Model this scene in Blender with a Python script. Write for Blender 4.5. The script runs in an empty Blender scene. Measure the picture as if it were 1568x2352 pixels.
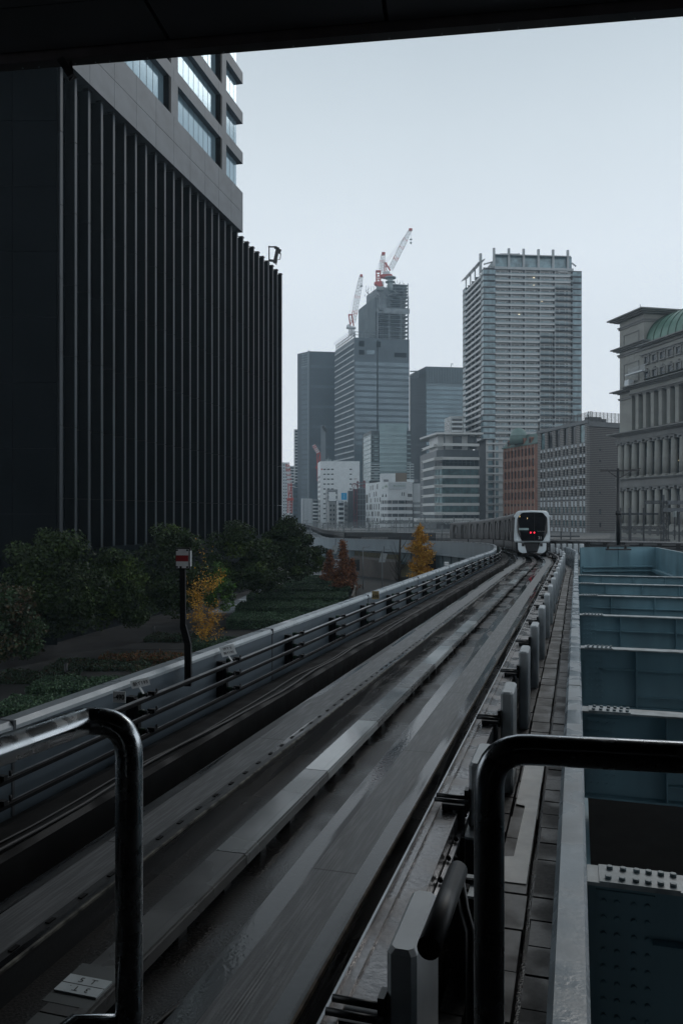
import bpy, math, random
import numpy as np
from mathutils import Vector, Matrix

DENOISE = True
# ------------------------------------------------------------------ camera, world, sun, exposure
C = bpy.context.scene.collection
scn = bpy.context.scene
F, CX, HY, EYE = 1829.0, 784.0, 1180.0, 10.0      # focal length and horizon measured on the photograph, eye 10 m above the street

cam_d = bpy.data.cameras.new('camera')
cam_d.sensor_fit = 'VERTICAL'; cam_d.sensor_height = 36.0; cam_d.lens = F / 2352 * 36
cam_d.shift_y = 4 / 2352
cam_d.clip_start = 0.05; cam_d.clip_end = 3000
cam = bpy.data.objects.new('camera', cam_d); C.objects.link(cam)
cam.location = (0, 0, EYE); cam.rotation_euler = (math.radians(90), 0, 0)
scn.camera = cam

w = bpy.data.worlds.new('World'); scn.world = w; w.use_nodes = True
nt = w.node_tree; nt.nodes.clear()
out = nt.nodes.new('ShaderNodeOutputWorld'); bg = nt.nodes.new('ShaderNodeBackground')
bg.inputs['Strength'].default_value = 0.1
sky = nt.nodes.new('ShaderNodeTexSky'); sky.sky_type = 'NISHITA'; sky.sun_disc = False
sky.sun_elevation = math.radians(38); sky.sun_rotation = math.radians(60)
tcn = nt.nodes.new('ShaderNodeTexCoord'); sx = nt.nodes.new('ShaderNodeSeparateXYZ')
ramp = nt.nodes.new('ShaderNodeValToRGB')
er = ramp.color_ramp.elements
er[0].position = 0.0; er[0].color = (0.64, 0.685, 0.735, 1)
er[1].position = 1.0; er[1].color = (0.19, 0.225, 0.25, 1)
for p, c in ((0.12, (0.665, 0.71, 0.755, 1)), (0.3, (0.63, 0.685, 0.735, 1)), (0.42, (0.525, 0.585, 0.63, 1)), (0.52, (0.42, 0.48, 0.525, 1)), (0.62, (0.31, 0.36, 0.395, 1))):
    e = ramp.color_ramp.elements.new(p); e.color = c
nz = nt.nodes.new('ShaderNodeTexNoise'); nz.inputs['Scale'].default_value = 1.9; nz.inputs['Detail'].default_value = 4
mr = nt.nodes.new('ShaderNodeMapRange'); mr.inputs['To Min'].default_value = 13.3; mr.inputs['To Max'].default_value = 16.0
mul = nt.nodes.new('ShaderNodeVectorMath'); mul.operation = 'SCALE'
mx = nt.nodes.new('ShaderNodeMixRGB'); mx.inputs['Fac'].default_value = 0.96
L = nt.links.new
L(tcn.outputs['Generated'], sx.inputs[0]); L(sx.outputs['Z'], ramp.inputs[0]); L(tcn.outputs['Generated'], nz.inputs['Vector'])
L(nz.outputs['Fac'], mr.inputs['Value']); L(ramp.outputs['Color'], mul.inputs[0]); L(mr.outputs[0], mul.inputs['Scale'])
L(sky.outputs['Color'], mx.inputs['Color1']); L(mul.outputs[0], mx.inputs['Color2'])
L(mx.outputs['Color'], bg.inputs['Color']); L(bg.outputs[0], out.inputs['Surface'])

sun_d = bpy.data.lights.new('sun', 'SUN'); sun_d.energy = 0.5; sun_d.angle = math.radians(25); sun_d.color = (1, 0.97, 0.93)
sun = bpy.data.objects.new('sun', sun_d); C.objects.link(sun)
sun.rotation_euler = (math.radians(52), 0, math.radians(150))   # high and veiled, from beyond the right of the view

scn.view_settings.view_transform = 'Standard'; scn.view_settings.look = 'None'
scn.view_settings.exposure = -0.10; scn.view_settings.gamma = 1
scn.cycles.max_bounces = 6; scn.cycles.diffuse_bounces = 3; scn.cycles.glossy_bounces = 3
scn.cycles.transmission_bounces = 4; scn.cycles.volume_bounces = 0
scn.cycles.use_denoising = DENOISE

# ------------------------------------------------------------------ helpers
rnd = random.Random(7)
def P(x, y, Y):
    return Vector(((x - CX) / F * Y, Y, EYE - (y - HY) / F * Y))
def G(x, y, z=0.0):
    Y = (EYE - z) * F / (y - HY)
    return Vector(((x - CX) / F * Y, Y, z))

class MB:
    def __init__(s): s.v = []; s.f = []; s.m = []; s.uv = []; s.mi = 0; s.smooth = False; s.sm = []
    def face(s, ids, uv=None):
        s.f.append(tuple(ids)); s.m.append(s.mi); s.uv.append(uv); s.sm.append(s.smooth)
    def add(s, pts): 
        n = len(s.v); s.v.extend([tuple(p) for p in pts]); return n
    def hexa(s, p):      # 4 bottom + 4 top points
        n = s.add(p)
        for q in ((3,2,1,0),(4,5,6,7),(0,1,5,4),(1,2,6,5),(2,3,7,6),(3,0,4,7)): s.face([n+i for i in q])
        return s
    def box(s, x0, x1, y0, y1, z0, z1):
        return s.hexa([(x0,y0,z0),(x1,y0,z0),(x1,y1,z0),(x0,y1,z0),(x0,y0,z1),(x1,y0,z1),(x1,y1,z1),(x0,y1,z1)])
    def bbox(s, x0, x1, y0, y1, z0, z1, b):     # box with bevelled top and vertical edges
        def ring(i, z): return [(x0+i+b,y0+i,z),(x1-i-b,y0+i,z),(x1-i,y0+i+b,z),(x1-i,y1-i-b,z),(x1-i-b,y1-i,z),(x0+i+b,y1-i,z),(x0+i,y1-i-b,z),(x0+i,y0+i+b,z)]
        n = s.add(ring(0,z0)+ring(0,z1-b)+ring(b*.8,z1))
        for r in range(2):
            for i in range(8): j=(i+1)%8; s.face([n+r*8+i,n+r*8+j,n+r*8+8+j,n+r*8+8+i])
        s.face([n+16+i for i in range(8)]); s.face([n+7-i for i in range(8)])
        return s
    def prism(s, poly, z0, z1):
        n = len(poly); b = s.add([(p[0],p[1],z0) for p in poly]+[(p[0],p[1],z1) for p in poly])
        s.face([b+i for i in range(n)][::-1]); s.face([b+n+i for i in range(n)])
        for i in range(n): j=(i+1)%n; s.face([b+i,b+j,b+n+j,b+n+i])
        return s
    def extr(s, pts, vec):     # planar polygon pushed along vec
        n=len(pts); vec=Vector(vec); b=s.add(list(pts)+[Vector(p)+vec for p in pts])
        s.face([b+i for i in range(n)]); s.face([b+n+i for i in range(n)][::-1])
        for i in range(n): j=(i+1)%n; s.face([b+j,b+i,b+n+i,b+n+j])
        return s
    def tube(s, pts, r, n=8, cap=True):
        pts=[Vector(p) for p in pts]; rr = r if isinstance(r,(list,tuple)) else [r]*len(pts)
        sm=s.smooth; s.smooth=True; rings=[]; up=None
        for i,p in enumerate(pts):
            d=(pts[min(i+1,len(pts)-1)]-pts[max(i-1,0)]).normalized()
            if up is None: up = Vector((0,0,1)) if abs(d.z)<.9 else Vector((1,0,0))
            a=d.cross(up)
            if a.length<1e-4: a=d.cross(Vector((0,1,0)))
            a.normalize(); b=a.cross(d).normalized(); up=b
            rings.append(s.add([p+(a*math.cos(2*math.pi*k/n)+b*math.sin(2*math.pi*k/n))*rr[i] for k in range(n)]))
        for i in range(len(rings)-1):
            for k in range(n):
                j=(k+1)%n; s.face([rings[i]+k,rings[i]+j,rings[i+1]+j,rings[i+1]+k])
        s.smooth=False
        if cap: s.face([rings[0]+k for k in range(n)][::-1]); s.face([rings[-1]+k for k in range(n)])
        s.smooth=sm; return s
    def bar(s, p0, p1, w, h=None):
        h = h or w; p0=Vector(p0); p1=Vector(p1); d=(p1-p0).normalized()
        up=Vector((0,0,1)) if abs(d.z)<.95 else Vector((0,1,0))
        a=d.cross(up).normalized()*w/2; b=a.cross(d).normalized()*h/2
        return s.hexa([p0-a-b,p0+a-b,p1+a-b,p1-a-b,p0-a+b,p0+a+b,p1+a+b,p1-a+b])
    def dome(s, c, rx, ry, rz, nu=16, nv=6):
        sm=s.smooth; s.smooth=True; rows=[]
        for j in range(nv+1):
            t=j/nv*math.pi/2
            rows.append(s.add([(c[0]+rx*math.cos(t)*math.cos(2*math.pi*i/nu),c[1]+ry*math.cos(t)*math.sin(2*math.pi*i/nu),c[2]+rz*math.sin(t)) for i in range(nu)]))
        for j in range(nv):
            for i in range(nu): k=(i+1)%nu; s.face([rows[j]+i,rows[j]+k,rows[j+1]+k,rows[j+1]+i])
        s.smooth=sm; return s
    def mesh(s, name, mats):
        me=bpy.data.meshes.new(name); me.from_pydata(s.v,[],s.f)
        for m in (mats if isinstance(mats,(list,tuple)) else [mats]): me.materials.append(m)
        me.polygons.foreach_set('material_index', s.m); me.polygons.foreach_set('use_smooth', s.sm)
        if any(u is not None for u in s.uv):
            ul=me.uv_layers.new(name='UVMap'); dat=[]
            for f,u in zip(s.f,s.uv):
                for k in range(len(f)): dat.extend(u[k] if u else (0,0))
            ul.data.foreach_set('uv', dat)
        me.update(); return me
    def build(s, name, mats, parent=None, world=True):
        o=bpy.data.objects.new(name, s.mesh(name,mats)); C.objects.link(o)
        if parent is not None:
            o.parent=parent
            if world and parent.type=='EMPTY': o.location=-Vector(parent.location)
        return o

def tag(o, label=None, cat=None, group=None, kind=None):
    if label: o['label']=label
    if cat: o['category']=cat
    if group: o['group']=group
    if kind: o['kind']=kind
    return o
def thing(name, label, cat, loc=(0,0,0), rot=0, group=None):
    o=bpy.data.objects.new(name,None); C.objects.link(o); o.empty_display_size=.3
    o.location=loc; o.rotation_euler=(0,0,rot); return tag(o,label,cat,group)
def solid(name, mb, m, label, cat, group=None):
    return tag(mb.build(name,m),label,cat,group)
def struct(name, mb, m): return tag(mb.build(name,m),kind='structure')
class Kind:      # one kind of repeated thing: meshes in local coordinates, placed many times
    def __init__(s, name, cat, parts): s.name=name; s.cat=cat; s.parts=[(n,mb.mesh(n,m),pi) for n,mb,m,pi in parts]
    def place(s, loc, rot, label, group=None, scale=1):
        r=thing(s.name,label,s.cat,loc,rot,group); r.scale=(scale,)*3; os=[]
        for n,me,pi in s.parts:
            o=bpy.data.objects.new(n,me); C.objects.link(o); o.parent = r if pi is None else os[pi]; os.append(o)
        return r
def copies(k, parent, name, mesh, locs, cap=100):
    pass

# ------------------------------------------------------------------ materials
def mat(name, col, rough=.6, metal=0.0, amt=.15, ns=3.0, bump=0.0, bs=None, spec=.5, rough2=None, rs=None, stretch=None, uv=False, col2=None, emit=None, det=4):
    m=bpy.data.materials.new(name); m.use_nodes=True; t=m.node_tree; b=t.nodes['Principled BSDF']; l=t.links.new
    b.inputs['Roughness'].default_value=rough; b.inputs['Metallic'].default_value=metal; b.inputs['Specular IOR Level'].default_value=spec
    if uv: tc=t.nodes.new('ShaderNodeTexCoord'); src=tc.outputs['UV']
    else: tc=t.nodes.new('ShaderNodeNewGeometry'); src=tc.outputs['Position']
    mp=t.nodes.new('ShaderNodeMapping'); l(src,mp.inputs['Vector'])
    if stretch: mp.inputs['Scale'].default_value=stretch
    n=t.nodes.new('ShaderNodeTexNoise'); n.inputs['Scale'].default_value=ns; n.inputs['Detail'].default_value=det; l(mp.outputs[0],n.inputs['Vector'])
    r=t.nodes.new('ShaderNodeValToRGB'); e=r.color_ramp.elements
    c2=col2 or tuple(c*(1+amt) for c in col); c1=col if col2 else tuple(c*(1-amt) for c in col)
    e[0].position=.32; e[0].color=(*c1,1); e[1].position=.68; e[1].color=(*c2,1)
    l(n.outputs['Fac'],r.inputs[0]); l(r.outputs[0],b.inputs['Base Color'])
    if rough2 is not None:
        n2=t.nodes.new('ShaderNodeTexNoise'); n2.inputs['Scale'].default_value=rs or ns*.5; n2.inputs['Detail'].default_value=3; l(mp.outputs[0],n2.inputs['Vector'])
        q=t.nodes.new('ShaderNodeMapRange'); q.inputs['From Min'].default_value=.42; q.inputs['From Max'].default_value=.58
        q.inputs['To Min'].default_value=rough2; q.inputs['To Max'].default_value=rough; l(n2.outputs['Fac'],q.inputs['Value']); l(q.outputs[0],b.inputs['Roughness'])
    if bump:
        n3=t.nodes.new('ShaderNodeTexNoise'); n3.inputs['Scale'].default_value=bs or ns*4; n3.inputs['Detail'].default_value=3; l(mp.outputs[0],n3.inputs['Vector'])
        bb=t.nodes.new('ShaderNodeBump'); bb.inputs['Strength'].default_value=bump; bb.inputs['Distance'].default_value=.02
        l(n3.outputs['Fac'],bb.inputs['Height']); l(bb.outputs[0],b.inputs['Normal'])
    if emit:
        b.inputs['Emission Color'].default_value=(*emit[:3],1); b.inputs['Emission Strength'].default_value=emit[3]
    return m
def stripes(name, ca, cb, pitch, axis='Z', duty=.5, rough=.6, vec=None, spec=.5):
    """flat cladding of two colours in regular bands (a pattern the surface itself has)"""
    m=mat(name,ca,rough,spec=spec); t=m.node_tree; b=t.nodes['Principled BSDF']; l=t.links.new
    g=t.nodes.new('ShaderNodeNewGeometry')
    d=t.nodes.new('ShaderNodeVectorMath'); d.operation='DOT_PRODUCT'; l(g.outputs['Position'],d.inputs[0])
    d.inputs[1].default_value = vec or {'X':(1,0,0),'Y':(0,1,0),'Z':(0,0,1)}[axis]
    a=t.nodes.new('ShaderNodeMath'); a.operation='DIVIDE'; a.inputs[1].default_value=pitch; l(d.outputs['Value'],a.inputs[0])
    f=t.nodes.new('ShaderNodeMath'); f.operation='FRACT'; l(a.outputs[0],f.inputs[0])
    c=t.nodes.new('ShaderNodeMath'); c.operation='LESS_THAN'; c.inputs[1].default_value=duty; l(f.outputs[0],c.inputs[0])
    mx=t.nodes.new('ShaderNodeMixRGB'); l(c.outputs[0],mx.inputs[0])
    old=b.inputs['Base Color'].links[0].from_socket
    l(old,mx.inputs[2]); mx.inputs[1].default_value=(*cb,1); l(mx.outputs[0],b.inputs['Base Color'])
    return m

M={}
M['roof']=mat('roof_soffit_metal',(.016,.016,.018),.7,0,.2,2,spec=.2)
M['black']=mat('black_painted_steel',(.012,.013,.015),.4,0,.3,6)
M['rubber']=mat('black_rubber',(.015,.015,.016),.6,0,.3,10)
M['tube']=mat('stainless_tube',(.42,.44,.46),.2,1.0,.12,9,rough2=.34,rs=14)
M['fin']=mat('sky_lit_fin_edge',(.024,.032,.040),.5,.1,.4,.3,stretch=(1,1,.25))  # black fin metal made paler: open-sky light put into the edge colour
M['fin_side']=mat('shaded_flank',(.004,.005,.006),.7,0,.3,.4,spec=.12)  # darker copy of the fin metal: shade on the flanks is painted in
M['tower_glass']=mat('dark_curtain_glass',(.005,.008,.011),.3,0,.3,.2,spec=.15)
M['granite']=mat('grey_granite_cladding',(.115,.13,.145),.55,0,.14,.5,stretch=(1,1,1.6))
M['black_wall']=mat('black_wall_panel',(.003,.004,.005),.8,0,.3,.3,spec=.04)
M['blueglass']=mat('pale_window_glass',(.30,.43,.50),.10,.5,.08,.1,spec=.8)
M['parapet']=mat('grey_painted_parapet_steel',(.130,.165,.195),.5,0,.14,.6,rough2=.32,rs=1.2,stretch=(1,1,.3),bump=.04,bs=3)
M['coping']=mat('pale_wet_coping',(.27,.30,.325),.45,0,.10,1.5,rough2=.2,rs=1.4)
M['bevel']=mat('pale_coping_edge',(.48,.53,.56),.4,0,.08,2,rough2=.25,rs=3)
M['coping_r']=mat('blue_grey_wet_coping',(.27,.32,.355),.42,0,.2,2.5,rough2=.1,rs=2.2,bump=.08,bs=30)
M['conc_dark']=mat('dark_wet_concrete',(.011,.0105,.011),.8,0,.4,2.5,rough2=.55,rs=1.5,spec=.15)
M['conc']=mat('grey_concrete',(.17,.165,.16),.75,0,.25,1.2,bump=.1)
M['steel']=mat('worn_steel_rail',(.34,.34,.35),.3,.85,.25,8,rough2=.5,rs=6)
M['steel_dark']=mat('dark_steel_rail',(.008,.008,.009),.7,0,.4,7,spec=.12)
M['green']=mat('green_insulator',(.012,.05,.03),.3,0,.3,9)
M['postgrey']=mat('grey_post_paint',(.55,.58,.60),.4,0,.08,6,rough2=.28)
M['tube_l']=mat('lit_stainless_tube',(.60,.63,.65),.2,1.0,.12,14,rough2=.32,rs=25)  # same stainless made paler: brighter reflection on the left rail put into colour
M['wellblue']=mat('blue_steel_paint',(.165,.285,.335),.5,0,.25,1.2,rough2=.35,stretch=(1,1,.2))
M['wellpale']=mat('worn_pale_flange',(.33,.37,.38),.5,0,.4,5,rough2=.3)
M['paver']=mat('speckled_wet_paver',(.018,.016,.016),.65,0,.5,28,rough2=.42,rs=2,col2=(.075,.07,.068),det=3)
M['cover']=mat('pale_trough_cover',(.095,.088,.084),.65,0,.22,12,rough2=.42,rs=2,col2=(.15,.142,.135))
M['plate']=mat('tan_steel_plate',(.90,.88,.84),.5,.0,.14,5,rough2=.4)
M['sign']=mat('white_sign_plate',(.85,.87,.88),.4,0,.1,8)
M['gold']=mat('faded_label',(.5,.5,.5),.5)
M['signtan']=mat('tan_sign_plate',(.42,.33,.17),.5,0,.1,8)
M['red']=mat('red_paint',(.36,.02,.025),.4,0,.15,5)
M['ink']=mat('black_lettering',(.01,.01,.012),.5)
M['trainwhite']=mat('white_train_paint',(.62,.68,.71),.28,0,.04,2)
M['trainsteel']=mat('brushed_train_steel',(.050,.049,.049),.55,0,.12,3,stretch=(1,1,8),spec=.3)
M['sidewin']=mat('dark_side_window',(.012,.013,.015),.4,0,.2,2,spec=.15)
M['trainblack']=mat('black_train_glass',(.006,.007,.009),.12,0,.2,2,spec=.35)
M['traingrey']=mat('pale_train_roof_edge',(.16,.165,.17),.5,.1,.1,3)
M['traindoor']=mat('grey_train_door',(.17,.17,.18),.4,.4,.15,3)
M['lamp_red']=mat('red_tail_lamp',(.6,.02,.03),.3,emit=(1,.02,.05,3))
M['lamp_warm']=mat('warm_lamp',(.8,.6,.3),.3,emit=(1,.7,.3,1.2))
M['lamp_lit']=mat('warm_room_lamp',(.8,.7,.5),.4,emit=(1,.82,.55,1.6))
M['dest']=mat('destination_screen',(.25,.33,.33),.25)
M['bark']=mat('dark_bark',(.03,.025,.02),.9,0,.4,8,bump=.5)
M['soil']=mat('dark_soil',(.010,.009,.008),.9,0,.4,3)
M['white_b']=mat('white_tiled_wall',(.66,.69,.70),.55,0,.06,.4)
M['glass_b']=mat('blue_grey_glass',(.16,.235,.26),.12,.15,.5,.4,spec=.9)
M['glass_d']=mat('dark_window_glass',(.025,.035,.042),.15,0,.5,.8,spec=.6)
M['glass_g']=mat('green_tinted_glass',(.11,.18,.19),.15,.2,.4,.6,spec=.7)
def lin(r,g,b):
    f=lambda c:(c/255/12.92) if c<=10 else ((c/255+.055)/1.055)**2.4
    return (f(r),f(g),f(b))

# wet running slab: grooves along the track, puddles, joints (uv = metres across, metres along)
def slab_mat(name, base, centre, dryr, wetr, wetlev=.5):
    m=mat(name,base,dryr,0,.25,3.0,uv=True,stretch=(3,.5,1),spec=.38); t=m.node_tree; b=t.nodes['Principled BSDF']; l=t.links.new
    tc=t.nodes.new('ShaderNodeTexCoord'); sp=t.nodes.new('ShaderNodeSeparateXYZ'); l(tc.outputs['UV'],sp.inputs[0])
    def mth(op,a,bv=None,c=None):
        n=t.nodes.new('ShaderNodeMath'); n.operation=op
        for i,x in enumerate((a,bv,c)):
            if x is None: continue
            if isinstance(x,(int,float)): n.inputs[i].default_value=x
            else: l(x,n.inputs[i])
        return n.outputs[0]
    d=mth('ABSOLUTE',mth('SUBTRACT',sp.outputs['X'],centre))
    ing=mth('LESS_THAN',d,.16)
    wv=mth('SINE',mth('MULTIPLY',sp.outputs['X'],2*math.pi/.021))
    mp=t.nodes.new('ShaderNodeMapping'); mp.inputs['Scale'].default_value=(3.5,.22,1); l(tc.outputs['UV'],mp.inputs[0])
    n=t.nodes.new('ShaderNodeTexNoise'); n.inputs['Scale'].default_value=1.6; n.inputs['Detail'].default_value=2; l(mp.outputs[0],n.inputs[0])
    wet=t.nodes.new('ShaderNodeMapRange'); wet.inputs['From Min'].default_value=wetlev-.07; wet.inputs['From Max'].default_value=wetlev+.07; l(n.outputs['Fac'],wet.inputs[0])
    mp2=t.nodes.new('ShaderNodeMapping'); mp2.inputs['Scale'].default_value=(42,2.2,1); l(tc.outputs['UV'],mp2.inputs[0])
    n2=t.nodes.new('ShaderNodeTexNoise'); n2.inputs['Scale'].default_value=1; n2.inputs['Detail'].default_value=2; l(mp2.outputs[0],n2.inputs[0])
    streak=t.nodes.new('ShaderNodeMapRange'); streak.inputs['From Min'].default_value=.46; streak.inputs['From Max'].default_value=.62; l(n2.outputs['Fac'],streak.inputs[0])
    # joints across the slab and a cut line along it
    fr=mth('FRACT',mth('DIVIDE',sp.outputs['Y'],3.1)); j1=mth('LESS_THAN',fr,.006)
    j2=mth('LESS_THAN',mth('ABSOLUTE',mth('SUBTRACT',d,.17)),.005); jn=mth('MAXIMUM',j1,j2)
    wearf=mth('MULTIPLY',ing,mth('ADD',mth('MULTIPLY',streak.outputs[0],.45),.42))
    old=b.inputs['Base Color'].links[0].from_socket
    a=t.nodes.new('ShaderNodeMixRGB'); l(wearf,a.inputs[0]); l(old,a.inputs[1]); a.inputs[2].default_value=(.165,.17,.175,1)
    a2=t.nodes.new('ShaderNodeMixRGB'); l(mth('MULTIPLY',mth('SUBTRACT',1.0,ing),mth('ADD',mth('MULTIPLY',wet.outputs[0],.35),.60)),a2.inputs[0]); l(a.outputs[0],a2.inputs[1]); a2.inputs[2].default_value=tuple(c*.22 for c in base)+(1,)
    a3=t.nodes.new('ShaderNodeMixRGB'); l(jn,a3.inputs[0]); l(a2.outputs[0],a3.inputs[1]); a3.inputs[2].default_value=(.01,.01,.01,1)
    l(a3.outputs[0],b.inputs['Base Color'])
    rr=t.nodes.new('ShaderNodeMapRange'); rr.inputs['To Min'].default_value=dryr; rr.inputs['To Max'].default_value=wetr; l(mth('MULTIPLY',wet.outputs[0],mth('SUBTRACT',1.0,mth('MULTIPLY',ing,.95))),rr.inputs[0]); l(rr.outputs[0],b.inputs['Roughness'])
    h=mth('MULTIPLY',mth('MULTIPLY',wv,ing),mth('SUBTRACT',1.0,mth('MULTIPLY',wet.outputs[0],.8)))
    n4=t.nodes.new('ShaderNodeTexNoise'); n4.inputs['Scale'].default_value=30; n4.inputs['Detail'].default_value=3; l(tc.outputs['UV'],n4.inputs[0])
    hh=mth('ADD',mth('MULTIPLY',h,.35),mth('MULTIPLY',n4.outputs['Fac'],.5))
    bb=t.nodes.new('ShaderNodeBump'); bb.inputs['Strength'].default_value=.35; bb.inputs['Distance'].default_value=.006; l(hh,bb.inputs['Height']); l(bb.outputs[0],b.inputs['Normal'])
    return m
M['slab_l']=slab_mat('grooved_concrete_slab_outer',(.036,.037,.039),-.85,.5,.08,.52)
M['slab_r']=slab_mat('grooved_concrete_slab_inner',(.030,.0315,.034),.85,.46,.04,.44)
M['gravel']=mat('wet_speckled_asphalt',(.004,.004,.004),.42,0,.8,55,uv=True,rough2=.12,rs=.8,bump=.15,bs=60,col2=(.04,.038,.037),det=2,spec=.25)
M['cov1']=mat('wet_pale_guide_cover',(.42,.44,.44),.2,.1,.12,1.2,uv=True,rough2=.08,rs=.6)
M['cov2']=mat('damp_grey_guide_cover',(.13,.137,.137),.28,.1,.16,1.2,uv=True,rough2=.12,rs=.6)
M['cov3']=mat('dry_dull_guide_cover',(.075,.075,.074),.35,0,.2,3,uv=True,rough2=.22)

# ------------------------------------------------------------------ the line of the guideway
DX,DY=.2829,.9591            # heading of the straight
ctrl=[(-2.617+.295*y,y) for y in (-14,-6,2,10,18,26,34,42,49)]+[(13.35,56),(15.15,66),(16.5,78),(17.15,90),(17.0,101),(15.4,112),(12.0,123),(7.0,133),(1.2,143),(-3.0,154),(-6.2,172),(-9.0,205),(-13,250),(-21,320),(-38,440)]
def catmull(pts, n=14):
    o=[]
    for i in range(len(pts)-1):
        p0=np.array(pts[max(i-1,0)]);p1=np.array(pts[i]);p2=np.array(pts[i+1]);p3=np.array(pts[min(i+2,len(pts)-1)])
        for k in range(n):
            t=k/n; o.append(.5*((2*p1)+(-p0+p2)*t+(2*p0-5*p1+4*p2-p3)*t*t+(-p0+3*p1-3*p2+p3)*t**3))
    o.append(np.array(pts[-1])); return np.array(o)
PL=catmull(ctrl); SS=np.concatenate([[0],np.cumsum(np.linalg.norm(np.diff(PL,axis=0),axis=1))])
i0=np.interp(0,PL[:20*14,1][:9*14],SS[:9*14]); SS=SS-i0
TD=np.gradient(PL,axis=0); TD/=np.linalg.norm(TD,axis=1)[:,None]
hs=[-20,0,54,62,85,108,120,150,220,600]; hh_=[2.35,2.51,2.985,3.10,3.66,4.34,4.6,5.05,5.15,5.2]
SMX=float(SS[-1])
def CL(s): return float(np.interp(s,SS,PL[:,0])),float(np.interp(s,SS,PL[:,1]))
def TAN(s):
    x,y=float(np.interp(s,SS,TD[:,0])),float(np.interp(s,SS,TD[:,1])); q=math.hypot(x,y); return x/q,y/q
def HH(s): return sum(np.interp(s+k,hs,hh_) for k in (-6,-3,0,3,6))/5 if s>40 else float(np.interp(s,hs,hh_))
def T(s,u,z):
    x,y=CL(s); tx,ty=TAN(s); return Vector((x+ty*u,y-tx*u,EYE-HH(s)+z))
def ANG(s): tx,ty=TAN(s); return math.atan2(-tx,ty)
def S4Y(Y): return float(np.interp(Y,[-10,49],[CLs for CLs in (np.interp(-10,PL[:9*14,1],SS[:9*14]),np.interp(49,PL[:9*14,1],SS[:9*14]))]))
def sweep(mb, prof, s0, s1, step=1.5, caps=True):
    n=max(1,int(math.ceil((s1-s0)/step))); N=len(prof); rings=[]
    for i in range(n+1):
        s=s0+(s1-s0)*i/n; rings.append((s,mb.add([T(s,u,z) for u,z in prof])))
    per=[0]
    for k in range(N): a=prof[k];b=prof[(k+1)%N]; per.append(per[-1]+math.hypot(a[0]-b[0],a[1]-b[1]))
    for i in range(n):
        (sa,a),(sb,b)=rings[i],rings[i+1]
        for k in range(N):
            j=(k+1)%N; hz=abs(prof[k][1]-prof[j][1])<abs(prof[k][0]-prof[j][0])
            ua,ub=(prof[k][0],prof[j][0]) if hz else (per[k],per[k+1])
            mb.face([a+k,b+k,b+j,a+j],[(ua,sa),(ua,sb),(ub,sb),(ub,sa)])
    if caps: mb.face([rings[0][1]+k for k in range(N)]); mb.face([rings[-1][1]+k for k in range(N)][::-1])
    return mb
def rect(u0,u1,z0,z1): return [(u0,z0),(u0,z1),(u1,z1),(u1,z0)]

def text_mesh(s, shear=0.0, bold=0.0):
    cu=bpy.data.curves.new('lettering','FONT'); cu.body=s; cu.align_x='CENTER'; cu.align_y='CENTER'; cu.shear=shear; cu.offset=bold; cu.resolution_u=3
    o=bpy.data.objects.new('lettering',cu); C.objects.link(o)
    dg=bpy.context.evaluated_depsgraph_get(); me=bpy.data.meshes.new_from_object(o.evaluated_get(dg))
    bpy.data.objects.remove(o); return me
def lettering(s, parent, org, xd, yd, size, m, width=None, shear=0.0, bold=0.0, world=True, name='lettering'):
    """flat letters laid on a sign: org is their middle, xd reads along the line, yd points up the letters"""
    me=text_mesh(s,shear,bold); n=len(me.vertices); co=np.empty(n*3); me.vertices.foreach_get('co',co); co=co.reshape(-1,3)
    if n==0: return None
    h=co[:,1].max()-co[:,1].min(); wd=co[:,0].max()-co[:,0].min(); cx=(co[:,0].max()+co[:,0].min())/2; cy=(co[:,1].max()+co[:,1].min())/2
    sy=size/h; sx=(width/wd) if width else sy
    xd=Vector(xd).normalized(); yd=Vector(yd).normalized(); org=Vector(org)
    A=np.outer((co[:,0]-cx)*sx,xd)+np.outer((co[:,1]-cy)*sy,yd)+np.array(org)
    me.vertices.foreach_set('co',A.ravel()); me.materials.clear(); me.materials.append(m); me.update()
    o=bpy.data.objects.new(name,me); C.objects.link(o); o.parent=parent
    if world and parent is not None and parent.type=='EMPTY': o.location=-Vector(parent.location)
    return o
# ------------------------------------------------------------------ ground and streets
struct('ground', MB().box(-680,680,-40,930,-.5,0), mat('wet_street_asphalt',(.05,.05,.052),.5,0,.3,.15,rough2=.25,rs=.1))
pl=MB().hexa([(-60,20,0.004),(-2,20,0.004),(14,128,.004),(-60,128,.004),(-60,20,.012),(-2,20,.012),(14,128,.012),(-60,128,.012)])
plaza_m=mat('wet_plaza_paving',(.017,.016,.016),.6,0,.3,.5,rough2=.4,rs=.2,spec=.3)
struct('plaza_paving', pl, plaza_m)
struct('painted_sheen_path',MB().hexa([(-13.5,80,.013),(-4,80,.013),(1,112,.013),(-10,112,.013),(-13.5,80,.022),(-4,80,.022),(1,112,.022),(-10,112,.022)]),mat('painted_sky_sheen',(.50,.54,.57),.3,0,.15,.6,rough2=.15))  # pale colour paints the sky's sheen on the wet paving
sb=MB()
sb.prism([(-30,30),(-3,30),(1.5,58),(-18,58),(-24,44)],.016,.10)
sb.prism([(-17,58.2),(2,58.2),(5.5,70),(-11.5,70)],.016,.09)
sb.prism([(-7,70.4),(6,70.4),(12.5,124),(1.5,124)],.024,.09)
struct('planting_bed', sb, M['soil'])

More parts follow.
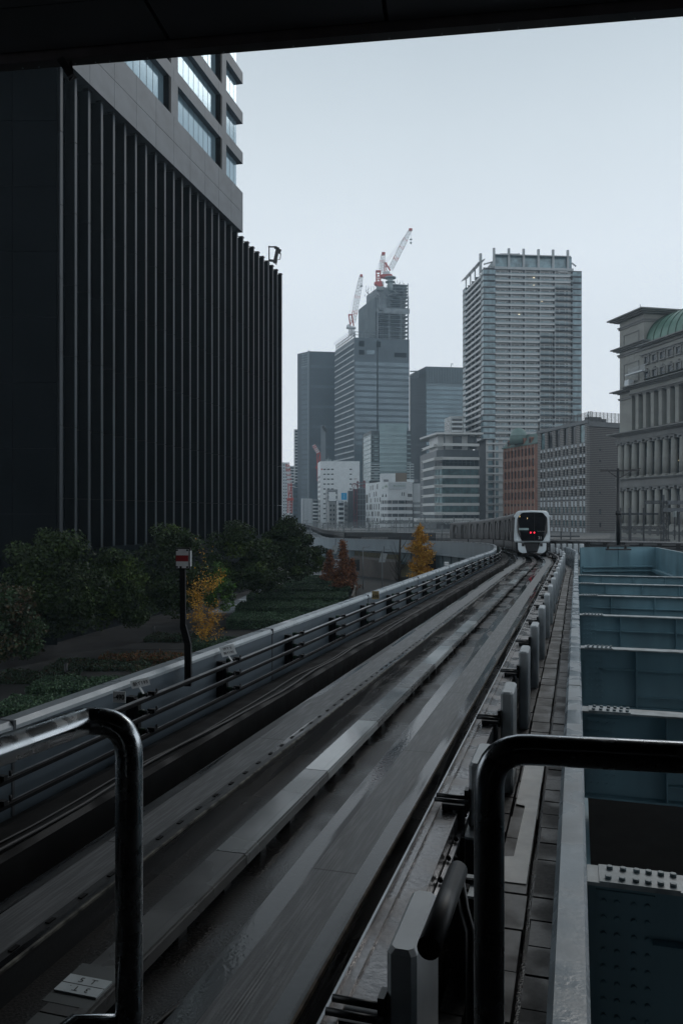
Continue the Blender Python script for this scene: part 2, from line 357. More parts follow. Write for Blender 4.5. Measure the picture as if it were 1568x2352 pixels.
# ------------------------------------------------------------------ guideway
ORD='first second third fourth fifth sixth seventh eighth ninth tenth eleventh twelfth thirteenth fourteenth fifteenth sixteenth seventeenth eighteenth nineteenth twentieth'.split()
ORD+=['twenty-'+o for o in ORD[:9]]+['thirtieth']+['thirty-'+o for o in ORD[:9]]
gw=thing('guideway','wet concrete rubber-tyred guideway running from the station towards the train','elevated track',(0,0,0))
END=SMX-2
sweep(MB(),[(-2.42,-.8),(-2.42,-.45),(1.655,-.45),(1.655,-.66),(2.40,-.66),(2.40,-.8)],-8,END).build('deck',M['gravel'],gw)
sweep(MB(),rect(-.53,.53,-.45,-.18),-8,130).build('channel_floor',M['gravel'],gw)
o=sweep(MB(),[(-1.15,-.45),(-1.15,-.02),(-1.12,0),(-.62,0),(-.60,.025),(-.53,.025),(-.53,-.45)],-8,150).build('running_slab',M['slab_l'],gw)
o['label']='left running slab with broken pale kerb edge'
# worn pale arris along the kerb of the left slab
rl=random.Random(3)
sweep(MB(),[(-.545,.0255),(-.545,.029),(-.526,.029),(-.526,.012),(-.5295,.012),(-.5295,.0255)],2,70,1).build('worn_edge',mat('crumbled_kerb_edge',(.012,.011,.011),.8,0,.4,9,col2=(.21,.20,.17),det=8),gw)
sweep(MB(),[(.53,-.45),(.53,0),(1.15,0),(1.15,-.45)],-8,150).build('running_slab',M['slab_r'],gw)
sweep(MB(),[(1.136,.001),(1.152,.001),(1.152,-.028),(1.1505,-.028),(1.1505,-.0005),(1.136,-.0005)],2,60,1).build('worn_edge',mat('rusty_slab_edge',(.012,.011,.01),.8,0,.4,9,col2=(.12,.09,.06),det=8),gw)
sweep(MB(),[(-2.25,-.45),(-2.25,-.10),(-2.02,-.02),(-1.66,-.02),(-1.62,-.06),(-1.62,-.45)],-8,130).build('side_kerb',M['conc_dark'],gw)
cb=MB()
for k,(uu,zz) in enumerate(((-1.52,-.41),(-1.46,-.42),(-1.40,-.40),(-1.55,-.36),(-1.34,-.42),(-1.69,.0),(-1.78,.0))):
    pts=[]; s=1.5
    while s<64: pts.append(T(s,uu+.035*math.sin(s*.9+k*2)+.02*math.sin(s*2.3+k),zz+.012*math.sin(s*1.7+k))); s+=.6
    cb.tube(pts,.011+.003*(k%3),6)
cb.build('cables',M['rubber'],gw)
s=2.6; k=0
while k<98: sweep(MB(),rect(-.665,-.635,.0005,.008),s,s+.07,1).build('anchor_clip',M['conc_dark'],gw); s+=.34; k+=1
# centre guide covers, each a part
sc=0.05; k=0; cols=['cov1','cov2','cov1','cov3','cov1','cov2']
while sc<120:
    m_=M[('cov3','cov2','cov3','cov2','cov1','cov2','cov3','cov1','cov2','cov1','cov2','cov3')[k%12]]; mb=MB(); a,b=sc+.006,sc+2.08-.006
    sweep(mb,rect(-.125,.055,-.05,.002),a,b,1.05); sweep(mb,rect(.058,.112,-.05,0.004),a,b,1.05); sweep(mb,rect(.113,.128,-.085,-.012),a,b,1.05)
    mb.build('cover_plate',m_,gw); sc+=2.08; k+=1
s=.5
while s<60: sweep(MB(),rect(-.05,.07,-.19,-.05),s,s+.12,1).build('cover_support',M['black'],gw); s+=.69
# blue-grey steel below the deck
sweep(MB(),[(-2.1,-3.1),(-2.1,-.81),(2.1,-.81),(2.1,-3.1)],4,END).build('girder',mat('dark_blue_girder',(.10,.15,.17),.6,0,.2,.3),gw)
st=MB(); s=70
while s<230: sweep(st,[(-2.25,-3.08),(-2.25,-1.2),(-2.101,-1.2),(-2.101,-3.08)],s,s+.12,1); s+=4.2
st.build('stiffener',mat('girder_stiffener',(.08,.12,.14),.6),gw)
# parapets
lp=thing('left_parapet_wall'.replace('left_',''),'grey steel parapet wall with pale wet coping along the garden side of the track','parapet wall',(0,0,0))
sweep(MB(),rect(-2.53,-2.42,-1.15,.64),-8,END).build('wall',M['parapet'],lp)
sweep(MB(),[(-2.60,.60),(-2.60,.665),(-2.585,.68),(-2.441,.68),(-2.441,.641),(-2.53,.641),(-2.53,.60)],-8,END).build('coping',M['coping'],lp); sweep(MB(),[(-2.44,.641),(-2.44,.68),(-2.405,.635),(-2.405,.60),(-2.419,.60),(-2.419,.641)],-8,END).build('coping_edge',M['bevel'],lp)
outm=mat('pale_blue_grey_outer_steel',(.24,.295,.33),.5,0,.12,.4,stretch=(1,1,.2))
sweep(MB(),rect(-2.66,-2.531,-1.28,-1.12),4,END).build('ledge',outm,lp)
sweep(MB(),rect(-2.545,-2.531,-1.119,.599),30,END).build('outer_skin',outm,lp)
s=9.0-9*.0; js=MB(); s=0.4
while s<200: sweep(js,rect(-2.605,-2.40,.58,.684),s,s+.035,1); sweep(js,rect(-2.419,-2.413,-.4,.60),s,s+.03,1); s+=6.45
js.build('joint_cover',mat('joint_sealant',(.09,.10,.11),.6),lp)
rp=thing('parapet_wall','blue-grey flat topped girder wall between the walkway and the blue steel pit','parapet wall',(0,0,0))
sweep(MB(),[(2.40,-.6),(2.40,.64),(2.425,.68),(2.545,.68),(2.56,.665),(2.56,-1.5),(2.47,-1.5),(2.47,-.6)],-2,64).build('wall',M['coping_r'],rp)
rj=MB()
for yy in (3.2,9.6,15.5,21.5,27.5,33.5,39,45,51,57): s=S4Y(yy); sweep(rj,[(2.397,.3),(2.397,.642),(2.423,.684),(2.547,.684),(2.563,.667),(2.563,.3),(2.56,.3),(2.56,.665),(2.545,.68),(2.425,.68),(2.40,.64),(2.40,.3)],s,s+.03,1)
rj.build('weld_seam',mat('weld_seam_metal',(.16,.2,.22),.4),rp)
rp2=thing('parapet_wall','far side parapet wall of the curving guideway beyond the train','parapet wall',(0,0,0))
sweep(MB(),rect(2.40,2.52,-1.4,.12),64,END).build('wall',M['parapet'],rp2)
sweep(MB(),rect(2.36,2.56,.121,.17),64,END).build('coping',M['coping'],rp2)
fe=thing('guideway_fence','dark close-posted fence on top of the far curving guideway','fence',(0,0,0))
f=MB(); s=112
while s<END-1: p=T(s,2.46,.171); f.tube([p,T(s,2.46,1.62)],.04,4); s+=.42 if s<240 else 1.2
f.build('posts',M['black'],fe)
r_=MB(); sweep(r_,rect(2.43,2.49,1.60,1.66),112,END-1); sweep(r_,rect(2.43,2.49,.95,.99),112,END-1); r_.build('rail',M['black'],fe)
f=MB(); 
for zz in (.5,.32,.12): sweep(f,rect(-2.15,-2.08,zz-.03,zz+.03),100,END-1)
# ------------------------------------------------------------------ conductor rails on the left wall
cr=thing('conductor_rails','three stacked steel power rails on brackets along the left parapet','power rails',(0,0,0))
for zz,w_ in ((.50,.05),(.30,.022),(.09,.012)):
    mb=MB(); sweep(mb,rect(-2.12-w_/2,-2.12+w_/2,zz+.0265,zz+.031),-6,112,1.5); mb.build('worn_top',M['steel'],cr); m_='steel_dark'
    mb=MB(); sweep(mb,[(-2.145,zz-.012),(-2.145,zz+.02),(-2.135,zz+.026),(-2.095,zz+.026),(-2.085,zz+.02),(-2.085,zz-.012)],-6,112,1.5); mb.build('rail',M[m_],cr)
def cyl(mb,x0,x1,y,z,r,n=10): return mb.tube([(x0,y,z),(x1,y,z)],r,n)
sup=MB().box(-2.415,-2.32,-.045,.045,-.02,.50); sup.box(-2.32,-2.27,-.035,.035,-.02,.48)
bparts=[('support',sup,M['black'],None)]
for zz in (.54,.34,.13):
    ins=MB(); clampm=MB()
    for a in (0,):
        cyl(ins,-2.27,-2.21,.0,zz-.03,.045); cyl(ins,-2.205,-2.175,.0,zz-.03,.036)
    clampm.box(-2.175,-2.10,-.045,.045,zz-.055,zz+.005); clampm.box(-2.16,-2.07,-.02,.03,zz-.01,zz+.03)
    clampm.tube([(-2.12,-.10,zz-.02),(-2.12,-.10,zz+.035)],.012,6); clampm.tube([(-2.12,.12,zz-.02),(-2.12,.12,zz+.035)],.012,6)
    bparts+=[('insulator',ins,M['green'],None),('clamp',clampm,M['black'],None)]
BR=Kind('rail_bracket','bracket',bparts)
tagplate=[]
ys=[4.4,6.7,9.07,11.35,14.0,16.5,18.9,21.5,24.0,26.5,29.0,31.5,34,36.5,39,41.5,44,46.5,49,52,55,58,62,66,70]
for i,yy in enumerate(ys):
    yy-=.62; s=S4Y(yy)
    if yy>=49: s=S4Y(49)+(yy-49)*1.04
    b_=T(s,0,0)
    lab='%s black bracket of the left power rails, counted from the platform'%ORD[i]
    if i==2: lab='rail bracket under the first white number tag'
    if i==3: lab='rail bracket under the second two-row white tag'
    BR.place(b_,ANG(s),lab,None if i in(2,3) else 'brackets of the power rails on the left parapet')
    if i in (2,3): tagplate.append(s)
def local(s): 
    tx,ty=TAN(s); return Vector((ty,-tx,0)),Vector((tx,ty,0)),Vector((0,0,1))   # across, along, up
for idx,s in enumerate(tagplate):
    n_,d_,z_=local(s)
    nn=Vector((.30,-.70,.62)).normalized(); xd=Vector((.90,.25,.30)); xd=(xd-nn*xd.dot(nn)).normalized(); yd=nn.cross(xd)
    org=T(s-.02,-2.25,.66)
    W,Hh=(.105,.05) if idx==0 else (.11,.085)
    t_=thing('number_tag',['small white tag with one row of black characters, tilted above the rails','larger white tag with two rows of characters, tilted above the rails'][idx],'tag',org)
    MB().hexa([org+xd*a+yd*b+nn*c for c in (-.004,0) for a,b in ((-W,-Hh),(W,-Hh),(W,Hh),(-W,Hh))]).build('plate',M['sign'],t_)
    MB().bar(org-yd*Hh-xd*.02,org-yd*(Hh+.09)-xd*.0,.03,.008).build('stem',M['postgrey'],t_)
    if idx==0: lettering('新T193',t_,org+nn*.002,xd,yd,.055,M['ink'],width=.17,bold=.01)
    else:
        lettering('汐T S',t_,org+nn*.002+yd*.035,xd,yd,.045,M['ink'],width=.13,bold=.01); lettering('新T190',t_,org+nn*.002-yd*.035,xd,yd,.045,M['ink'],width=.15,bold=.01)
s=S4Y(16.4)
t_=thing('number_tag','tiny blank-looking white tag tilted above the rails beyond the tan 500 sign','tag',T(s,-2.27,.64)); o_=T(s,-2.27,.66)
MB().bar(o_-Vector((.05,0,.0)),o_+Vector((.03,0,.07)),.05,.006).build('plate',M['sign'],t_)
# kilometre signs
def kmsign(x,y,Y,wd,ht,m_,lines,label):
    c=P(x,y,Y); n_,d_,z_=local(S4Y(min(Y,48)))
    xd=(n_*.97+d_*.12).normalized(); nn=xd.cross(z_)
    t_=thing('distance_sign',label,'sign',c)
    MB().hexa([c+xd*a+z_*b+nn*q for q in (-.008,0) for a,b in ((-wd/2,-ht/2),(wd/2,-ht/2),(wd/2,ht/2),(-wd/2,ht/2))]).build('plate',m_,t_)
    MB().bar(c-nn*.012,c-nn*.09,.03,.03).build('bracket',M['postgrey'],t_)
    for s_,dy,h_,w_ in lines: lettering(s_,t_,c+nn*.003+z_*dy,xd,z_,h_,M['ink'],width=w_,bold=.015)
kmsign(274,1601,7.55,.122,.105,M['sign'],[('-490',0,.05,.108)],'pale sign plate reading -490 on the parapet near the left handrail')
kmsign(862,1367,16.6,.15,.17,M['signtan'],[('0 K',.05,.03,.06),('500',-.02,.07,.125)],'tan sign plate reading 0K 500 on the parapet wall')
kmsign(1025,1294.5,29.5,.16,.13,M['sign'],[('510',0,.07,.12)],'small far sign plate reading 510 on the parapet wall')
# red and white board on a dark cranked post
Yp=8.35+1.9
pb=P(432,1560,Yp)
bt=thing('signal_board','square white board with red band on a dark cranked post beside the parapet','sign',pb)
MB().bar(P(432.5,1575,Yp),P(432,1478,Yp),.082,.08).build('post',M['black'],bt)
mb=MB().bar(P(432,1480,Yp),P(421,1437,Yp),.078,.07); mb.bar(P(421,1440,Yp),P(420,1300,Yp),.068,.07); mb.build('crank',M['black'],bt)
n_,d_,z_=local(S4Y(Yp-2)); c=P(419,1283,Yp-.03)
bd=MB().box(-.085,.085,-.012,0,-.13,.13); 
bm=MB(); bm.v=[]; 
def obox(mb,c,xd,yd,zd,x0,x1,y0,y1,z0,z1): return mb.hexa([c+xd*a+yd*b+zd*q for q in (z0,z1) for a,b in ((x0,y0),(x1,y0),(x1,y1),(x0,y1))])
xd=Vector((.985,-.17,0)); yd=Vector((.17,.985,0))
o=obox(MB(),c,xd,yd,z_,-.083,.083,-.006,.012,-.122,.122).build('board',M['sign'],bt)
obox(MB(),c,xd,yd,z_,-.0832,.0832,-.0095,-.006,-.035,.042).build('red_band',M['red'],bt)
mb=MB(); 
for a in (-.07,.07):
    for q in (-.108,.108): obox(mb,c,xd,yd,z_,a-.014,a+.014,-.01,-.006,q-.01,q+.01)
mb.build('corner_clip',M['black'],bt)
obox(MB(),c,xd,yd,z_,-.097,.097,.0125,.05,-.14,.14).build('casing',M['black'],bt)
obox(MB(),c,xd,yd,z_,.099,.106,.0,.06,-.10,.10).build('side_strip',M['postgrey'],bt)

# ------------------------------------------------------------------ right guide rail and posts
gr=thing('guide_rail','wet steel guide rail running along the right of the running slab','guide rail',(0,0,0))
sweep(MB(),[(1.41,.10),(1.41,.29),(1.422,.29),(1.422,.262),(1.468,.262),(1.468,.272),(1.478,.272),(1.478,.25),(1.62,.25),(1.62,.262),(1.632,.262),(1.632,.10)],-4,118).build('beam',mat('wet_brown_steel',(.20,.19,.19),.45,.45,.3,5,uv=True,rough2=.15,rs=2.5,bump=.25,bs=22),gr)
sweep(MB(),rect(1.409,1.4225,.2905,.2935),-4,118).build('worn_edge',mat('polished_edge',(.34,.36,.38),.4,.7),gr)
sweep(MB(),rect(1.45,1.60,-.45,-.2),-4,118,).build('base_plinth',M['conc_dark'],gr)
pm=MB().bbox(1.70,1.835,-.30,.30,-.5,.62,.022)
ar=MB()
for a in (-.06,.04): cyl(ar,1.44,1.70,a-.30,.335,.017,8)
ar.box(1.50,1.69,-.37,-.22,.26,.31); ar.box(1.60,1.66,-.40,-.2,-.4,.26); ar.tube([(1.63,-.36,-.1),(1.63,-.36,.28)],.05,10); ar.box(1.67,1.70,-.34,-.25,.24,.42)
PK=Kind('guide_rail_post','post',[('casing',pm,M['postgrey'],None),('clamp_arm',ar,M['black'],None)])
yy_=[3.7,9.35-3.0+.02,9.4,12.3,15.4,18.5,21.7,24.9,28.1,31.3,34.5,37.7,40.9,44.1,47.3]
# measured post tops on the photograph fix the spacing
tops=[4.3,7.0,9.6,12.35,15.2,18.2,21.3]
yy_=tops+[21.1+2.95*k for k in range(1,26)]
for i,yy in enumerate(yy_):
    s=S4Y(yy) if yy<49 else S4Y(49)+(yy-49)*1.043
    PK.place(T(s,0,0),ANG(s),('%s box shaped grey guide rail post along the walkway, counted from the platform'%ORD[i]),None if i==0 else 'grey posts holding the right guide rail')
# slim lower rail with linkages and boxes near the platform
sl=thing('contact_strip','slim flat steel strip with bolted links below the guide rail near the platform','rail strip',(0,0,0))
sweep(MB(),rect(1.64,1.675,.10,.145),1.0,7.6).build('strip',M['steel'],sl)
lk=MB()
for s in (4.6,5.9,6.25,6.6,7.1):
    for du,zz in ((0,0),(.05,0)):
        p=T(s,1.66+du,.17); lk.tube([p,p+Vector((0,0,.0))+Vector((.0,.03,0))],.017,6)
    a=T(s,1.70,.16); lk.bar(a,a-Vector((0,0,.3)),.03,.02)
lk.build('link',M['steel_dark'],sl)
for k,(s,u0,u1,z1) in enumerate(((6.15,1.70,1.95,.05),(6.95,1.70,1.93,.12))):
    n_,d_,z_=local(s); b_=T(s,0,0)
    t_=thing('junction_box',['flat pale lidded junction box under the guide rail, nearer one','flat pale junction box with raised catches, farther one'][k],'box',T(s,1.8,-.45))
    obox(MB(),b_,n_,d_,z_,u0,u1,-.14,.16,-.45,z1-.02).build('case',M['black'],t_)
    obox(MB(),b_,n_,d_,z_,u0-.01,u1+.01,-.15,.17,z1-.019,z1).build('lid',mat('pale_lid',(.62,.66,.68),.35),t_)
    q=MB(); obox(q,b_,n_,d_,z_,u0+.04,u1-.04,.02,.05,z1+.001,z1+.03); obox(q,b_,n_,d_,z_,u0+.09,u0+.12,-.1,-.02,z1+.001,z1+.02); q.build('catch',M['steel_dark'],t_)
# ------------------------------------------------------------------ walkway of trough covers
ww=thing('cable_walkway','walkway of speckled pavers and pale trough covers beside the right parapet','walkway',(0,0,0))
rw=random.Random(5)
def slabrow(u0,u1,zt,L_,s0,s1,m_,name,maxn=100):
    s=s0; n=0; rest=MB()
    while s<s1:
        jz=rw.uniform(-.006,.006); ju=rw.uniform(-.006,.006); mb=MB() if n<maxn else rest
        sweep(mb,[(u0+ju,-.62),(u0+ju,zt+jz),(u1+ju,zt+jz),(u1+ju,-.62)],s+.011,s+L_-.011,2)
        if n<maxn: mb.build(name,m_,ww)
        s+=L_; n+=1
    if rest.v: o=rest.build(name,m_,ww); o['kind']='stuff'
slabrow(1.885,2.13,-.445,.56,1.6,80,M['cover'],'trough_cover')
slabrow(1.70,1.845,-.50,.50,1.6,80,M['paver'],'paver')
slabrow(2.175,2.37,-.50,.38,1.6,80,M['paver'],'paver')
# bright stepped plate on the walkway
zp=lambda q:T(q,0,-.45).z
def onwalk(x,y):
    Y=(2.51+.45)*F/(y-1196); return Vector(((x-CX)/F*Y,Y,0))
pts=[onwalk(*q) for q in ((1205,1754),(1249,1757),(1207.5,2033),(1158,2027),(1155,1969),(1179,1969),(1205,1852.6),(1184,1848))]
for p in pts: p.z=T(S4Y(p.y),0,-.443).z
solid('cover_plate',MB().extr(pts,(0,0,.006)),M['plate'],'bright stepped metal plate lying on the walkway behind the right handrail','metal plate')
# 5T / 3T plate on the centre cover
sm=float(4.27/.9591); n_,d_,z_=local(sm); c=T(sm,0,.012)+n_*(-.02)
t_=thing('marker_plate','pale plate marked 5 T and upside down 3 T on the centre cover','sign',c)
obox(MB(),c,n_,d_,z_,-.14,.12,-.075,.075,-.006,.004).build('plate',mat('pale_marker',(.50,.55,.57),.4,0,.1,8),t_)
obox(MB(),c,n_,d_,z_,-.141,.121,-.0025,.0025,.0042,.0048).build('line',M['ink'],t_)
lettering('5  T',t_,c+z_*.0052+d_*.038-n_*.005,n_,d_,.040,M['ink'],width=.105)
lettering('3  T .',t_,c+z_*.0052-d_*.038-n_*.012,-n_,-d_,.040,M['ink'],width=.125)
obox(MB(),c,n_,d_,z_,-.15,.13,-.16,.20,-.0095,-.0065).build('backing',M['cov2'],t_)
# loose black hose in the channel
pts=[T(3.2+.25*k,.30+.10*math.sin(k*.9)+.03*k,-.165) for k in range(10)]
hs_=thing('cable','loose black cable snaking over the channel floor near the marker plate','cable',pts[0]); mb=MB(); mb.tube(pts,.013,8); mb.build('sheath',M['rubber'],hs_)
p=pts[5]; MB().tube([p-Vector((.02,.02,0)),p+Vector((.02,.02,0))],.018,8).build('clip',M['steel'],hs_)

# ------------------------------------------------------------------ blue steel pit on the right
nx=Vector((.9591,-.2829,0)); dx=Vector((.2829,.9591,0)); Z=Vector((0,0,1))
pitw=thing('pit_wall','blue painted steel wall closing the far and right side of the pit','steel wall',(18,54,0))
def zh(Y,h): return EYE-(h+.00875*Y)
A=Vector((16.2,54.0,0)); B=Vector((21.6,54.9,0)); D=Vector((10.0,3.5,0))
mb=MB()
for a,b in ((A,B),(B,D)):
    d_=(b-a).normalized(); n_=Vector((d_.y,-d_.x,0))
    sgn = -1
    if a is A: n_=-n_*1.0; n_=Vector((-d_.y,d_.x,0))
    else: n_=Vector((-d_.y,d_.x,0))*-1; n_=Vector((abs(n_.x),n_.y if n_.x>0 else -n_.y,0))
    q=[a,b,b+n_*.15,a+n_*.15]
    mb.hexa([Vector((p.x,p.y,zh(p.y,6.5))) for p in q]+[Vector((p.x,p.y,zh(p.y,1.83))) for p in q])
    wallseg=(a,b,n_)
mb.build('wall',M['wellblue'],pitw)
mb=MB(); d_=(B-A).normalized(); n_=Vector((d_.y,-d_.x,0))
for h0,h1,dd in ((1.80,1.83,.05),(3.10,3.18,.25),(3.4,3.46,.25)):
    q=[A+d_*.1,B-d_*.3,B-d_*.3+n_*dd,A+d_*.1+n_*dd]; mb.hexa([Vector((p.x,p.y,zh(p.y,h1))) for p in q]+[Vector((p.x,p.y,zh(p.y,h0-.003))) for p in q])
p=A+(B-A)*.5; q=[p,p+d_*.08,p+d_*.08+n_*.1,p+n_*.1]; mb.hexa([Vector((v.x,v.y,zh(v.y,3.09))) for v in q]+[Vector((v.x,v.y,zh(v.y,1.84))) for v in q])
mb.build('rib',M['wellblue'],pitw)
mb=MB(); d_=(D-B).normalized(); n_=Vector((d_.y,-d_.x,0)); n_=n_ if n_.x<0 else -n_
q=[B+d_*.4,D,D+n_*.3,B+d_*.4+n_*.3]; mb.hexa([Vector((p.x,p.y,zh(p.y,3.5))) for p in q]+[Vector((p.x,p.y,zh(p.y,3.3))) for p in q]); mb.build('ledge',M['wellblue'],pitw)
lw=thing('pit_side_wall','dark blue steel web under the flat topped parapet on the left of the pit','steel wall',(0,0,0))
sweep(MB(),rect(2.475,2.62,-4.2,-1.52),1,60).build('web',M['wellblue'],lw)
sweep(MB(),rect(2.561,2.66,-1.50,-1.36),1,60).build('flange',M['wellblue'],lw)
rows=['nearest','second nearest','third from the platform','fourth from the platform','fifth from the platform','second farthest','farthest']
for i,yy in enumerate((5.65,10.6,15.8,21.3,26.9,32.0,36.8,41.0)):
    if i==7: continue
    s=(yy+.74)/.9591; o0=T(s,2.56,0); x0,y0=o0.x,o0.y
    # length to the right wall
    t0=(y0-3.5); xr=10.0+t0*(11.6/51.4); Lb=(xr-x0)/.9591-.1 - .0
    base=Vector((x0,y0,0)); zt=zh(y0,2.5); dep=1.14
    tb=thing('cross_beam','blue riveted cross beam with pale worn top flange over the pit, %s'%rows[i],'steel beam',Vector((x0,y0,zt-dep)),0,'cross beams over the blue pit')
    def bb(mb,a,b,c0,c1,z0,z1): return obox(mb,Vector((x0,y0,zt)),nx,dx,Z,a,b,c0,c1,z0,z1)
    bb(MB(),.02,Lb,-.14,.14,-.025,0).build('flange',M['wellpale'],tb)
    mb=MB(); bb(mb,.02,Lb,-.012,.012,-dep+.025,-.025); bb(mb,.02,Lb,-.14,.14,-dep,-dep+.024); mb.build('web',M['wellblue'],tb)
    mb=MB(); u=1.05
    while u<Lb: bb(mb,u,u+.02,-.13,-.013,-dep+.026,-.026); u+=1.35
    mb.build('stiffener',M['wellblue'],tb)
    mb=MB(); bb(mb,.45,1.03,-.10,-.014,-.42,-.40); u=1.09
    while u<Lb-1: bb(mb,u,u+1.28,-.10,-.014,-.42,-.40); bb(mb,u,u+1.28,-.10,-.014,-.93,-.91); u+=1.35
    mb.build('longitudinal_rib',M['wellblue'],tb)
    mb=MB(); bb(mb,.10,.62,-.15,.13,.002,.016); mb.mi=0
    bo=MB(); b2=MB()
    for u in (.16,.25,.34,.42,.50,.58):
        for c_ in (-.09,.07): 
            p=Vector((x0,y0,zt+.016))+nx*(u+(.015 if c_>0 else 0))+dx*c_; bo.tube([p,p+Z*.022],.022,6)
    for zz in range(8):
        for u in (.13,.22,.33,.42):
            p=Vector((x0,y0,zt-.17-.115*zz))+nx*u-dx*.014; b2.tube([p-dx*.012,p-dx*.04],.018,6)
    mb.build('splice_plate',M['wellpale'],tb); 
    mb=MB(); bb(mb,.08,.47,-.026,-.0125,-dep+.08,-.1); mb.build('gusset_plate',M['wellblue'],tb)
    bo.build('bolts',mat('bolt_paint',(.20,.26,.28),.4) if i==0 else bpy.data.materials['bolt_paint'],tb); b2.build('rivets',M['wellblue'],tb)
pg=MB(); pg.prism([(-5,-10),(34,-10),(34,70),(17,70),(8,40),(-1,18)],.03,.25); tag(pg.build('pit_shade_ground',mat('painted_pit_shade',(.0035,.0033,.003),.95,0,.5,2,spec=.1)),kind='structure')  # near-black sheet: the pit's shade is put into the ground colour
# pole with crossbar on the far pit wall
Yq=53.6
pp=thing('utility_pole','dark steel pole with a braced crossbar standing on the far pit wall','pole',P(1419,1254,Yq))
MB().tube([P(1419,1252,Yq),P(1418.5,1180,Yq),P(1418,1076,Yq)],[.13,.115,.10],10).build('shaft',M['black'],pp)
mb=MB().bar(P(1377,1082,Yq),P(1467,1080,Yq),.12,.10); mb.bar(P(1376,1079,Yq),P(1395,1077.5,Yq),.1,.05); mb.bar(P(1448,1078,Yq),P(1470,1076,Yq),.08,.04); mb.build('crossbar',M['black'],pp)
mb=MB().bar(P(1418,1098,Yq),P(1396,1083,Yq),.05); mb.bar(P(1419,1099,Yq),P(1450,1082,Yq),.05); mb.build('brace',M['black'],pp)
mb=MB().tube([P(1418.7,1174,Yq),P(1418.7,1183,Yq)],.19,10); mb.build('collar',M['black'],pp)
mb=MB(); 
for q in (1403,1443): mb.bar(P(q-8,1254,Yq),P(q-8,1262,Yq),.12,.12)
mb.bar(P(1391,1262,Yq-.2),P(1447,1262,Yq-.2),.3,.10); mb.bar(P(1393,1253.5,Yq-.3),P(1445,1253.5,Yq-.3),.18,.08); mb.build('base_frame',M['black'],pp)
# second track swinging off to the right behind the pit
sg=thing('guide_barrier','grey guide barrier with bracket blocks crossing behind the pit','barrier',P(1300,1262,63))
a,b=P(1258,1240.5,64.5),P(1600,1246,60.0)
d_=(b-a).normalized(); n_=Vector((d_.y,-d_.x,0)).normalized()
def seg(mb,t0,t1,h0,h1,c0,c1):
    p=a+d_*t0; q=a+d_*t1; mb.hexa([p+n_*c0-Z*h1,q+n_*c0-Z*h1,q+n_*c1-Z*h1,p+n_*c1-Z*h1,p+n_*c0-Z*h0,q+n_*c0-Z*h0,q+n_*c1-Z*h0,p+n_*c1-Z*h0])
Lt=(b-a).length
mb=MB(); seg(mb,0,Lt,.06,1.6,-.12,-.05); mb.build('wall',mat('mid_grey_barrier',(.10,.105,.11),.5,0,.2,1),sg)
mb=MB(); seg(mb,0,Lt,-.02,.07,-.10,.08); mb.build('top_rail',M['steel'],sg)
mb=MB(); seg(mb,0,Lt,.30,.36,.02,.08); seg(mb,0,Lt,.50,.54,.02,.08); mb.build('rail',M['steel_dark'],sg)
t=.3
while t<Lt: 
    mb=MB(); seg(mb,t,t+.32,.12,.55,-.049,.16); seg(mb,t+.05,t+.2,.14,.2,.16,.3); mb.build('bracket_block',M['black'],sg); t+=1.32
for k in range(6):
    x_=1267+k*13.5; p=P(x_,1249,58.5-k*.25); mbk=MB().bbox(-.15,.15,-.12,.12,0,.62,.03)
    if k==0: KS=Kind('guide_rail_post','post',[('casing',mbk,M['postgrey'],None)])
    KS.place((p.x,p.y,p.z-.62),0,'%s squat grey post of the second track, counted rightwards from the train'%ORD[k],'posts of the second track behind the pit')
d2=MB(); q=[P(1262,1262,58),P(1335,1262,58),P(1600,1262,56),P(1600,1262,64),P(1250,1262,66)]
zz=EYE-3.25
d2.prism([(9,20.0)]*0+[(16.0,56.2),(23,56.2),(30,53),(32,62),(14.5,68)],zz-.5,zz); tag(d2.build('track_bed',M['conc']),kind='structure')
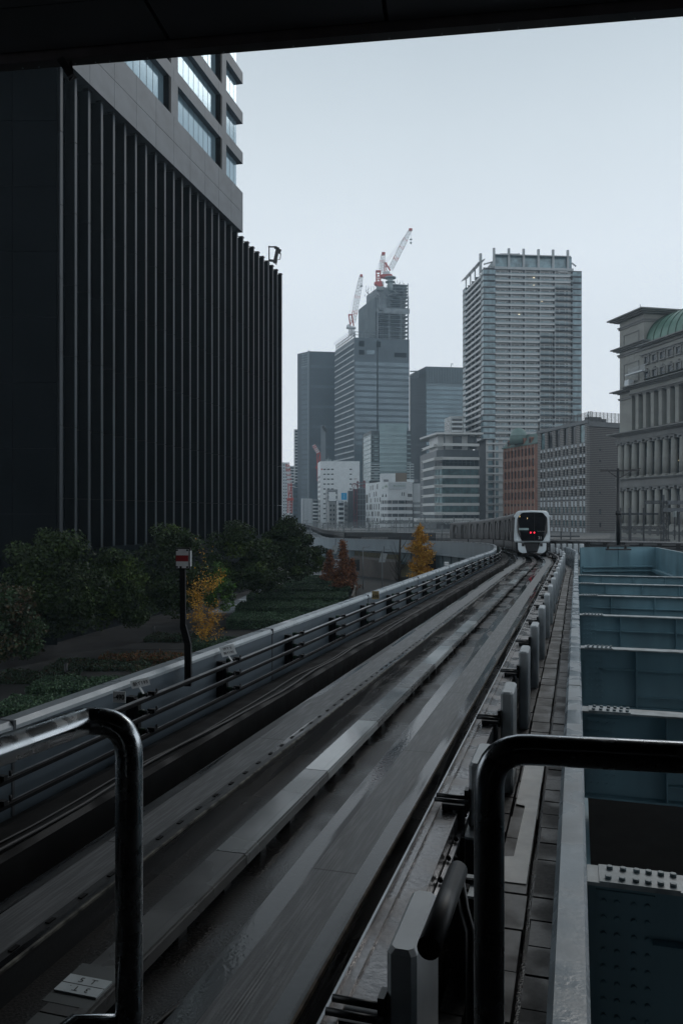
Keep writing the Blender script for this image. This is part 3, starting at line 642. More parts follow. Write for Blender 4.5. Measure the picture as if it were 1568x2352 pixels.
# ------------------------------------------------------------------ train
def carpose(s): 
    x,y=CL(s); return T(s,0,0),ANG(s)
S0=S4Y(49)+7.3
def front_s():
    best=min(np.arange(52,66,.05),key=lambda q:abs(CL(q)[1]-56.1)); return float(best)
S0=front_s()
p0,_=carpose(S0)
tr=thing('train','white fronted driverless train with red tail lights marked 31, rounding the curve','train',p0)
def cs(hw=1.235):       # body outline half, (x,z)
    return [(0,3.29),(.92,3.25),(1.08,3.16),(1.15,3.0),(1.19,2.3),(1.235,1.5),(1.235,1.15),(1.19,1.03),(0,1.03)]
def full(h): return h+[(-x,z) for x,z in h[::-1] if x>0.001]
for k in range(6):
    sa=S0+.0+9.0*k; sm_=sa+4.4
    c,_=carpose(sm_); a1,_=carpose(sa+.2); a2,_=carpose(sa+8.6)
    d=(a2-a1).normalized(); n=Vector((d.y,-d.x,0)).normalized(); up=n.cross(d)
    org=c
    def LP(x,y,z): return org+n*x+d*y+up*z
    y0=-4.35 if k else -4.1; y1=4.3
    mb=MB(); sh=full([(0,3.22),(.95,3.17),(1.10,3.02),(1.16,2.4),(1.20,1.6),(1.20,1.05),(0,1.0)])
    mb.extr([LP(x,y0,z) for x,z in sh],d*(y1-y0)); body=mb.build('car_body',M['trainsteel'],tr)
    mb=MB()
    for sgn in (-1,1):
        for yc in (-3.0,-.9,1.0,3.0):
            if yc in(-3.0,3.0) or True:
                w_=.38
                if yc in (-.9,1.0): w_=.5
                xo=1.185*sgn
                mb.hexa([LP(xo,yc-w_,1.75),LP(1.225*sgn,yc-w_,1.75),LP(1.225*sgn,yc+w_,1.75),LP(xo,yc+w_,1.75),LP(1.13*sgn,yc-w_,2.65),LP(1.19*sgn,yc-w_,2.65),LP(1.19*sgn,yc+w_,2.65),LP(1.13*sgn,yc+w_,2.65)])
    mb.build('side_window',M['sidewin'],body)
    mb=MB()
    for sgn in (-1,1):
        for yc in (-1.95,2.0):
            for e in (-.5,0,.5): mb.bar(LP(1.21*sgn,yc+e,1.06),LP(1.165*sgn,yc+e,2.85),.05,.04)
    mb.build('door_line',M['sidewin'],body)
    mb=MB(); mb.hexa([LP(-.9,y0+.3,3.18),LP(.9,y0+.3,3.18),LP(.9,y1-.3,3.18),LP(-.9,y1-.3,3.18),LP(-.8,y0+.3,3.28),LP(.8,y0+.3,3.28),LP(.8,y1-.3,3.28),LP(-.8,y1-.3,3.28)]); mb.build('roof_fairing',M['traingrey'],body)
    mb=MB(); mb.hexa([LP(-1.12,y0+.2,.33),LP(1.12,y0+.2,.33),LP(1.12,y1-.2,.33),LP(-1.12,y1-.2,.33),LP(-1.12,y0+.2,1.0),LP(1.12,y0+.2,1.0),LP(1.12,y1-.2,1.0),LP(-1.12,y1-.2,1.0)]); mb.build('underframe',M['black'],tr)
    if k<5:
        nb,_=carpose(sa+8.85); mb=MB(); mb.extr([LP(x*.9,y1,1.0+(z-1)*.95) for x,z in sh],d*.75); mb.build('gangway',M['rubber'],tr)
    if k==0:
        # moulded white front: rings from the face back to the body
        fo=full(cs()); rings=[]
        mb=MB(); mb.smooth=True
        for yy,sc_,dz in ((-4.62,.90,.0),(-4.60,.955,.0),(-4.5,.985,0),(-4.35,1.0,0),(-3.7,1.0,0)):
            rings.append(mb.add([LP(x*sc_,yy+(.16*(abs(x)/1.2)**3 if yy<-4.4 else 0),2.15+(z-2.15)*sc_) for x,z in fo]))
        N=len(fo)
        for r in range(4):
            for i in range(N): j=(i+1)%N; mb.face([rings[r]+i,rings[r]+j,rings[r+1]+j,rings[r+1]+i])
        mb.smooth=False; mb.face([rings[0]+i for i in range(N)])
        face=mb.build('front_shell',M['trainwhite'],tr)
        gh=[(0,3.13),(.60,3.12),(.74,3.08),(.98,2.80),(1.03,2.66),(1.045,2.0),(1.02,1.72),(.76,1.20),(.70,1.13),(0,1.13)]
        mb=MB(); mb.extr([LP(x,-4.66+.10*(abs(x)/1.05)**3,z) for x,z in full(gh)],d*.05); glass=mb.build('windscreen',M['trainblack'],tr)
        mb=MB(); mb.hexa([LP(.14,-4.672,1.12),LP(.16,-4.672,1.12),LP(.16,-4.66,1.12),LP(.14,-4.66,1.12),LP(.14,-4.672,3.1),LP(.16,-4.672,3.1),LP(.16,-4.66,3.1),LP(.14,-4.66,3.1)]); mb.build('door_seam',M['rubber'],glass)
        for x in (-.117,.135):
            mb=MB(); mb.hexa([LP(x+a,-4.675+b,1.72+e) for e in (-.045,.045) for a,b in ((-.04,0),(.04,0),(.04,.02),(-.04,.02))]); mb.build('tail_lamp',M['lamp_red'],tr)
        mb=MB(); mb.hexa([LP(a,-4.672+b,1.965+e) for e in (-.075,.075) for a,b in ((-.93,.01),(-.25,0),(-.25,.02),(-.93,.02))]); mb.build('lower_window',M['dest'],tr)
        for x,z in ((-.86,2.85),(-.34,2.72)):
            mb=MB(); mb.hexa([LP(x+a,-4.668+b,z+e) for e in (-.05,.05) for a,b in ((-.014,0),(.014,0),(.014,.01),(-.014,.01))]); mb.build('interior_lamp',M['lamp_warm'],tr)
        pale=mat('grey_lettering',(.38,.39,.38),.5)
        lettering('31',tr,LP(.50,-4.672,1.36),n,up,.20,pale,width=.20)
        mb=MB(); pr=random.Random(2); pts=[LP(.33+.03*i,-4.674,1.80+.03*math.sin(i*1.3)+.01*pr.random()) for i in range(10)]
        mb.tube(pts,.007,4); pts=[LP(.62+.05*i,-4.674,1.82+.008*math.sin(i*2.)) for i in range(6)]; mb.tube(pts,.006,4); mb.build('emblem',pale,tr)
        for sgn in (-1,1):
            mb=MB(); sk=[(.98,1.0),(.55,1.0),(.52,.86),(.36,.29),(.70,.27),(.86,.36),(.96,.5)]
            mb.extr([LP(x*sgn,-4.35,z) for x,z in sk],d*.5); mb.build('skirt',M['trainwhite'],tr)
            mb=MB(); mb.hexa([LP(.62*sgn+a,-4.40+b,.85+e) for e in (-.1,.12) for a,b in ((-.09,0),(.09,0),(.09,.1),(-.09,.1))]); mb.build('step_recess',M['black'],tr)
            mb=MB(); mb.tube([LP(1.19*sgn,-4.30,2.95),LP(1.22*sgn,-4.36,2.80)],.045,8); mb.build('marker_lamp',M['trainwhite'],tr)
        mb=MB(); mb.extr([LP(x,-4.15,z) for x,z in ((-.5,1.0),(.5,1.0),(.42,.40),(-.42,.40))],d*.5); mb.box(0,0,0,0,0,0) if False else None; mb.build('coupler_box',M['black'],tr)
        mb=MB()
        for sgn in (-1,1): mb.tube([LP(.70*sgn,-3.3,.36),LP(1.0*sgn,-3.3,.36)],.36,16)
        mb.build('tyre',M['rubber'],tr)

# ------------------------------------------------------------------ buildings
class Fr:
    def __init__(s,a,b):    # facade from a to b seen from the camera with a on the left
        s.a=Vector((a[0],a[1],0)); d=Vector((b[0]-a[0],b[1]-a[1],0)); s.L=d.length; s.d=d.normalized(); s.n=Vector((s.d.y,-s.d.x,0))
        mid=s.a+s.d*s.L/2
        if s.n.dot(mid)>0: s.n=-s.n
    def p(s,u,dd,z): v=s.a+s.d*u+s.n*dd; return Vector((v.x,v.y,z))
    def box(s,mb,u0,u1,d0,d1,z0,z1): return mb.hexa([s.p(u,q,z) for z in (z0,z1) for u,q in ((u0,d0),(u1,d0),(u1,d1),(u0,d1))])
    def ux(s,x):       # where the picture column x meets the facade
        t=(x-CX)/F; return (t*s.a.y-s.a.x)/(s.d.x-t*s.d.y)
def plan(pts,Yc,ci):
    H=(HY-pts[ci][1])/F*Yc; o=[]
    for x,y in pts: Y=H*F/(HY-y); o.append(((x-CX)/F*Y,Y))
    return H+EYE,o
def quadplan(L,Cn,R): return [L,Cn,R,(L[0]+R[0]-Cn[0],L[1]+R[1]-Cn[1])]
def zat(y,Y): return EYE-(y-HY)/F*Y
def bld(name,label,pts,Yc,m,z0=0,ci=1,top=None):
    """three picture points left end, corner, right end with their roof heights give plan and height"""
    H,o=plan(pts,Yc,ci); q=quadplan(*o); t=thing(name,label,'building',(o[ci][0],o[ci][1],0))
    MB().prism(q,z0,H if top is None else top).build('wall',m,t)
    return t,H,Fr(o[0],o[1]),Fr(o[1],o[2]),q
def bandset(root,fr,u0,u1,zs,h,d,m,name):
    for z in zs: mb=MB(); fr.box(mb,u0,u1,.001,d,z,z+h); mb.build(name,m,root)
def vbars(mb,fr,u0,u1,step,d0,d1,z0,z1,w_):
    u=u0
    while u<=u1+1e-6: fr.box(mb,u-w_/2,u+w_/2,d0,d1,z0,z1); u+=step
def winset(root,rects,fr,m,d0,d1,name='window',cap=100):
    rest=MB()
    for i,(u0,u1,z0,z1) in enumerate(rects):
        mb=MB() if i<cap else rest; fr.box(mb,u0,u1,d0,d1,z0,z1)
        if i<cap: mb.build(name,m,root)
    if rest.v: rest.build(name,m,root)['kind']='stuff'

# --- black finned block on the left with the grey office block over it
x0b=-36.0; sl_=.24
def bl(Y,off=0): return (x0b+sl_*Y+off*.9724,Y-off*.2334)
def Yb(x): return 36/(sl_-(x-CX)/F)
bk=thing('finned_building','black building with tall vertical fins left of the garden','building',(-20,90,0))
YA,YZ=60.8,Yb(646)
fb=Fr(bl(YA),bl(YZ)); fb.n=Vector((.9724,-.2334,0))
Hf=EYE+34.3
back=Vector((-.9724,.2334,0))*34
pa,pb_=Vector((*bl(YA-.0),0)),Vector((*bl(YZ),0))
MB().prism([(pa.x-.9*.97,pa.y+.2),(pb_.x-.9*.97,pb_.y+.2),(pb_.x+back.x,pb_.y+back.y),(pa.x+back.x,pa.y+back.y)],0,Hf-.4).build('wall',M['tower_glass'],bk)
# end wall facing the station, in tall black panels
ew=MB(); ev=Vector((-1,.02,0))
for k in range(10):
    for r in range(9):
        z0_=r*5.0; z1_=min(z0_+4.96,Hf+.1); a=pa+ev*(k*3.4+.25)+Vector((0,-.14,0)); b=pa+ev*(k*3.4+3.4-.03+.25)+Vector((0,-.14,0))
        ew.hexa([(b.x,b.y,z0_),(a.x,a.y,z0_),(a.x,a.y+.14,z0_),(b.x,b.y+.14,z0_),(b.x,b.y,z1_),(a.x,a.y,z1_),(a.x,a.y+.14,z1_),(b.x,b.y+.14,z1_)])
ew.build('end_wall',M['black_wall'],bk)
NF=29; stepf=fb.L/(NF-1)
fz=random.Random(4)
for i in range(NF):
    u=i*stepf; fm=MB(); fm.mi=0
    tz=Hf+ (0.0)
    for r in range(8):      # flank panels
        fb.box(fm,u-.10,u+.10,-.85,-.02,max(7.2,r*5.6),min(r*5.6+5.58,tz)) if r else None
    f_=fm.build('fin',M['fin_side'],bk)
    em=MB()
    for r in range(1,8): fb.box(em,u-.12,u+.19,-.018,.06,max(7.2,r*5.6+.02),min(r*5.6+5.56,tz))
    em.build('fin_edge',M['fin'],f_)
    em=MB(); fb.box(em,u-.20,u+.34,-.4,.10,tz+.001,tz+.14); em.build('cap',M['black'],f_)
gm=MB()
for r in range(8): fb.box(gm,0,fb.L,-.9,-.86,r*5.6-.06+5.6,r*5.6+.06+5.6)
gm.build('transom',M['black'],bk)
# grey block
gb=thing('office_block','grey stone clad office block with wide pale windows over the black fins','building',(-18,90,Hf))
YE=97.7; fg=Fr(bl(48,.5),bl(YE,.5)); fg.n=Vector((.9724,-.2334,0))
Lg=fg.L; hb=Hf-.0
ztop=Hf+5.05
core=MB(); p,q=fg.p(0,-1.5,0),fg.p(Lg-1.45,-1.5,0); core.prism([(p.x,p.y),(q.x,q.y),(q.x+back.x*.8,q.y+back.y*.8),(p.x+back.x*.8,p.y+back.y*.8)],Hf+.3,Hf+45).build('core_wall',M['black_wall'],gb)
cl=MB()
nu=int(Lg/1.92)
for r,(a,b) in enumerate(((hb+.16,hb+2.5),(hb+2.54,ztop-.03))):
    k=0; u=Lg
    while u>0:
        v=max(0,u-3.85); fg.box(cl,v+.02,u-.02,-1.5,0,a,b); u=v
cl.build('lower_band',M['granite'],gb)
joint=MB()
flh=4.9; sp_=1.42
for fl in range(8):
    zb=ztop+fl*flh; w0=zb; w1=zb+flh-sp_
    # spandrel above the windows
    mb=MB(); u=Lg
    while u>0: v=max(0,u-3.85); fg.box(mb,v+.02,u-.02,-1.5,0,w1+.02,w1+sp_-.02); u=v
    mb.build('spandrel',M['granite'],gb)
    ue=Lg-1.2
    bays=[]; pier=[]
    e1=fg.ux(520); e0=fg.ux(510); wdt=e0-fg.ux(409); 
    pier.append((e0,e1)); u=e0
    bays.append((e1,Lg))
    while u>1:
        bays.append((max(0,u-wdt),u)); pier.append((u-wdt-1.55,u-wdt)); u-=wdt+1.55
    for a,b in pier:
        if b>0: mb=MB(); fg.box(mb,max(a,0),b,-1.5,-.002,w0-.02,w1+.018); mb.build('pier',M['granite'],gb)
    for a,b in bays:
        if b<fg.ux(250): continue
        cor=b==Lg
        mb=MB(); fg.box(mb,a,b-(.7 if cor else 0),-.68,-.6,w0-.01,w1+.015); g_=mb.build('window',M['blueglass'],gb)
        mb=MB(); vbars(mb,fg,a+1.25,b-.8,1.28,-.6,-.58,w0,w1,.03); mb.build('mullion',M['black'],g_)
        if not cor:
            mb=MB(); fg.box(mb,b-.45,b-.001,-.6,-.01,w0,w1); mb.build('reveal',M['fin_side'],g_)
# corner return glass and roof antenna bracket
an=thing('antenna_bracket','black antenna bracket standing on the roof edge of the finned building','antenna',P(620,612,112.5))
Y_=111.5
mb=MB().bar(P(618,628,Y_),P(618,565,Y_),.16); mb.bar(P(616,567,Y_),P(636,567,Y_),.16); mb.bar(P(618,598,Y_),P(637,600,Y_),.2,.3); mb.build('mast',M['black'],an)
mb=MB().bar(P(638,570,Y_),P(631,604,Y_),.45,.5); mb.bar(P(640,582,Y_),P(643,573,Y_),.4,.4); mb.bar(P(630,568,Y_),P(641,572,Y_),.5,.25); mb.tube([P(645,582,Y_),P(643,596,Y_),P(636,596,Y_),P(635,609,Y_),P(627,600,Y_)],.06,5); mb.build('antenna',M['black'],an)

# --- condominium tower
cpts=[(1062,665),(1109.3,614.3),(1335,620.3)]
Yc=330.
H,o=plan(cpts,Yc,1)
con=thing('apartment_tower','tall pale balcony apartment tower with glass corners and roof frame','building',(o[1][0],o[1][1],0))
fl_,fr_=Fr(o[0],o[1]),Fr(o[1],o[2])
m_cw=mat('condo_inner_wall',(.46,.46,.45),.6,0,.12,.3); m_slab=mat('condo_white_slab',(.50,.51,.51),.5,0,.05,.5); m_cd=mat('condo_dark_frame',(.055,.06,.068),.5,0,.2,.4)
m_rail=mat('balcony_glass_rail',(.20,.245,.26),.2,.1,.15,.3,spec=.8)
zlow=zat(1001,Yc)
q=quadplan(*o)
inn=lambda fr,dd:fr.n*-dd
MB().prism([ (fl_.p(0,-1.15,0)+fl_.d*0)[:2], (fl_.p(fl_.L-1.15,-1.15,0))[:2], (fr_.p(fr_.L,-1.15,0))[:2], q[3]],zlow,H-.52).build('core',m_cw,con)
fh=(H-zlow)/27.6; NFL=28
g0,g1=fr_.ux(1137),fr_.ux(1314.5); lg0,lg1=fl_.ux(1068.5),fl_.ux(1103.8)
bays=[fr_.ux(1033.5+.2197*z) for z in (472,625,775,932,1088,1252)]
cr_=random.Random(8)
for k in range(NFL):
    z1=H-.55-k*fh; z0=z1-fh
    if z0<zlow-2: break
    # corner glazing units
    dark = k<2
    for fr,a,b in ((fr_,0,g0-.05),(fr_,g1+.05,fr_.L),(fl_,lg1+.0,fl_.L),(fl_,0,lg0)):
        mb=MB(); fr.box(mb,a+.02,b,-1.15,-.02,z0+.55,z1-.30); mb.build('corner_window',M['glass_b'],con)
        mb=MB(); vbars(mb,fr,a+.5,b-.2,1.7,-.02,.03,z0+.55,z1-.3,.09)
        fr.box(mb,a,b,-1.15,.05,z0+.18,z0+.55); fr.box(mb,a,b,-1.15,.05,z1-.30,z1-.02 if not dark else z1+.1); mb.build('corner_frame',m_cd,con)
        mb=MB(); fr.box(mb,a,b,.051,.09,z0+.26,z0+.33); fr.box(mb,a,b,.051,.09,z0+.44,z0+.50); 
        if not dark: mb.build('corner_trim',m_slab,con)
    # balconies, front
    dk = bays[5]; 
    if k>=2: dk=bays[4]
    if k>=10: dk=bays[3]
    mb=MB(); fr_.box(mb,g0,dk,-1.15,.12,z0,z0+.34); fr_.box(mb,g0,dk,-.02,.12,z0+.34,z0+.62); mb.build('balcony',m_slab,con)
    if dk<g1:
        mb=MB(); fr_.box(mb,dk,g1,-1.15,.08,z0,z0+.16); fr_.box(mb,dk,g1,-.02,.08,z0+.16,z0+.3); mb.build('balcony',m_cd,con)
    mb=MB(); fr_.box(mb,g0,g1,-.01,.03,z0+.64,z0+1.25); mb.build('balcony_rail',m_rail,con)
    mb=MB(); fl_.box(mb,lg0,lg1,-1.15,.12,z0,z0+.34); fl_.box(mb,lg0,lg1,-.02,.12,z0+.34,z0+.95); mb.build('balcony',m_slab,con)
    # glazed doors in the recess
    gl=MB()
    for i in range(5):
        a,b=bays[i]+.55,bays[i+1]-.5; w_=(b-a)
        for f0,f1 in ((.06,.30),(.36,.74),(.82,.97)):
            s_=cr_.uniform(-.03,.03); fr_.box(gl,a+w_*(f0+s_),a+w_*(f1+s_),-1.15,-1.10,z0+.36,z1-.62)
    gl.build('window_row',M['glass_b'] if k%3 else M['glass_d'],con)
    gl=MB(); n_=7
    for i in range(n_): 
        a=lg0+(lg1-lg0)*(i+.15)/n_; fl_.box(gl,a,a+(lg1-lg0)/n_*cr_.uniform(.4,.7),-1.15,-1.10,z0+.36,z1-.6)
    gl.build('window_row',M['glass_d'],con)
mb=MB(); ct=MB()
for u in bays[1:5]: fr_.box(mb,u-.25,u+.25,-1.15,-.03,zlow,H-.6)
fr_.box(mb,g0-.05,g0+.35,-1.15,-.03,zlow,H-.6); fr_.box(mb,g1-.35,g1+.04,-1.15,-.03,zlow,H-.6); mb.build('divider_wall',m_cd,con)
for u in bays[1:5]: fr_.box(ct,u+.26,u+.46,-1.5,-.03,zlow,H-.6)
ct.build('divider_post',m_slab,con)
mb=MB(); vbars(mb,fl_,lg0+4,lg1-2,6.2,-1.15,-.03,zlow,H-.6,.3); mb.build('divider_wall',m_cd,con)
# roof frame
RF=MB(); rz0,rz1=H-.2,zat(568,Yc)
fr_.box(RF,g0-.3,g1+.3,-1.0,.1,H-.5,H+.55); fr_.box(RF,0,g0,-1,.09,H-.1,H+.02)
for z in (460,615,770,925,1078,1232): u=fr_.ux(1033.5+.2197*z); fr_.box(RF,u-.45,u+.45,-1.1,-.2,H+.56,rz1)
for z in (348,1289): u=fr_.ux(1033.5+.2197*z); fr_.box(RF,u-.5,u+.5,-5.5,-4.5,H-.5,rz1-1)
for a,b in zip((470,630,785,940,1095),(606,762,917,1070,1222)):
    u0,u1=fr_.ux(1033.5+.2197*a),fr_.ux(1033.5+.2197*b); RF.hexa([fr_.p(u0,-2,rz1-2.3),fr_.p(u1,-2,rz1-2.3),fr_.p(u1,.5,rz1-3.1),fr_.p(u0,.5,rz1-3.1),fr_.p(u0,-2,rz1-1.9),fr_.p(u1,-2,rz1-1.9),fr_.p(u1,.5,rz1-2.7),fr_.p(u0,.5,rz1-2.7)])
for f in (.05,.28,.5,.72):
    u=fl_.L*f; fl_.box(RF,u,u+.8,-1.15,-.8,H-.5,rz1-3); RF.hexa([fl_.p(u-.5,-2,rz1-3.6),fl_.p(u+5,-2,rz1-3.6),fl_.p(u+5,1.0,rz1-5.2),fl_.p(u-.5,1.0,rz1-5.2),fl_.p(u-.5,-2,rz1-3.2),fl_.p(u+5,-2,rz1-3.2),fl_.p(u+5,1.,rz1-4.8),fl_.p(u-.5,1.,rz1-4.8)])
RF.bar(P(1110,607,334),P(1133,601,334),.6,.5); RF.bar(P(1312,604,334),P(1322,612,334),.5,.5)
RF.build('roof_frame',mat('roof_frame_steel',(.36,.38,.39),.5,0,.1,.3),con)
mb=MB(); fr_.box(mb,g0,g1,-1.4,-1.3,H+.55,rz1-2.5); mb.build('roof_screen',M['glass_b'],con)
MB().prism([fr_.p(6,-6,0)[:2],fr_.p(fr_.L-8,-6,0)[:2],fr_.p(fr_.L-8,-22,0)[:2],fr_.p(6,-22,0)[:2]],H-1.2,rz1-3.2).build('plant_room',mat('plant_room_grey',(.30,.33,.34),.6),con)
mb=MB().bar(P(1147,585.5,336),P(1189,586,336),1.2,.9); mb.bar(P(1189,586.5,336),P(1191.5,583,336),.9,.7); mb.bar(P(1153,594,336),P(1165,588,336),3.5,1.5); mb.build('roof_crane',mat('gondola_grey',(.2,.22,.23),.5),con)
for x,y in ((1193,719),(1227,633),(1227,650.6),(1245.7,687.3),(1190,895)):
    u=fr_.ux(x); z=zat(y,Yc); mb=MB(); fr_.box(mb,u-.3,u+.3,-1.09,-1.0,z-.14,z+.14); mb.build('lit_window',M['lamp_lit'],con)
# lower slot and balconies
fr2=Fr((fr_.p(fr_.ux(1117.5),-1.0,0))[:2],(fr_.p(fr_.ux(1180),-1.0,0))[:2])
MB().prism([fl_.p(fl_.ux(1080),-2.4,0)[:2],fl_.p(fl_.L-2.5,-2.4,0)[:2],fr_.p(fr_.L,-2.4,0)[:2],q[3]],0,zlow-.02).build('lower_core',m_cd,con)
for k in range(13):
    z1=zlow-.3-k*2.92*1.07; z0=z1-2.92*1.07
    if z0<-1: break
    mb=MB(); fr2.box(mb,0,fr2.L,-.9,-.45,z0+.34,z1+.0); mb.build('window_row',m_cw,con)
    mb=MB()
    for i in range(2):
        a=.9+i*6.2; fr2.box(mb,a,a+2.6,-.449,-.40,z0+.36,z1-.5); fr2.box(mb,a+3.2,a+4.4,-.449,-.40,z0+.36,z1-.5)
    mb.build('window',M['glass_b'],con)
    mb=MB(); 
    if k<5: fr2.box(mb,0,fr2.L,-.9,.1,z0,z0+.33); fr2.box(mb,0,fr2.L,0,.1,z0+.331,z0+.7)
    else: 
        for e in (0,.32,.64): fr2.box(mb,0,fr2.L,-.9 if e==0 else -.1,.1,z0+e-.2,z0+e-.03)
    mb.build('balcony',m_slab,con)
mb=MB(); fr2.box(mb,fr2.ux(1132)-.1,fr2.ux(1132)+.5,-.9,-.1,0,zlow-.1); mb.build('divider_wall',m_cd,con)

# --- construction tower
m_ct=mat('construct_cladding',(.07,.095,.112),.5,0,.15,.1); m_cg=mat('construct_glass',(.14,.19,.22),.22,.3,.22,.08,spec=.9); m_fr=mat('construct_frame',(.13,.155,.17),.6,0,.3,.2)  # base colours lightened and blued to stand in for distance haze
m_whb=mat('construct_white_band',(.40,.43,.45),.5,0,.1,.2)
cp=[(769.5,806),(813.8,775),(939.5,780.7)]
Yc=600.
H,o=plan(cp,Yc,1); fA,fB=Fr(o[0],o[1]),Fr(o[1],o[2])
ctw=thing('tower_under_construction','dark blue skyscraper under construction with bare upper floors and cranes on top','building',(o[1][0],o[1][1],0))
MB().prism(quadplan(*o),0,H).build('wall',m_ct,ctw)
fh=14.1/F*Yc; nfl=22
us=fB.ux(866.6)
for k in range(nfl):
    z1=zat(830,Yc)-k*fh; z0=z1-fh*.62
    if z0<5: break
    mb=MB(); fB.box(mb,.6,us-.7,.001,.12,z0,z1); fB.box(mb,us+.7,fB.L-.4,.001,.12,z0,z1); w_=mb.build('window_band',m_cg,ctw)
    mb=MB(); vbars(mb,fB,1.8,us-1.2,1.9,.121,.25,z0,z1,.22); vbars(mb,fB,us+2,fB.L-1,1.9,.121,.25,z0,z1,.22); mb.build('mullion',m_ct,w_)
    zz=zat(793+14.1*k*1.0,Yc)
for k in range(30):
    z1=zat(785,Yc)-k*fh*.98
    if z1<5: break
    mb=MB(); fA.box(mb,0,fA.L-.5,.001,.5,z1-1.0,z1); mb.build('floor_band',m_whb,ctw)
    mb=MB(); vbars(mb,fA,.5,fA.L-1,1.7,.001,.3,z1-fh*.98+.1,z1-1.02,.35); mb.build('mullion',m_fr,ctw)
mb=MB(); fB.box(mb,us-.35,us+.35,.001,.2,0,H-1); mb.build('recess',M['black_wall'],ctw)
mb=MB()
for a,b,c,d in ((824,836,782,795),(874-10,876-2,782,795),(824,836,803,814),(905,933,806,816.5),(842,860,803,812)):
    u0,u1=fB.ux(a),fB.ux(b); fB.box(mb,u0,u1,.001,.15,zat(d,Yc),zat(c,Yc)) if a!=842 else None
mb.build('louvre_opening',M['black_wall'],ctw)
mb=MB(); fB.box(mb,fB.ux(842),fB.ux(860),.001,.15,zat(812,Yc),zat(803,Yc)); mb.build('window_band',m_cg,ctw)
mb=MB(); vbars(mb,fB,1,fB.L-1,1.5,.001,.12,zat(822,Yc),zat(785,Yc),.12); mb.build('cladding_rib',m_fr,ctw)
# crown frame left part
mb=MB()
for z in (H+2,H+4.2):
    fA.box(mb,0,fA.L,-1.0,-.6,z,z+.4); fB.box(mb,0,us,-1.0,-.6,z,z+.4)
vbars(mb,fA,.5,fA.L,4,-1,-.6,H,H+4.6,.5); vbars(mb,fB,.5,us,4,-1,-.6,H,H+4.6,.5)
for k in range(12): u=fA.L*(k+.3)/12; mb.bar(fA.p(u,-.6,H+4.2),fA.p(u-1.2,1.2,H+6.5),.3)
mb.build('crown_frame',m_fr,ctw)
# bare upper floors
c2=Fr(fB.p(us,0,0)[:2],fB.p(fB.L-.4,0,0)[:2]); sideL=46.
bs=Fr((Vector(fB.p(us,0,0))-fA.d*sideL)[:2],fB.p(us,0,0)[:2])
zt2=zat(677.5,c2.a.y); zt3=zat(650,c2.a.y)
us_=MB(); fhu=(zt2-H)/11
for k in range(12):
    z=H+k*fhu
    mb=MB(); mb.prism([bs.p(0,0,0)[:2],c2.a[:2],c2.p(c2.L,0,0)[:2],(Vector(c2.p(c2.L,0,0))-fA.d*sideL)[:2]],z-.25,z+.2); mb.build('floor_slab',m_fr,ctw)
mb=MB(); vbars(mb,c2,.4,c2.L,8.9,-.8,-.0,H,zt2,.85); vbars(mb,bs,.4,bs.L,8.9,-.8,.0,H,zt2,.85)
for dd in (0,-9,-18,-27,-36): c2.box(mb,c2.L-.9,c2.L-.1,dd-.8,dd-.02,H,zt2)
for dd in (-9,-18): vbars(mb,c2,.4,c2.L,8.9,dd-.8,dd,H,zt2,.85)
mb.build('column',m_fr,ctw)
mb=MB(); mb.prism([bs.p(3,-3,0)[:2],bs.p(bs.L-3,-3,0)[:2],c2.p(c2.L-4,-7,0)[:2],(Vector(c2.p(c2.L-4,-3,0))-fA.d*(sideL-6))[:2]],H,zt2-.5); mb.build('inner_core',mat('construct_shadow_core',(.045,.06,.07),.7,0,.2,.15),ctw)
mb=MB(); bs.box(mb,0,bs.L*.92,.05,.3,H+fhu*1.2,zt2-.2); mb.build('netting',mat('dust_netting',(.10,.125,.135),.8,0,.25,.12),ctw)
mb=MB(); c2.box(mb,-.5,c2.L+.3,.3,1.2,zat(716,c2.a.y),zat(707,c2.a.y)); 
for k in range(14): u=c2.L*(k+.5)/14; mb.extr([c2.p(u-1.3,.8,zat(716,c2.a.y)-.01),c2.p(u+1.3,.8,zat(716,c2.a.y)-.01),c2.p(u,.8,zat(721,c2.a.y))],c2.n*.2)
mb.build('safety_netting',mat('white_netting',(.24,.27,.29),.8,0,.25,.3),ctw)
# scaffold lines on the corner and top
mb=MB()
for k in range(22): z=H+k*fhu/2; c2.box(mb,0,c2.L+.4,.25,.4,z,z+.14)
vbars(mb,c2,0,c2.L,2.1,.25,.4,H,H+fhu*3.3,.14); mb.build('scaffolding',mat('scaffold_pipe',(.22,.25,.27),.5),ctw)
# top parts
ra=Fr(c2.p(c2.ux(897),-1,0)[:2],c2.p(c2.L,-1,0)[:2]); mb=MB()
for k in range(5): z=zt2+k*(zt3-zt2)/4; mb.prism([ra.a[:2],ra.p(ra.L,0,0)[:2],ra.p(ra.L,-16,0)[:2],ra.p(0,-16,0)[:2]],z-.3,z+.3)
vbars(mb,ra,.3,ra.L,3.4,-.5,0,zt2,zt3+1.5,.4); vbars(mb,ra,.3,ra.L,3.4,-15,-14.5,zt2,zt3+1,.4); mb.bar(ra.p(2,0,zt2),ra.p(ra.L,0,zt3),.5); mb.bar(ra.p(ra.L,-8,zt2),ra.p(ra.L-3,-8,zt3),.5); mb.build('upper_frame',m_fr,ctw)
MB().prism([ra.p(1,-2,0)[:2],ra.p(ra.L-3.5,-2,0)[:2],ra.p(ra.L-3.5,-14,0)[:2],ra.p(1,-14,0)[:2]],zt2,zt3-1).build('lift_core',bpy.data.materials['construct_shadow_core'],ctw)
zl=zat(665,610); qa,qb=P(841,700,628),P(872,700,600)
MB().prism([(qa.x,qa.y),(qb.x,qb.y),(qb.x+10,qb.y+10),(qa.x+10,qa.y+10)],zt2-12,zl).build('left_frame',m_fr,ctw)
mb=MB(); pr=random.Random(6)
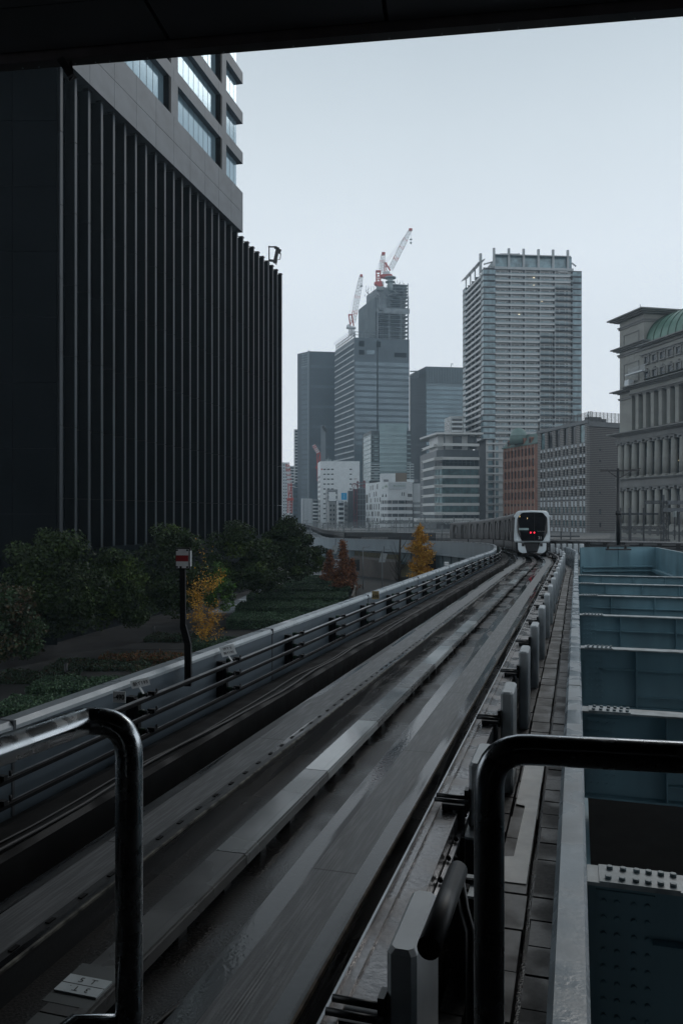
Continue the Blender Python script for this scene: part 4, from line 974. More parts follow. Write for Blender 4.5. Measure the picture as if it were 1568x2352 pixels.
for k in range(26):
    x1=pr.uniform(838,905); y1_=pr.uniform(662,684); mb.bar(P(x1,y1_,598),P(x1+pr.uniform(-9,9),y1_+pr.uniform(-8,8),600),.35)
for x1 in range(840,930,6): mb.bar(P(x1,668 if x1<905 else 652,600),P(x1,(658 if x1<905 else 646)-pr.uniform(0,3),600),.22)
mb.build('braces',mat('pale_brace',(.30,.33,.35),.5),ctw)

# cranes
m_cr=mat('crane_red',(.42,.06,.05),.5,0,.15,.5); m_cwh=mat('crane_white',(.62,.64,.66),.5,0,.1,.5); m_cgry=mat('crane_mast',(.28,.33,.34),.5,0,.15,.5)
def lattice(mb,p0,p1,w_,n,r,mats=None,taper=.5):
    p0=Vector(p0);p1=Vector(p1); d=(p1-p0).normalized(); a=d.cross(Vector((0,1,0))).normalized(); b=a.cross(d).normalized()
    def c(i,k):
        t=i/n; ww=w_*(1-(taper*max(0,(t-.7)/.3))) ; sx_,sy_=((-1,-1),(1,-1),(1,1),(-1,1))[k]; return p0.lerp(p1,t)+a*ww/2*sx_+b*ww/2*sy_
    for i in range(n):
        if mats: mb.mi=mats(i/n)
        for k in range(4): mb.bar(c(i,k),c(i+1,k),r)
        for k in range(4):
            j=(k+1)%4; mb.bar(c(i,k),c(i+1,j),r*.55) if i%2 else mb.bar(c(i,j),c(i+1,k),r*.55)
            mb.bar(c(i,k),c(i,j),r*.5)
Zx=lambda zx:746.4+.1648*zx
Zy=lambda zy:505.3+.1648*zy
def pz(x,y,Y): return P(Zx(x),Zy(y),Y)
Y1=592
c1=thing('tower_crane','largest red and white luffing crane leaning right, with a white machine box','crane',pz(905,970,Y1))
MB().tube([pz(905,985,Y1),pz(905,800,Y1)],2.1,10).build('mast',m_cgry,c1)
mb=MB()
for z in (865,805): mb.tube([pz(905,z+8,Y1),pz(905,z-6,Y1)],3.6 if z==865 else 4.4,12)
mb.build('collar',m_cgry,c1)
mb=MB(); mb.extr([pz(*q,Y1-2.5) for q in ((775,765),(800,752),(930,752),(938,775),(915,790),(820,795),(780,788))],(0,5,0)); mb.build('slewing_platform',m_cr,c1)
mb=MB(); mb.extr([pz(*q,Y1-2.7) for q in ((805,752),(805,722),(895,708),(905,745),(905,751))],(0,5.4,0)); mb.build('machine_box',m_cwh,c1)
mb=MB()
for dy in (-2,2):
    mb.bar(pz(905,705,Y1+dy),pz(845,600,Y1+dy),.9); mb.bar(pz(830,720,Y1+dy),pz(822,590,Y1+dy),.8); mb.bar(pz(860,720,Y1+dy),pz(838,600,Y1+dy),.6); mb.bar(pz(815,592,Y1+dy),pz(860,604,Y1+dy),.8)
    mb.bar(pz(835,650,Y1+dy),pz(870,655,Y1+dy),.5)
mb.build('back_mast',m_cr,c1)
mb=MB(); lattice(mb,pz(912,680,Y1),pz(1183,142,Y1),3.4,26,.24,lambda t:1 if (t>.97 or .22<t<.30 or .5<t<.55 or .70<t<.76) else 0,.45); mb.build('boom',[m_cwh,m_cr],c1)
mb=MB().bar(pz(1165,135,Y1),pz(1212,138,Y1),2.2,1.6); mb.build('boom_head',m_cr,c1)
mb=MB()
for a,b in (((830,588),(1110,225)),((852,600),(1130,235)),((1195,145),(1193,335))): mb.bar(pz(*a,Y1),pz(*b,Y1),.14)
mb.build('rope',m_cgry,c1)
mb=MB().tube([pz(1194,262,Y1),pz(1194,272,Y1),pz(1194,280,Y1)],[.7,1.2,.4],8); mb.tube([pz(1194,305,Y1),pz(1194,318,Y1),pz(1194,338,Y1)],[.5,.9,.2],8); mb.build('hook',m_cgry,c1)
Y2=590
c2_=thing('tower_crane','middle crane seen end on, upright red tower and short boom','crane',pz(758,960,Y2))
MB().tube([pz(760,985,Y2),pz(760,915,Y2)],2.6,10).build('mast',m_cgry,c2_)
mb=MB(); mb.extr([pz(*q,Y2-3) for q in ((684,868),(720,852),(805,852),(818,880),(815,905),(775,925),(745,922),(700,888))],(0,6,0)); mb.build('slewing_platform',m_cr,c2_)
MB().hexa([pz(800,900,Y2-3.2),pz(818,900,Y2-3.2),pz(818,900,Y2+3),pz(800,900,Y2+3),pz(790,856,Y2-3.2),pz(818,858,Y2-3.2),pz(818,858,Y2+3),pz(790,856,Y2+3)]).build('machine_box',m_cwh,c2_)
mb=MB()
for x1,x2 in ((715,712),(768,768)):
    for dy in (-2,2): mb.bar(pz(x1,855,Y2+dy),pz(x2,712,Y2+dy),1.0)
for y_ in (712,728,760,800,835): mb.bar(pz(704,y_,Y2-2),pz(778,y_,Y2-2),.5 if y_>712 else 1.0)
mb.bar(pz(718,760,Y2-2),pz(765,850,Y2-2),.4); mb.bar(pz(765,760,Y2-2),pz(718,850,Y2-2),.4); mb.build('back_mast',m_cr,c2_)
mb=MB(); lattice(mb,pz(778,722,Y2),pz(810,478,Y2),3.4,14,.24,lambda t:1 if .55<t<.62 else 0,.25); mb.build('boom',[m_cwh,m_cr],c2_)
MB().bar(pz(788,470,Y2),pz(836,474,Y2),3,1.8).build('boom_head',m_cr,c2_)
MB().bar(pz(722,690,Y2),pz(785,500,Y2),.14).build('rope',m_cgry,c2_)
Y3=604
c3=thing('tower_crane','left crane with long thin boom on the lower roof of the unfinished tower','crane',pz(372,1590,Y3))
mb=MB(); lattice(mb,pz(370,1600,Y3),pz(370,1495,Y3),4.2,5,.6,None,0); mb.tube([pz(370,1515,Y3),pz(370,1500,Y3)],3.4,10); mb.build('mast',m_cwh,c3)
mb=MB(); mb.extr([pz(*q,Y3-3) for q in ((297,1492),(300,1470),(325,1450),(345,1450),(350,1478),(398,1478),(398,1496),(330,1498))],(0,6,0)); mb.build('machine_box',m_cwh,c3)
mb=MB()
for dy in (-2,2):
    mb.bar(pz(330,1325,Y3+dy),pz(352,1480,Y3+dy),.9); mb.bar(pz(372,1325,Y3+dy),pz(398,1478,Y3+dy),.9); mb.bar(pz(322,1322,Y3+dy),pz(380,1322,Y3+dy),.9); mb.bar(pz(345,1480,Y3+dy),pz(380,1400,Y3+dy),.5)
mb.build('back_mast',m_cr,c3)
mb=MB(); lattice(mb,pz(388,1420,Y3),pz(503,785,Y3),3.8,28,.24,lambda t:1 if (t>.985 or .12<t<.22 or .5<t<.54) else 0,.3); mb.build('boom',[m_cwh,m_cr],c3)
MB().bar(pz(485,778,Y3),pz(521,778,Y3),2.4,1.6).build('boom_head',m_cr,c3)
mb=MB().bar(pz(335,1315,Y3),pz(480,800,Y3),.13); mb.bar(pz(512,785,Y3),pz(506,910,Y3),.13); mb.build('rope',m_cgry,c3)
MB().tube([pz(506,905,Y3),pz(506,920,Y3),pz(506,938,Y3)],[.6,1.2,.3],8).build('hook',m_cgry,c3)
def lowcrane(Y,pts,label):
    b,m_,t_,w_=pts; c=thing('tower_crane',label,'crane',P(*b,Y)); 
    mb=MB(); lattice(mb,P(*b,Y),P(*m_,Y),w_*.9,8,.26,None,0); mb.build('mast',m_cr,c)
    mb=MB().bar(P(m_[0]-7,m_[1]+2,Y),P(m_[0]+8,m_[1],Y),3,1.4); mb.bar(P(m_[0]-3.5,m_[1],Y),P(m_[0]-4,m_[1]-32,Y),.55); mb.bar(P(m_[0]+3.5,m_[1],Y),P(m_[0]+3,m_[1]-32,Y),.55); mb.bar(P(m_[0]-3.5,m_[1]-4,Y),P(m_[0]+3,m_[1]-30,Y),.4); mb.build('slewing_platform',m_cr,c)
    mb=MB(); lattice(mb,P(m_[0],m_[1]-30,Y),P(*t_,Y),w_*.75,16,.26,lambda t:1 if (t*5)%1<.5 else 0,.2); mb.build('boom',[m_cwh,m_cr],c)
    return c
lowcrane(420,((665,1178),(666,1146),(660,1062),2.6),'low red and white crane beside the finned building')
lowcrane(500,((733,1105),(732,1072),(720,1022),2.6),'red and white crane boom rising behind the white windowless building')
# --- dark tower left of the unfinished one
m_da=mat('dark_tower_wall',(.055,.075,.09),.5,0,.2,.05); m_db=mat('dark_tower_glass',(.08,.11,.13),.3,.2,.25,.06)  # paler, bluer wall and glass: part of the haze is painted in
t,H,fa,fb_,q=bld('dark_tower','dark slab skyscraper with a pale vertical fin, left of the tower with cranes',[(683,812.7),(711,806.7),(771,808.4)],680.,m_da)
mb=MB(); fa.box(mb,fa.L-1.6,fa.L-.2,.001,.8,0,H+.5); mb.build('vertical_fin',mat('tower_fin',(.17,.2,.22),.5),t)
for k in range(34):
    z=H-14-k*4.3
    if z<20: break
    mb=MB(); fa.box(mb,fa.L*.35,fa.L-2.2,.001,.2,z,z+2.6); mb.build('window_band',m_db,t)
    mb=MB(); fb_.box(mb,1.2,fb_.L-.5,.001,.15,z,z+2.4); mb.build('window_band',m_da if k%4 else m_db,t)
mb=MB()
for k in range(6): fa.box(mb,fa.L*.35,fa.L-2.2,.001,.3,H-2-k*2.1,H-1.3-k*2.1)
for a in (.4,.55,.7,.85): mb.bar(fa.p(fa.L*a,.2,H-12),fa.p(fa.L*a+1,.2,H-1),.5)
mb.build('top_lattice',mat('pale_lattice',(.20,.24,.26),.5),t)
# --- light blue tower right of it
m_tc=mat('ribbed_tower_wall',(.06,.08,.09),.5,0,.15,.06)  # lightened blue tone does some of the haze's work
t,H,fa,fb_,q=bld('ribbed_tower','pale blue gridded office tower with a dark side and fins near its roof',[(940.7,860.5),(977.7,841.7),(1064,844)],640.,m_tc)
mp=mat('pale_blue_panel',(.15,.19,.21),.4,.1,.12,.05); mg=mat('tower_light_glass',(.22,.31,.35),.15,.4,.25,.08,spec=.9)
mb=MB(); vbars(mb,fb_,.5,fb_.L,1.35,.001,.5,zat(880,640),H-.3,.55); mb.build('roof_fins',mp,t)
mb=MB(); fb_.box(mb,0,fb_.L,.001,.3,zat(880,640)-1.2,zat(880,640)-.01); mb.build('belt',mp,t)
for k in range(24):
    z=zat(884,640)-k*3.75-3.4
    if z<15: break
    mb=MB(); fb_.box(mb,.4,fb_.L-.2,.001,.15,z,z+2.5); w_=mb.build('window_band',mg,t)
    mb=MB(); fb_.box(mb,.2,fb_.L-.1,.001,.4,z+2.51,z+3.6); vbars(mb,fb_,.4,fb_.L,1.35,.151,.4,z,z+2.5,.42); mb.build('panel_grid',mp,t)
mb=MB(); vbars(mb,fa,.5,fa.L,2.2,.001,.3,10,H-.2,.3); mb.build('side_rib',mat('side_rib',(.065,.085,.095),.5),t)
mb=MB()
a,b,c=P(941,853,655),P(961,853,655),P(961,866,655)
mb.bar(P(941,853,655),P(961,853,655),.9); mb.bar(P(961,853,655),P(960,868,655),.9); mb.bar(P(941,864,655),P(961,856,640),.9)
for x in (946,951,956): mb.bar(P(x,862-(x-946)*.4,652),P(x,870,652),.7)
mb.build('roof_frame',mat('roof_frame_c',(.15,.18,.19),.5),t)
mb=MB().bar(P(1035,843,650),P(1036,838,650),.5); mb.bar(P(1034,836,650),P(1040,836,650),.6); mb.build('mast',m_cgry,t)
# --- glass mid-rise
mgg=mat('aqua_glass',(.17,.245,.255),.2,.25,.2,.12,spec=.8); mgs=mat('aqua_spandrel',(.27,.35,.36),.4,.1,.1,.2); mgd=mat('midrise_dark',(.05,.065,.07),.5,0,.3,.2)
Ym=520.
t=thing('glass_office','pale green glass office building with a darker recessed slot','building',P(870,1180,Ym))
zt=zat(985.8,Ym); 
fx=Fr(P(834.8,1180,Ym+28)[:2],P(852,1180,Ym+4)[:2]); fm_=Fr(P(852,1180,Ym+4)[:2],P(871.5,1180,Ym+4.5)[:2]); ff=Fr(P(871.2,1180,Ym)[:2],P(933.5,1180,Ym)[:2]); fd=Fr(P(933.6,1180,Ym+4)[:2],P(943,1180,Ym+4)[:2])
b0,b1,b2,b3=fx.a,fx.p(fx.L,0,0),fm_.p(fm_.L,0,0),fd.p(fd.L,0,0)
MB().prism([b0[:2],b1[:2],b2[:2],b3[:2],(b3.x,b3.y+40),(b0.x,b0.y+30)],0,zt-.5).build('wall',mgd,t)
zt2=zat(972.3,Ym); MB().prism([ff.a[:2],ff.p(ff.L,0,0)[:2],ff.p(ff.L,-20,0)[:2],ff.p(0,-20,0)[:2]],0,zt2).build('front_volume',mgg,t)
fhm=10.5/F*Ym
for k in range(24):
    z=zt2-7.5-k*fhm
    if z<6: break
    mb=MB(); ff.box(mb,0,ff.L,.001,.25,z,z+.8); ff.box(mb,0,ff.L,.001,.12,z+.81,z+1.3); mb.build('spandrel',mgs,t)
    mb=MB(); vbars(mb,ff,.8,ff.L,1.35,.001,.2,z-fhm+1.32,z-.01,.2); mb.build('mullion',mgs if k%2 else mgd,t)
    if z<zt-2:
        mb=MB(); fx.box(mb,0,fx.L,.001,.3,z,z+.7); mb.build('spandrel',mgs,t)
        mb=MB(); fm_.box(mb,.5,fm_.L-.5,.001,.2,z,z+.3); fm_.box(mb,2,fm_.L-1,.001,.1,z-1.6,z-.6); fd.box(mb,.2,fd.L,.001,.2,z-.2,z+.5); mb.build('slot_floor',mgs,t)
    mb=MB(); fx.box(mb,.2,fx.L-.2,.001,.1,z-fhm+.72,z-.02); mb.build('window_band',mgg,t)
mb=MB()
for y_ in range(1066,1112,6):
    z=zat(y_,Ym); mb.bar(P(852,y_,Ym-2),P(872,y_,Ym-3),.45); mb.bar(P(934,y_,Ym-3),P(950,y_,Ym-3),.5)
mb.bar(P(941,1066,Ym-3),P(941,1110,Ym-3),.5); mb.build('louvre',mat('pale_louvre',(.45,.5,.51),.5),t)
# --- white windowless building
mw=M['white_b']
t,H,fa,fb_,q=bld('white_building','tall white almost windowless building with rows of slit windows','building' and [(729.5,1064),(735.4,1059.4),(825.6,1059.4)],470.,mw)
rec=[]
for r in range(13):
    z=zat(1078+r*11.3,470)
    for x0,x1 in ((742.5,748),(751,757),(760,766),(802.5,808)): rec.append((fb_.ux(x0),fb_.ux(x1),z-.35,z+.35))
winset(t,rec,fb_,M['glass_d'],.001,.08)
rec=[(.5,fa.L-.3,zat(1094+r*11.3,470)-.9,zat(1094+r*11.3,470)+.5) for r in range(10)]
winset(t,rec,fa,mat('slot_grey',(.2,.22,.23),.5),.001,.1)
mb=MB(); fb_.box(mb,fb_.ux(737.5),fb_.ux(740.5),.001,.1,zat(1079.5,470),zat(1076.5,470)); mb.build('red_panel',m_cr,t)
mb=MB()
for x in (748,752,757,765): mb.box(P(x,0,476)[0],P(x+3,0,476)[0],476,479,H-.5,H+1.2+(x%3)*.4)
mb.bar(P(754,1060,476),P(754,1049,476),.3); mb.build('roof_plant',m_cgry,t)
# --- white rounded building with green lettering
Ys=400.
def ZX(z): return (1450+z*.15944)/1.7417
def ZY(z): return (1840+z*.15944)/1.7417
t=thing('curved_white_building','white building with slit windows, curved ribbon windows and green lettering','building',P(875,1180,Ys))
HS=zat(ZY(555),Ys)
fl1=Fr(P(ZX(72),0,Ys+20)[:2],P(ZX(465),0,Ys)[:2])
f0=Fr(P(ZX(465),0,Ys)[:2],P(ZX(640),0,Ys-3.5)[:2]); f1=Fr(P(ZX(640),0,Ys-3.5)[:2],P(ZX(1090),0,Ys-3.5)[:2]); f2=Fr(P(ZX(1090),0,Ys-3.5)[:2],P(ZX(1250),0,Ys-1)[:2]); f3=Fr(P(ZX(1262),0,Ys+6)[:2],P(ZX(1465),0,Ys+6)[:2])
pq=[fl1.a,fl1.p(fl1.L,0,0),f0.p(f0.L,0,0),f1.p(f1.L,0,0),f2.p(f2.L,0,0)]
MB().prism([p[:2] for p in pq]+[(pq[4].x,Ys+24),(pq[0].x+1,Ys+30)],0,HS).build('wall',mw,t)
MB().prism([f3.a[:2],f3.p(f3.L,0,0)[:2],(f3.p(f3.L,0,0).x,Ys+22),(f3.a.x,Ys+22)],zat(ZY(1060),Ys),HS-.5).build('right_wing',mw,t)
MB().prism([(f3.a.x,Ys+5),(f3.p(f3.L,0,0).x,Ys+7),(f3.p(f3.L,0,0).x,Ys+22),(f3.a.x,Ys+22)],0,zat(ZY(1066),Ys)).build('stair_block',mat('stair_grey',(.26,.28,.29),.6),t)
mb=MB()
for k in range(5): z=zat(ZY(1180+k*165),Ys); f3.box(mb,0,f3.L,1.2,3.0,z-.0,z+1.2)
mb.build('stair_landing',mw,t)
def ZZ(z): return zat(ZY(z),Ys)
rec=[]
for x0,x1,y0,y1 in ((192,206,625,745),(244,262,615,742),(358,380,600,725),(166,184,815,920),(276,294,792,910),(330,352,785,905),(84,132,850,1065),(194,210,957,1060),(305,322,948,1055),(364,382,945,1050),(428,448,938,1050),(108,134,1110,1245),(172,210,1105,1245),(222,240,1103,1245),(280,296,1100,1245),(336,354,1100,1245),(396,418,1098,1245),(88,104,1295,1415),(146,160,1295,1415),(224,266,1293,1415),(310,326,1292,1415),(366,384,1292,1415),(398,420,1292,1415),(92,136,1460,1570),(176,188,1460,1560),(226,240,1460,1560),(280,300,1460,1540),(345,385,1465,1560),(430,452,1467,1590),(92,104,1620,1700),(150,165,1625,1700),(175,215,1625,1700),(255,268,1630,1700),(310,325,1635,1700),(342,356,1635,1700),(395,420,1635,1700)):
    rec.append((fl1.ux(ZX(x0)),fl1.ux(ZX(x1)),ZZ(y1),ZZ(y0)))
winset(t,rec,fl1,mat('warm_dark_slit',(.10,.10,.095),.4,0,.5,.3),.001,.08)
for y0,y1 in ((1017,1100),(1182,1262),(1348,1428),(1513,1592),(1680,1755)):
    mb=MB()
    for f in (f0,f1,f2): f.box(mb,.0,f.L,.001,.10,ZZ(y1),ZZ(y0))
    w_=mb.build('ribbon_window',M['glass_d'],t)
    mb=MB(); vbars(mb,f1,1.8,f1.L,3.2,.101,.2,ZZ(y1),ZZ(y0),.18); vbars(mb,f0,.8,f0.L,1.2,.101,.2,ZZ(y1),ZZ(y0),.3); mb.build('mullion',mw,w_)
mb=MB(); 
for x in (486,566):
    u=f0.ux(ZX(x)); mb.extr([f0.p(u+a*.128,.1,ZZ(930)+b*.26) for a,b in ((0,0),(7.5,0),(7.2,2),(6.3,3.7),(5,5.2),(4,6.2),(3,5.2),(1.6,3.7),(.5,2))],-f0.n*.099)
mb.build('arched_window',M['glass_d'],t)
mb=MB()
for a,b in ((980,1000),(1027,1047)): f1.box(mb,f1.ux(ZX(a)),f1.ux(ZX(b)),.001,.1,ZZ(903),ZZ(818))
f2.box(mb,1,f2.L-.5,.001,.1,ZZ(930),ZZ(850)); mb.build('window',M['glass_d'],t)
mb=MB(); f1.box(mb,0,f1.L*.8,.001,.15,ZZ(750),ZZ(740)); f1.box(mb,0,f1.L,.001,.12,ZZ(735),ZZ(575)); mb.build('sign_band',mat('pale_sign_band',(.50,.54,.56),.5),t)
mgr=mat('green_lettering',(.07,.20,.10),.5)
lettering('サンファイバー',t,f1.p(f1.ux(ZX(922)),.16,ZZ(660)),f1.d,(0,0,1),1.25,mgr,width=6.0,shear=.25,bold=.02)
lettering('sally',t,f0.p(f0.ux(ZX(588)),.10,ZZ(668)),f0.d,(0,0,1),1.6,mgr,width=1.9,bold=.02)
mb=MB(); f0.box(mb,f0.ux(ZX(490)),f0.ux(ZX(530)),.001,.1,ZZ(688),ZZ(676)); f0.box(mb,f0.ux(ZX(492)),f0.ux(ZX(530)),.001,.1,ZZ(718),ZZ(706)); mb.build('sign_line',mgr,t)
def topbox(x0,x1,y0,y1,Y,dep,m_,nm): 
    a,b=P(x0,0,Y).x,P(x1,0,Y).x; MB().box(a,b,Y,Y+dep,zat(y1,Y),zat(y0,Y)).build(nm,m_,t)
topbox(ZX(460),ZX(820),ZY(340),ZY(556),Ys+4,10,mw,'penthouse'); topbox(ZX(822),ZX(1105),ZY(325),ZY(556),Ys+5,10,mat('brown_box',(.19,.15,.115),.7),'brown_plant_box')
topbox(ZX(1110),ZX(1285),ZY(485),ZY(560),Ys+3,6,mw,'roof_box'); topbox(ZX(170),ZX(370),ZY(520),ZY(600),Ys+16,6,M['black'],'roof_unit'); topbox(ZX(530),ZX(645),ZY(490),ZY(545),Ys+1,2.5,mat('aircon_grey',(.2,.21,.22),.6),'air_unit'); topbox(ZX(1290),ZX(1400),ZY(490),ZY(545),Ys+8,2.5,bpy.data.materials['aircon_grey'],'air_unit')
# --- office with white bands
Yo=300.
def W1(z): return 631.6+.2563*z
def W2(z): return 947.4+.2563*z
t=thing('banded_office','rounded glass office with white horizontal bands and a roof canopy','building',P(1010,1180,Yo))
fL=Fr(P(971,0,Yo+22)[:2],P(998,0,Yo+2)[:2]); fC=Fr(P(998,0,Yo+2)[:2],P(1016,0,Yo-1)[:2]); fR=Fr(P(1016,0,Yo-1)[:2],P(1100,0,Yo+1.5)[:2])
HO=zat(1033,Yo)
def ring(dd): return [fL.p(0,dd,0)[:2],fL.p(fL.L,dd,0)[:2],fC.p(fC.L,dd,0)[:2],fR.p(fR.L,dd,0)[:2],(fR.p(fR.L,0,0).x,Yo+30),(fL.a.x,Yo+34)]
mdk=mat('banded_office_core',(.07,.085,.095),.45,0,.15,.3); mwb=mat('office_white_band',(.52,.53,.52),.5,0,.06,.3)
MB().prism(ring(-.6),0,HO).build('wall',mdk,t)
y=1052.; k=0
for k,yb in enumerate((1018,1049.5,1070.5,1091.5,1112.5,1134,1155,1176)):
    z=zat(yb+3.4,Yo); hh=1.05
    mb=MB(); fR.box(mb,.0,fR.L,-.6,.12,z-hh/2,z+hh/2); fL.box(mb,0,fL.L-.5,-.6,.12,z-hh/2,z+hh/2); mb.build('floor_band',mwb,t)
    mb=MB()
    for e in (-.45,0,.45): fC.box(mb,-.4,fC.L+.2,-.6,.2,z+e-.12,z+e+.10); fL.box(mb,-2.4,-.0,-.6,.2,z+e-.12,z+e+.10) if e else None
    mb.build('corner_fin',mwb,t)
    if k>0:
        z0=zat(yb+21.3+3.4-0,Yo)+hh/2; 
        mb=MB(); fR.box(mb,0,fR.L-.4,-.59,-.1,z0+.02,z-hh/2-.02); fC.box(mb,0,fC.L,-.59,-.1,z0+.02,z-hh/2-.02); w_=mb.build('window_band',M['glass_g'] if 1<k<7 else M['glass_d'],t)
        mb=MB(); vbars(mb,fR,1.1,fR.L-.5,1.62,-.099,-.02,z0+.02,z-hh/2-.02,.12); fR.box(mb,1.2,fR.L*.8,-.099,-.04,(z0+z)/2-.05,(z0+z)/2+.05); vbars(mb,fC,.6,fC.L-.3,1.5,-.099,-.02,z0+.02,z-hh/2-.02,.12); mb.build('mullion',mdk,w_)
        mb=MB(); fL.box(mb,0,fL.L-.5,-.59,-.1,z0+.02,z-hh/2-.02); vbars(mb,fL,.8,fL.L-1,1.0,-.099,0,z0+.02,z-hh/2-.02,.16); mb.build('louvre_screen',mat('grey_louvre',(.16,.185,.20),.45,.2,.1,.4) if k==1 else bpy.data.materials['grey_louvre'],t)
# top pavilion
zc=zat(993.6,Yo); mb=MB()
mb.prism([fL.p(1,1.6,0)[:2],fC.p(fC.L*.6,1.6,0)[:2],fR.p(fR.L+1,1.6,0)[:2],(fR.p(fR.L,0,0).x,Yo+28),(fL.a.x,Yo+30)],zc-.7,zc); mb.build('canopy',mwb,t)
MB().prism([fL.p(4,-1.6,0)[:2],fC.p(0,-1.6,0)[:2],fR.p(fR.L-2,-1.6,0)[:2],(fR.p(fR.L-2,0,0).x,Yo+24),(fL.a.x+6,Yo+26)],HO,zc-.71).build('pavilion_wall',mat('pavilion_pale',(.46,.48,.48),.4,0,.15,.3),t)
mb=MB()
for u in (1,10.5,fR.L-1): fR.box(mb,u-.2,u+.2,-1.4,-.8,HO,zc-.71)
fR.box(mb,4.5,8,-1.6,-1.5,HO+.3,zc-1.2); fR.box(mb,11,13.4,-1.6,-1.5,HO+.3,zc-1.2); mb.build('pavilion_column',mdk,t)
# low base roof right under it
MB().box(P(958,0,292).x,P(1100,0,292).x,292,306,zat(1197,292)-.3,zat(1191,292)).build('base_canopy',mwb,t)
# --- small flats
def flats(x0,xc,x1,yt,Y,m_,label,rows,fhp,kind='balcony',dY=6):
    k_=(HY-yt); t,H,fa,fb_,q=bld('apartment_block' if kind!='plain' else 'small_building',label,[(x0,yt+k_*dY/Y*.9 if x0<xc else yt),(xc,yt),(x1,yt+.2)],Y,m_)
    fh_=fhp/F*Y
    for r in range(rows):
        z=H-1-(r+1)*fh_
        if z<1: break
        if kind=='balcony':
            mb=MB(); fb_.box(mb,fb_.L*.08,fb_.L*.92,.001,.9,z,z+fh_*.36); mb.build('balcony',M['white_b'],t)
            mb=MB(); fb_.box(mb,fb_.L*.12,fb_.L*.88,.001,.06,z+fh_*.38,z+fh_*.92); mb.build('window_band',M['glass_d'],t)
            if fa.L>2: mb=MB(); fa.box(mb,fa.L*.4,fa.L*.6,.001,.06,z+fh_*.4,z+fh_*.8); mb.build('window',M['glass_d'],t)
        elif kind=='win':
            for i in range(2):
                mb=MB(); a=fb_.L*(.15+.42*i); fb_.box(mb,a,a+fb_.L*.2,.001,.06,z+fh_*.3,z+fh_*.75); mb.build('window',M['glass_d'],t)
    return t,H,fa,fb_
mcl=mat('pale_flats',(.40,.42,.42),.6,0,.1,.3); mgy=mat('mid_grey_flats',(.22,.24,.25),.6,0,.15,.3)
t,H,fa,fb_=flats(1020,1034,1064,955.5,345.,mcl,'cream apartment block peeping between the banded office and the tall apartment tower',5,10.5,dY=12)
mb=MB(); 
for r in range(5):
    for i in range(2): a=fa.L*(.15+.45*i); z=H-2-(r+1)*10.5/F*345; fa.box(mb,a,a+fa.L*.25,.001,.1,z+.5,z+1.7)
mb.build('window',M['glass_d'],t)
flats(748,752,775,1124,440.,mgy,'thin grey apartment block in front of the white windowless building',7,10.5)
t,H,fa,fb_=flats(752,755,772,1152,425.,mat('beige_grey_flats',(.33,.34,.34),.6,0,.1,.3),'pale grey flats with a side balcony stack below the white rooftop board',5,10.5,'win')
bx=thing('rooftop_board','blank white rooftop board beside the blue billboard','billboard',P(763,1151,424)); MB().box(P(755,0,424).x,P(771,0,424).x,424,426,zat(1151,424),zat(1130,424)).build('panel',M['white_b'],bx); mb=MB(); mb.bar(P(758,1152,424.5),P(758,1148,424.5),.3); mb.bar(P(768,1152,424.5),P(768,1148,424.5),.3); mb.build('leg',M['black'],bx)
flats(773,776,790,1150,418.,M['white_b'],'white balcony block with dark balconies under the blue billboard',5,10.8,dY=4)
flats(788,790,798,1153,430.,mcl,'narrow white block with a brown shop sign strip, right of the billboard',5,10.5,'win')
bb_=thing('blue_billboard','bright blue rooftop billboard with a small vertical white inscription','billboard',P(789,1150,416))
bl_=mat('cyan_billboard',(.0,.30,.58),.5,0,.04,1)
MB().box(P(783.5,0,416).x,P(796.5,0,416).x,416,417.2,zat(1148,416),zat(1132,416)).build('panel',bl_,bb_)
mb=MB(); mb.box(P(783.5,0,416).x,P(796.5,0,416).x,415.8,417.2,zat(1150,416),zat(1148.3,416)); mb.build('frame',M['white_b'],bb_); mb=MB(); mb.bar(P(786,1155,416.5),P(786,1149,416.5),.3); mb.bar(P(794,1155,416.5),P(794,1149,416.5),.3); mb.build('leg',M['black'],bb_)
for i in range(4):
    mb=MB(); zz=zat(1136+i*2.3,415.9); xx=P(790,0,415.9).x; mb.box(xx-.18,xx+.18,415.93,415.99,zz-.16,zz-.08); mb.box(xx-.05,xx+.05,415.93,415.99,zz-.2,zz+.16); mb.box(xx-.18,xx+.18,415.93,415.99,zz+.06,zz+.12); mb.build('inscription',M['white_b'],bb_)
t,H,fa,fb_=flats(798,800,809.5,1127,435.,mat('ribbed_grey',(.13,.145,.155),.6,0,.1,.3),'narrow dark grey ribbed building left of the red framed stair tower',0,10,'plain')
t,H,fa,fb_=flats(809.5,811,839,1123,430.,mat('dark_red_grey',(.07,.075,.085),.5,0,.2,.3),'dark glazed building with red steel stair frame and roof sign',0,10,'plain')
mr_=mat('dull_red_steel',(.16,.04,.05),.5,0,.2,.5)
mb=MB(); 
for u in (.1,fb_.L*.25): fb_.box(mb,u,u+.3,.001,1.2,0,H)
for k in range(9): fb_.box(mb,.1,fb_.L*.27,.9,1.15,3+k*3.2,3.3+k*3.2)
mb.build('stair_frame',mr_,t)
mb=MB(); 
for k in range(9): fb_.box(mb,fb_.L*.3,fb_.L-.2,.001,.2,3+k*2.9,3.5+k*2.9)
for u in (.5,.75): fb_.box(mb,fb_.L*u,fb_.L*u+.3,.201,.3,2,H)
mb.build('glazing_bar',mat('glazing_bar',(.17,.19,.20),.5),t)
mb=MB(); mb.bar(P(821,1123,432),P(821,1105,432),.8); mb.bar(P(836,1123,432),P(836,1104,432),1.2); mb.bar(P(818,1109,432),P(840,1109,432),.4); mb.bar(P(818,1116,432),P(840,1116,432),.5)
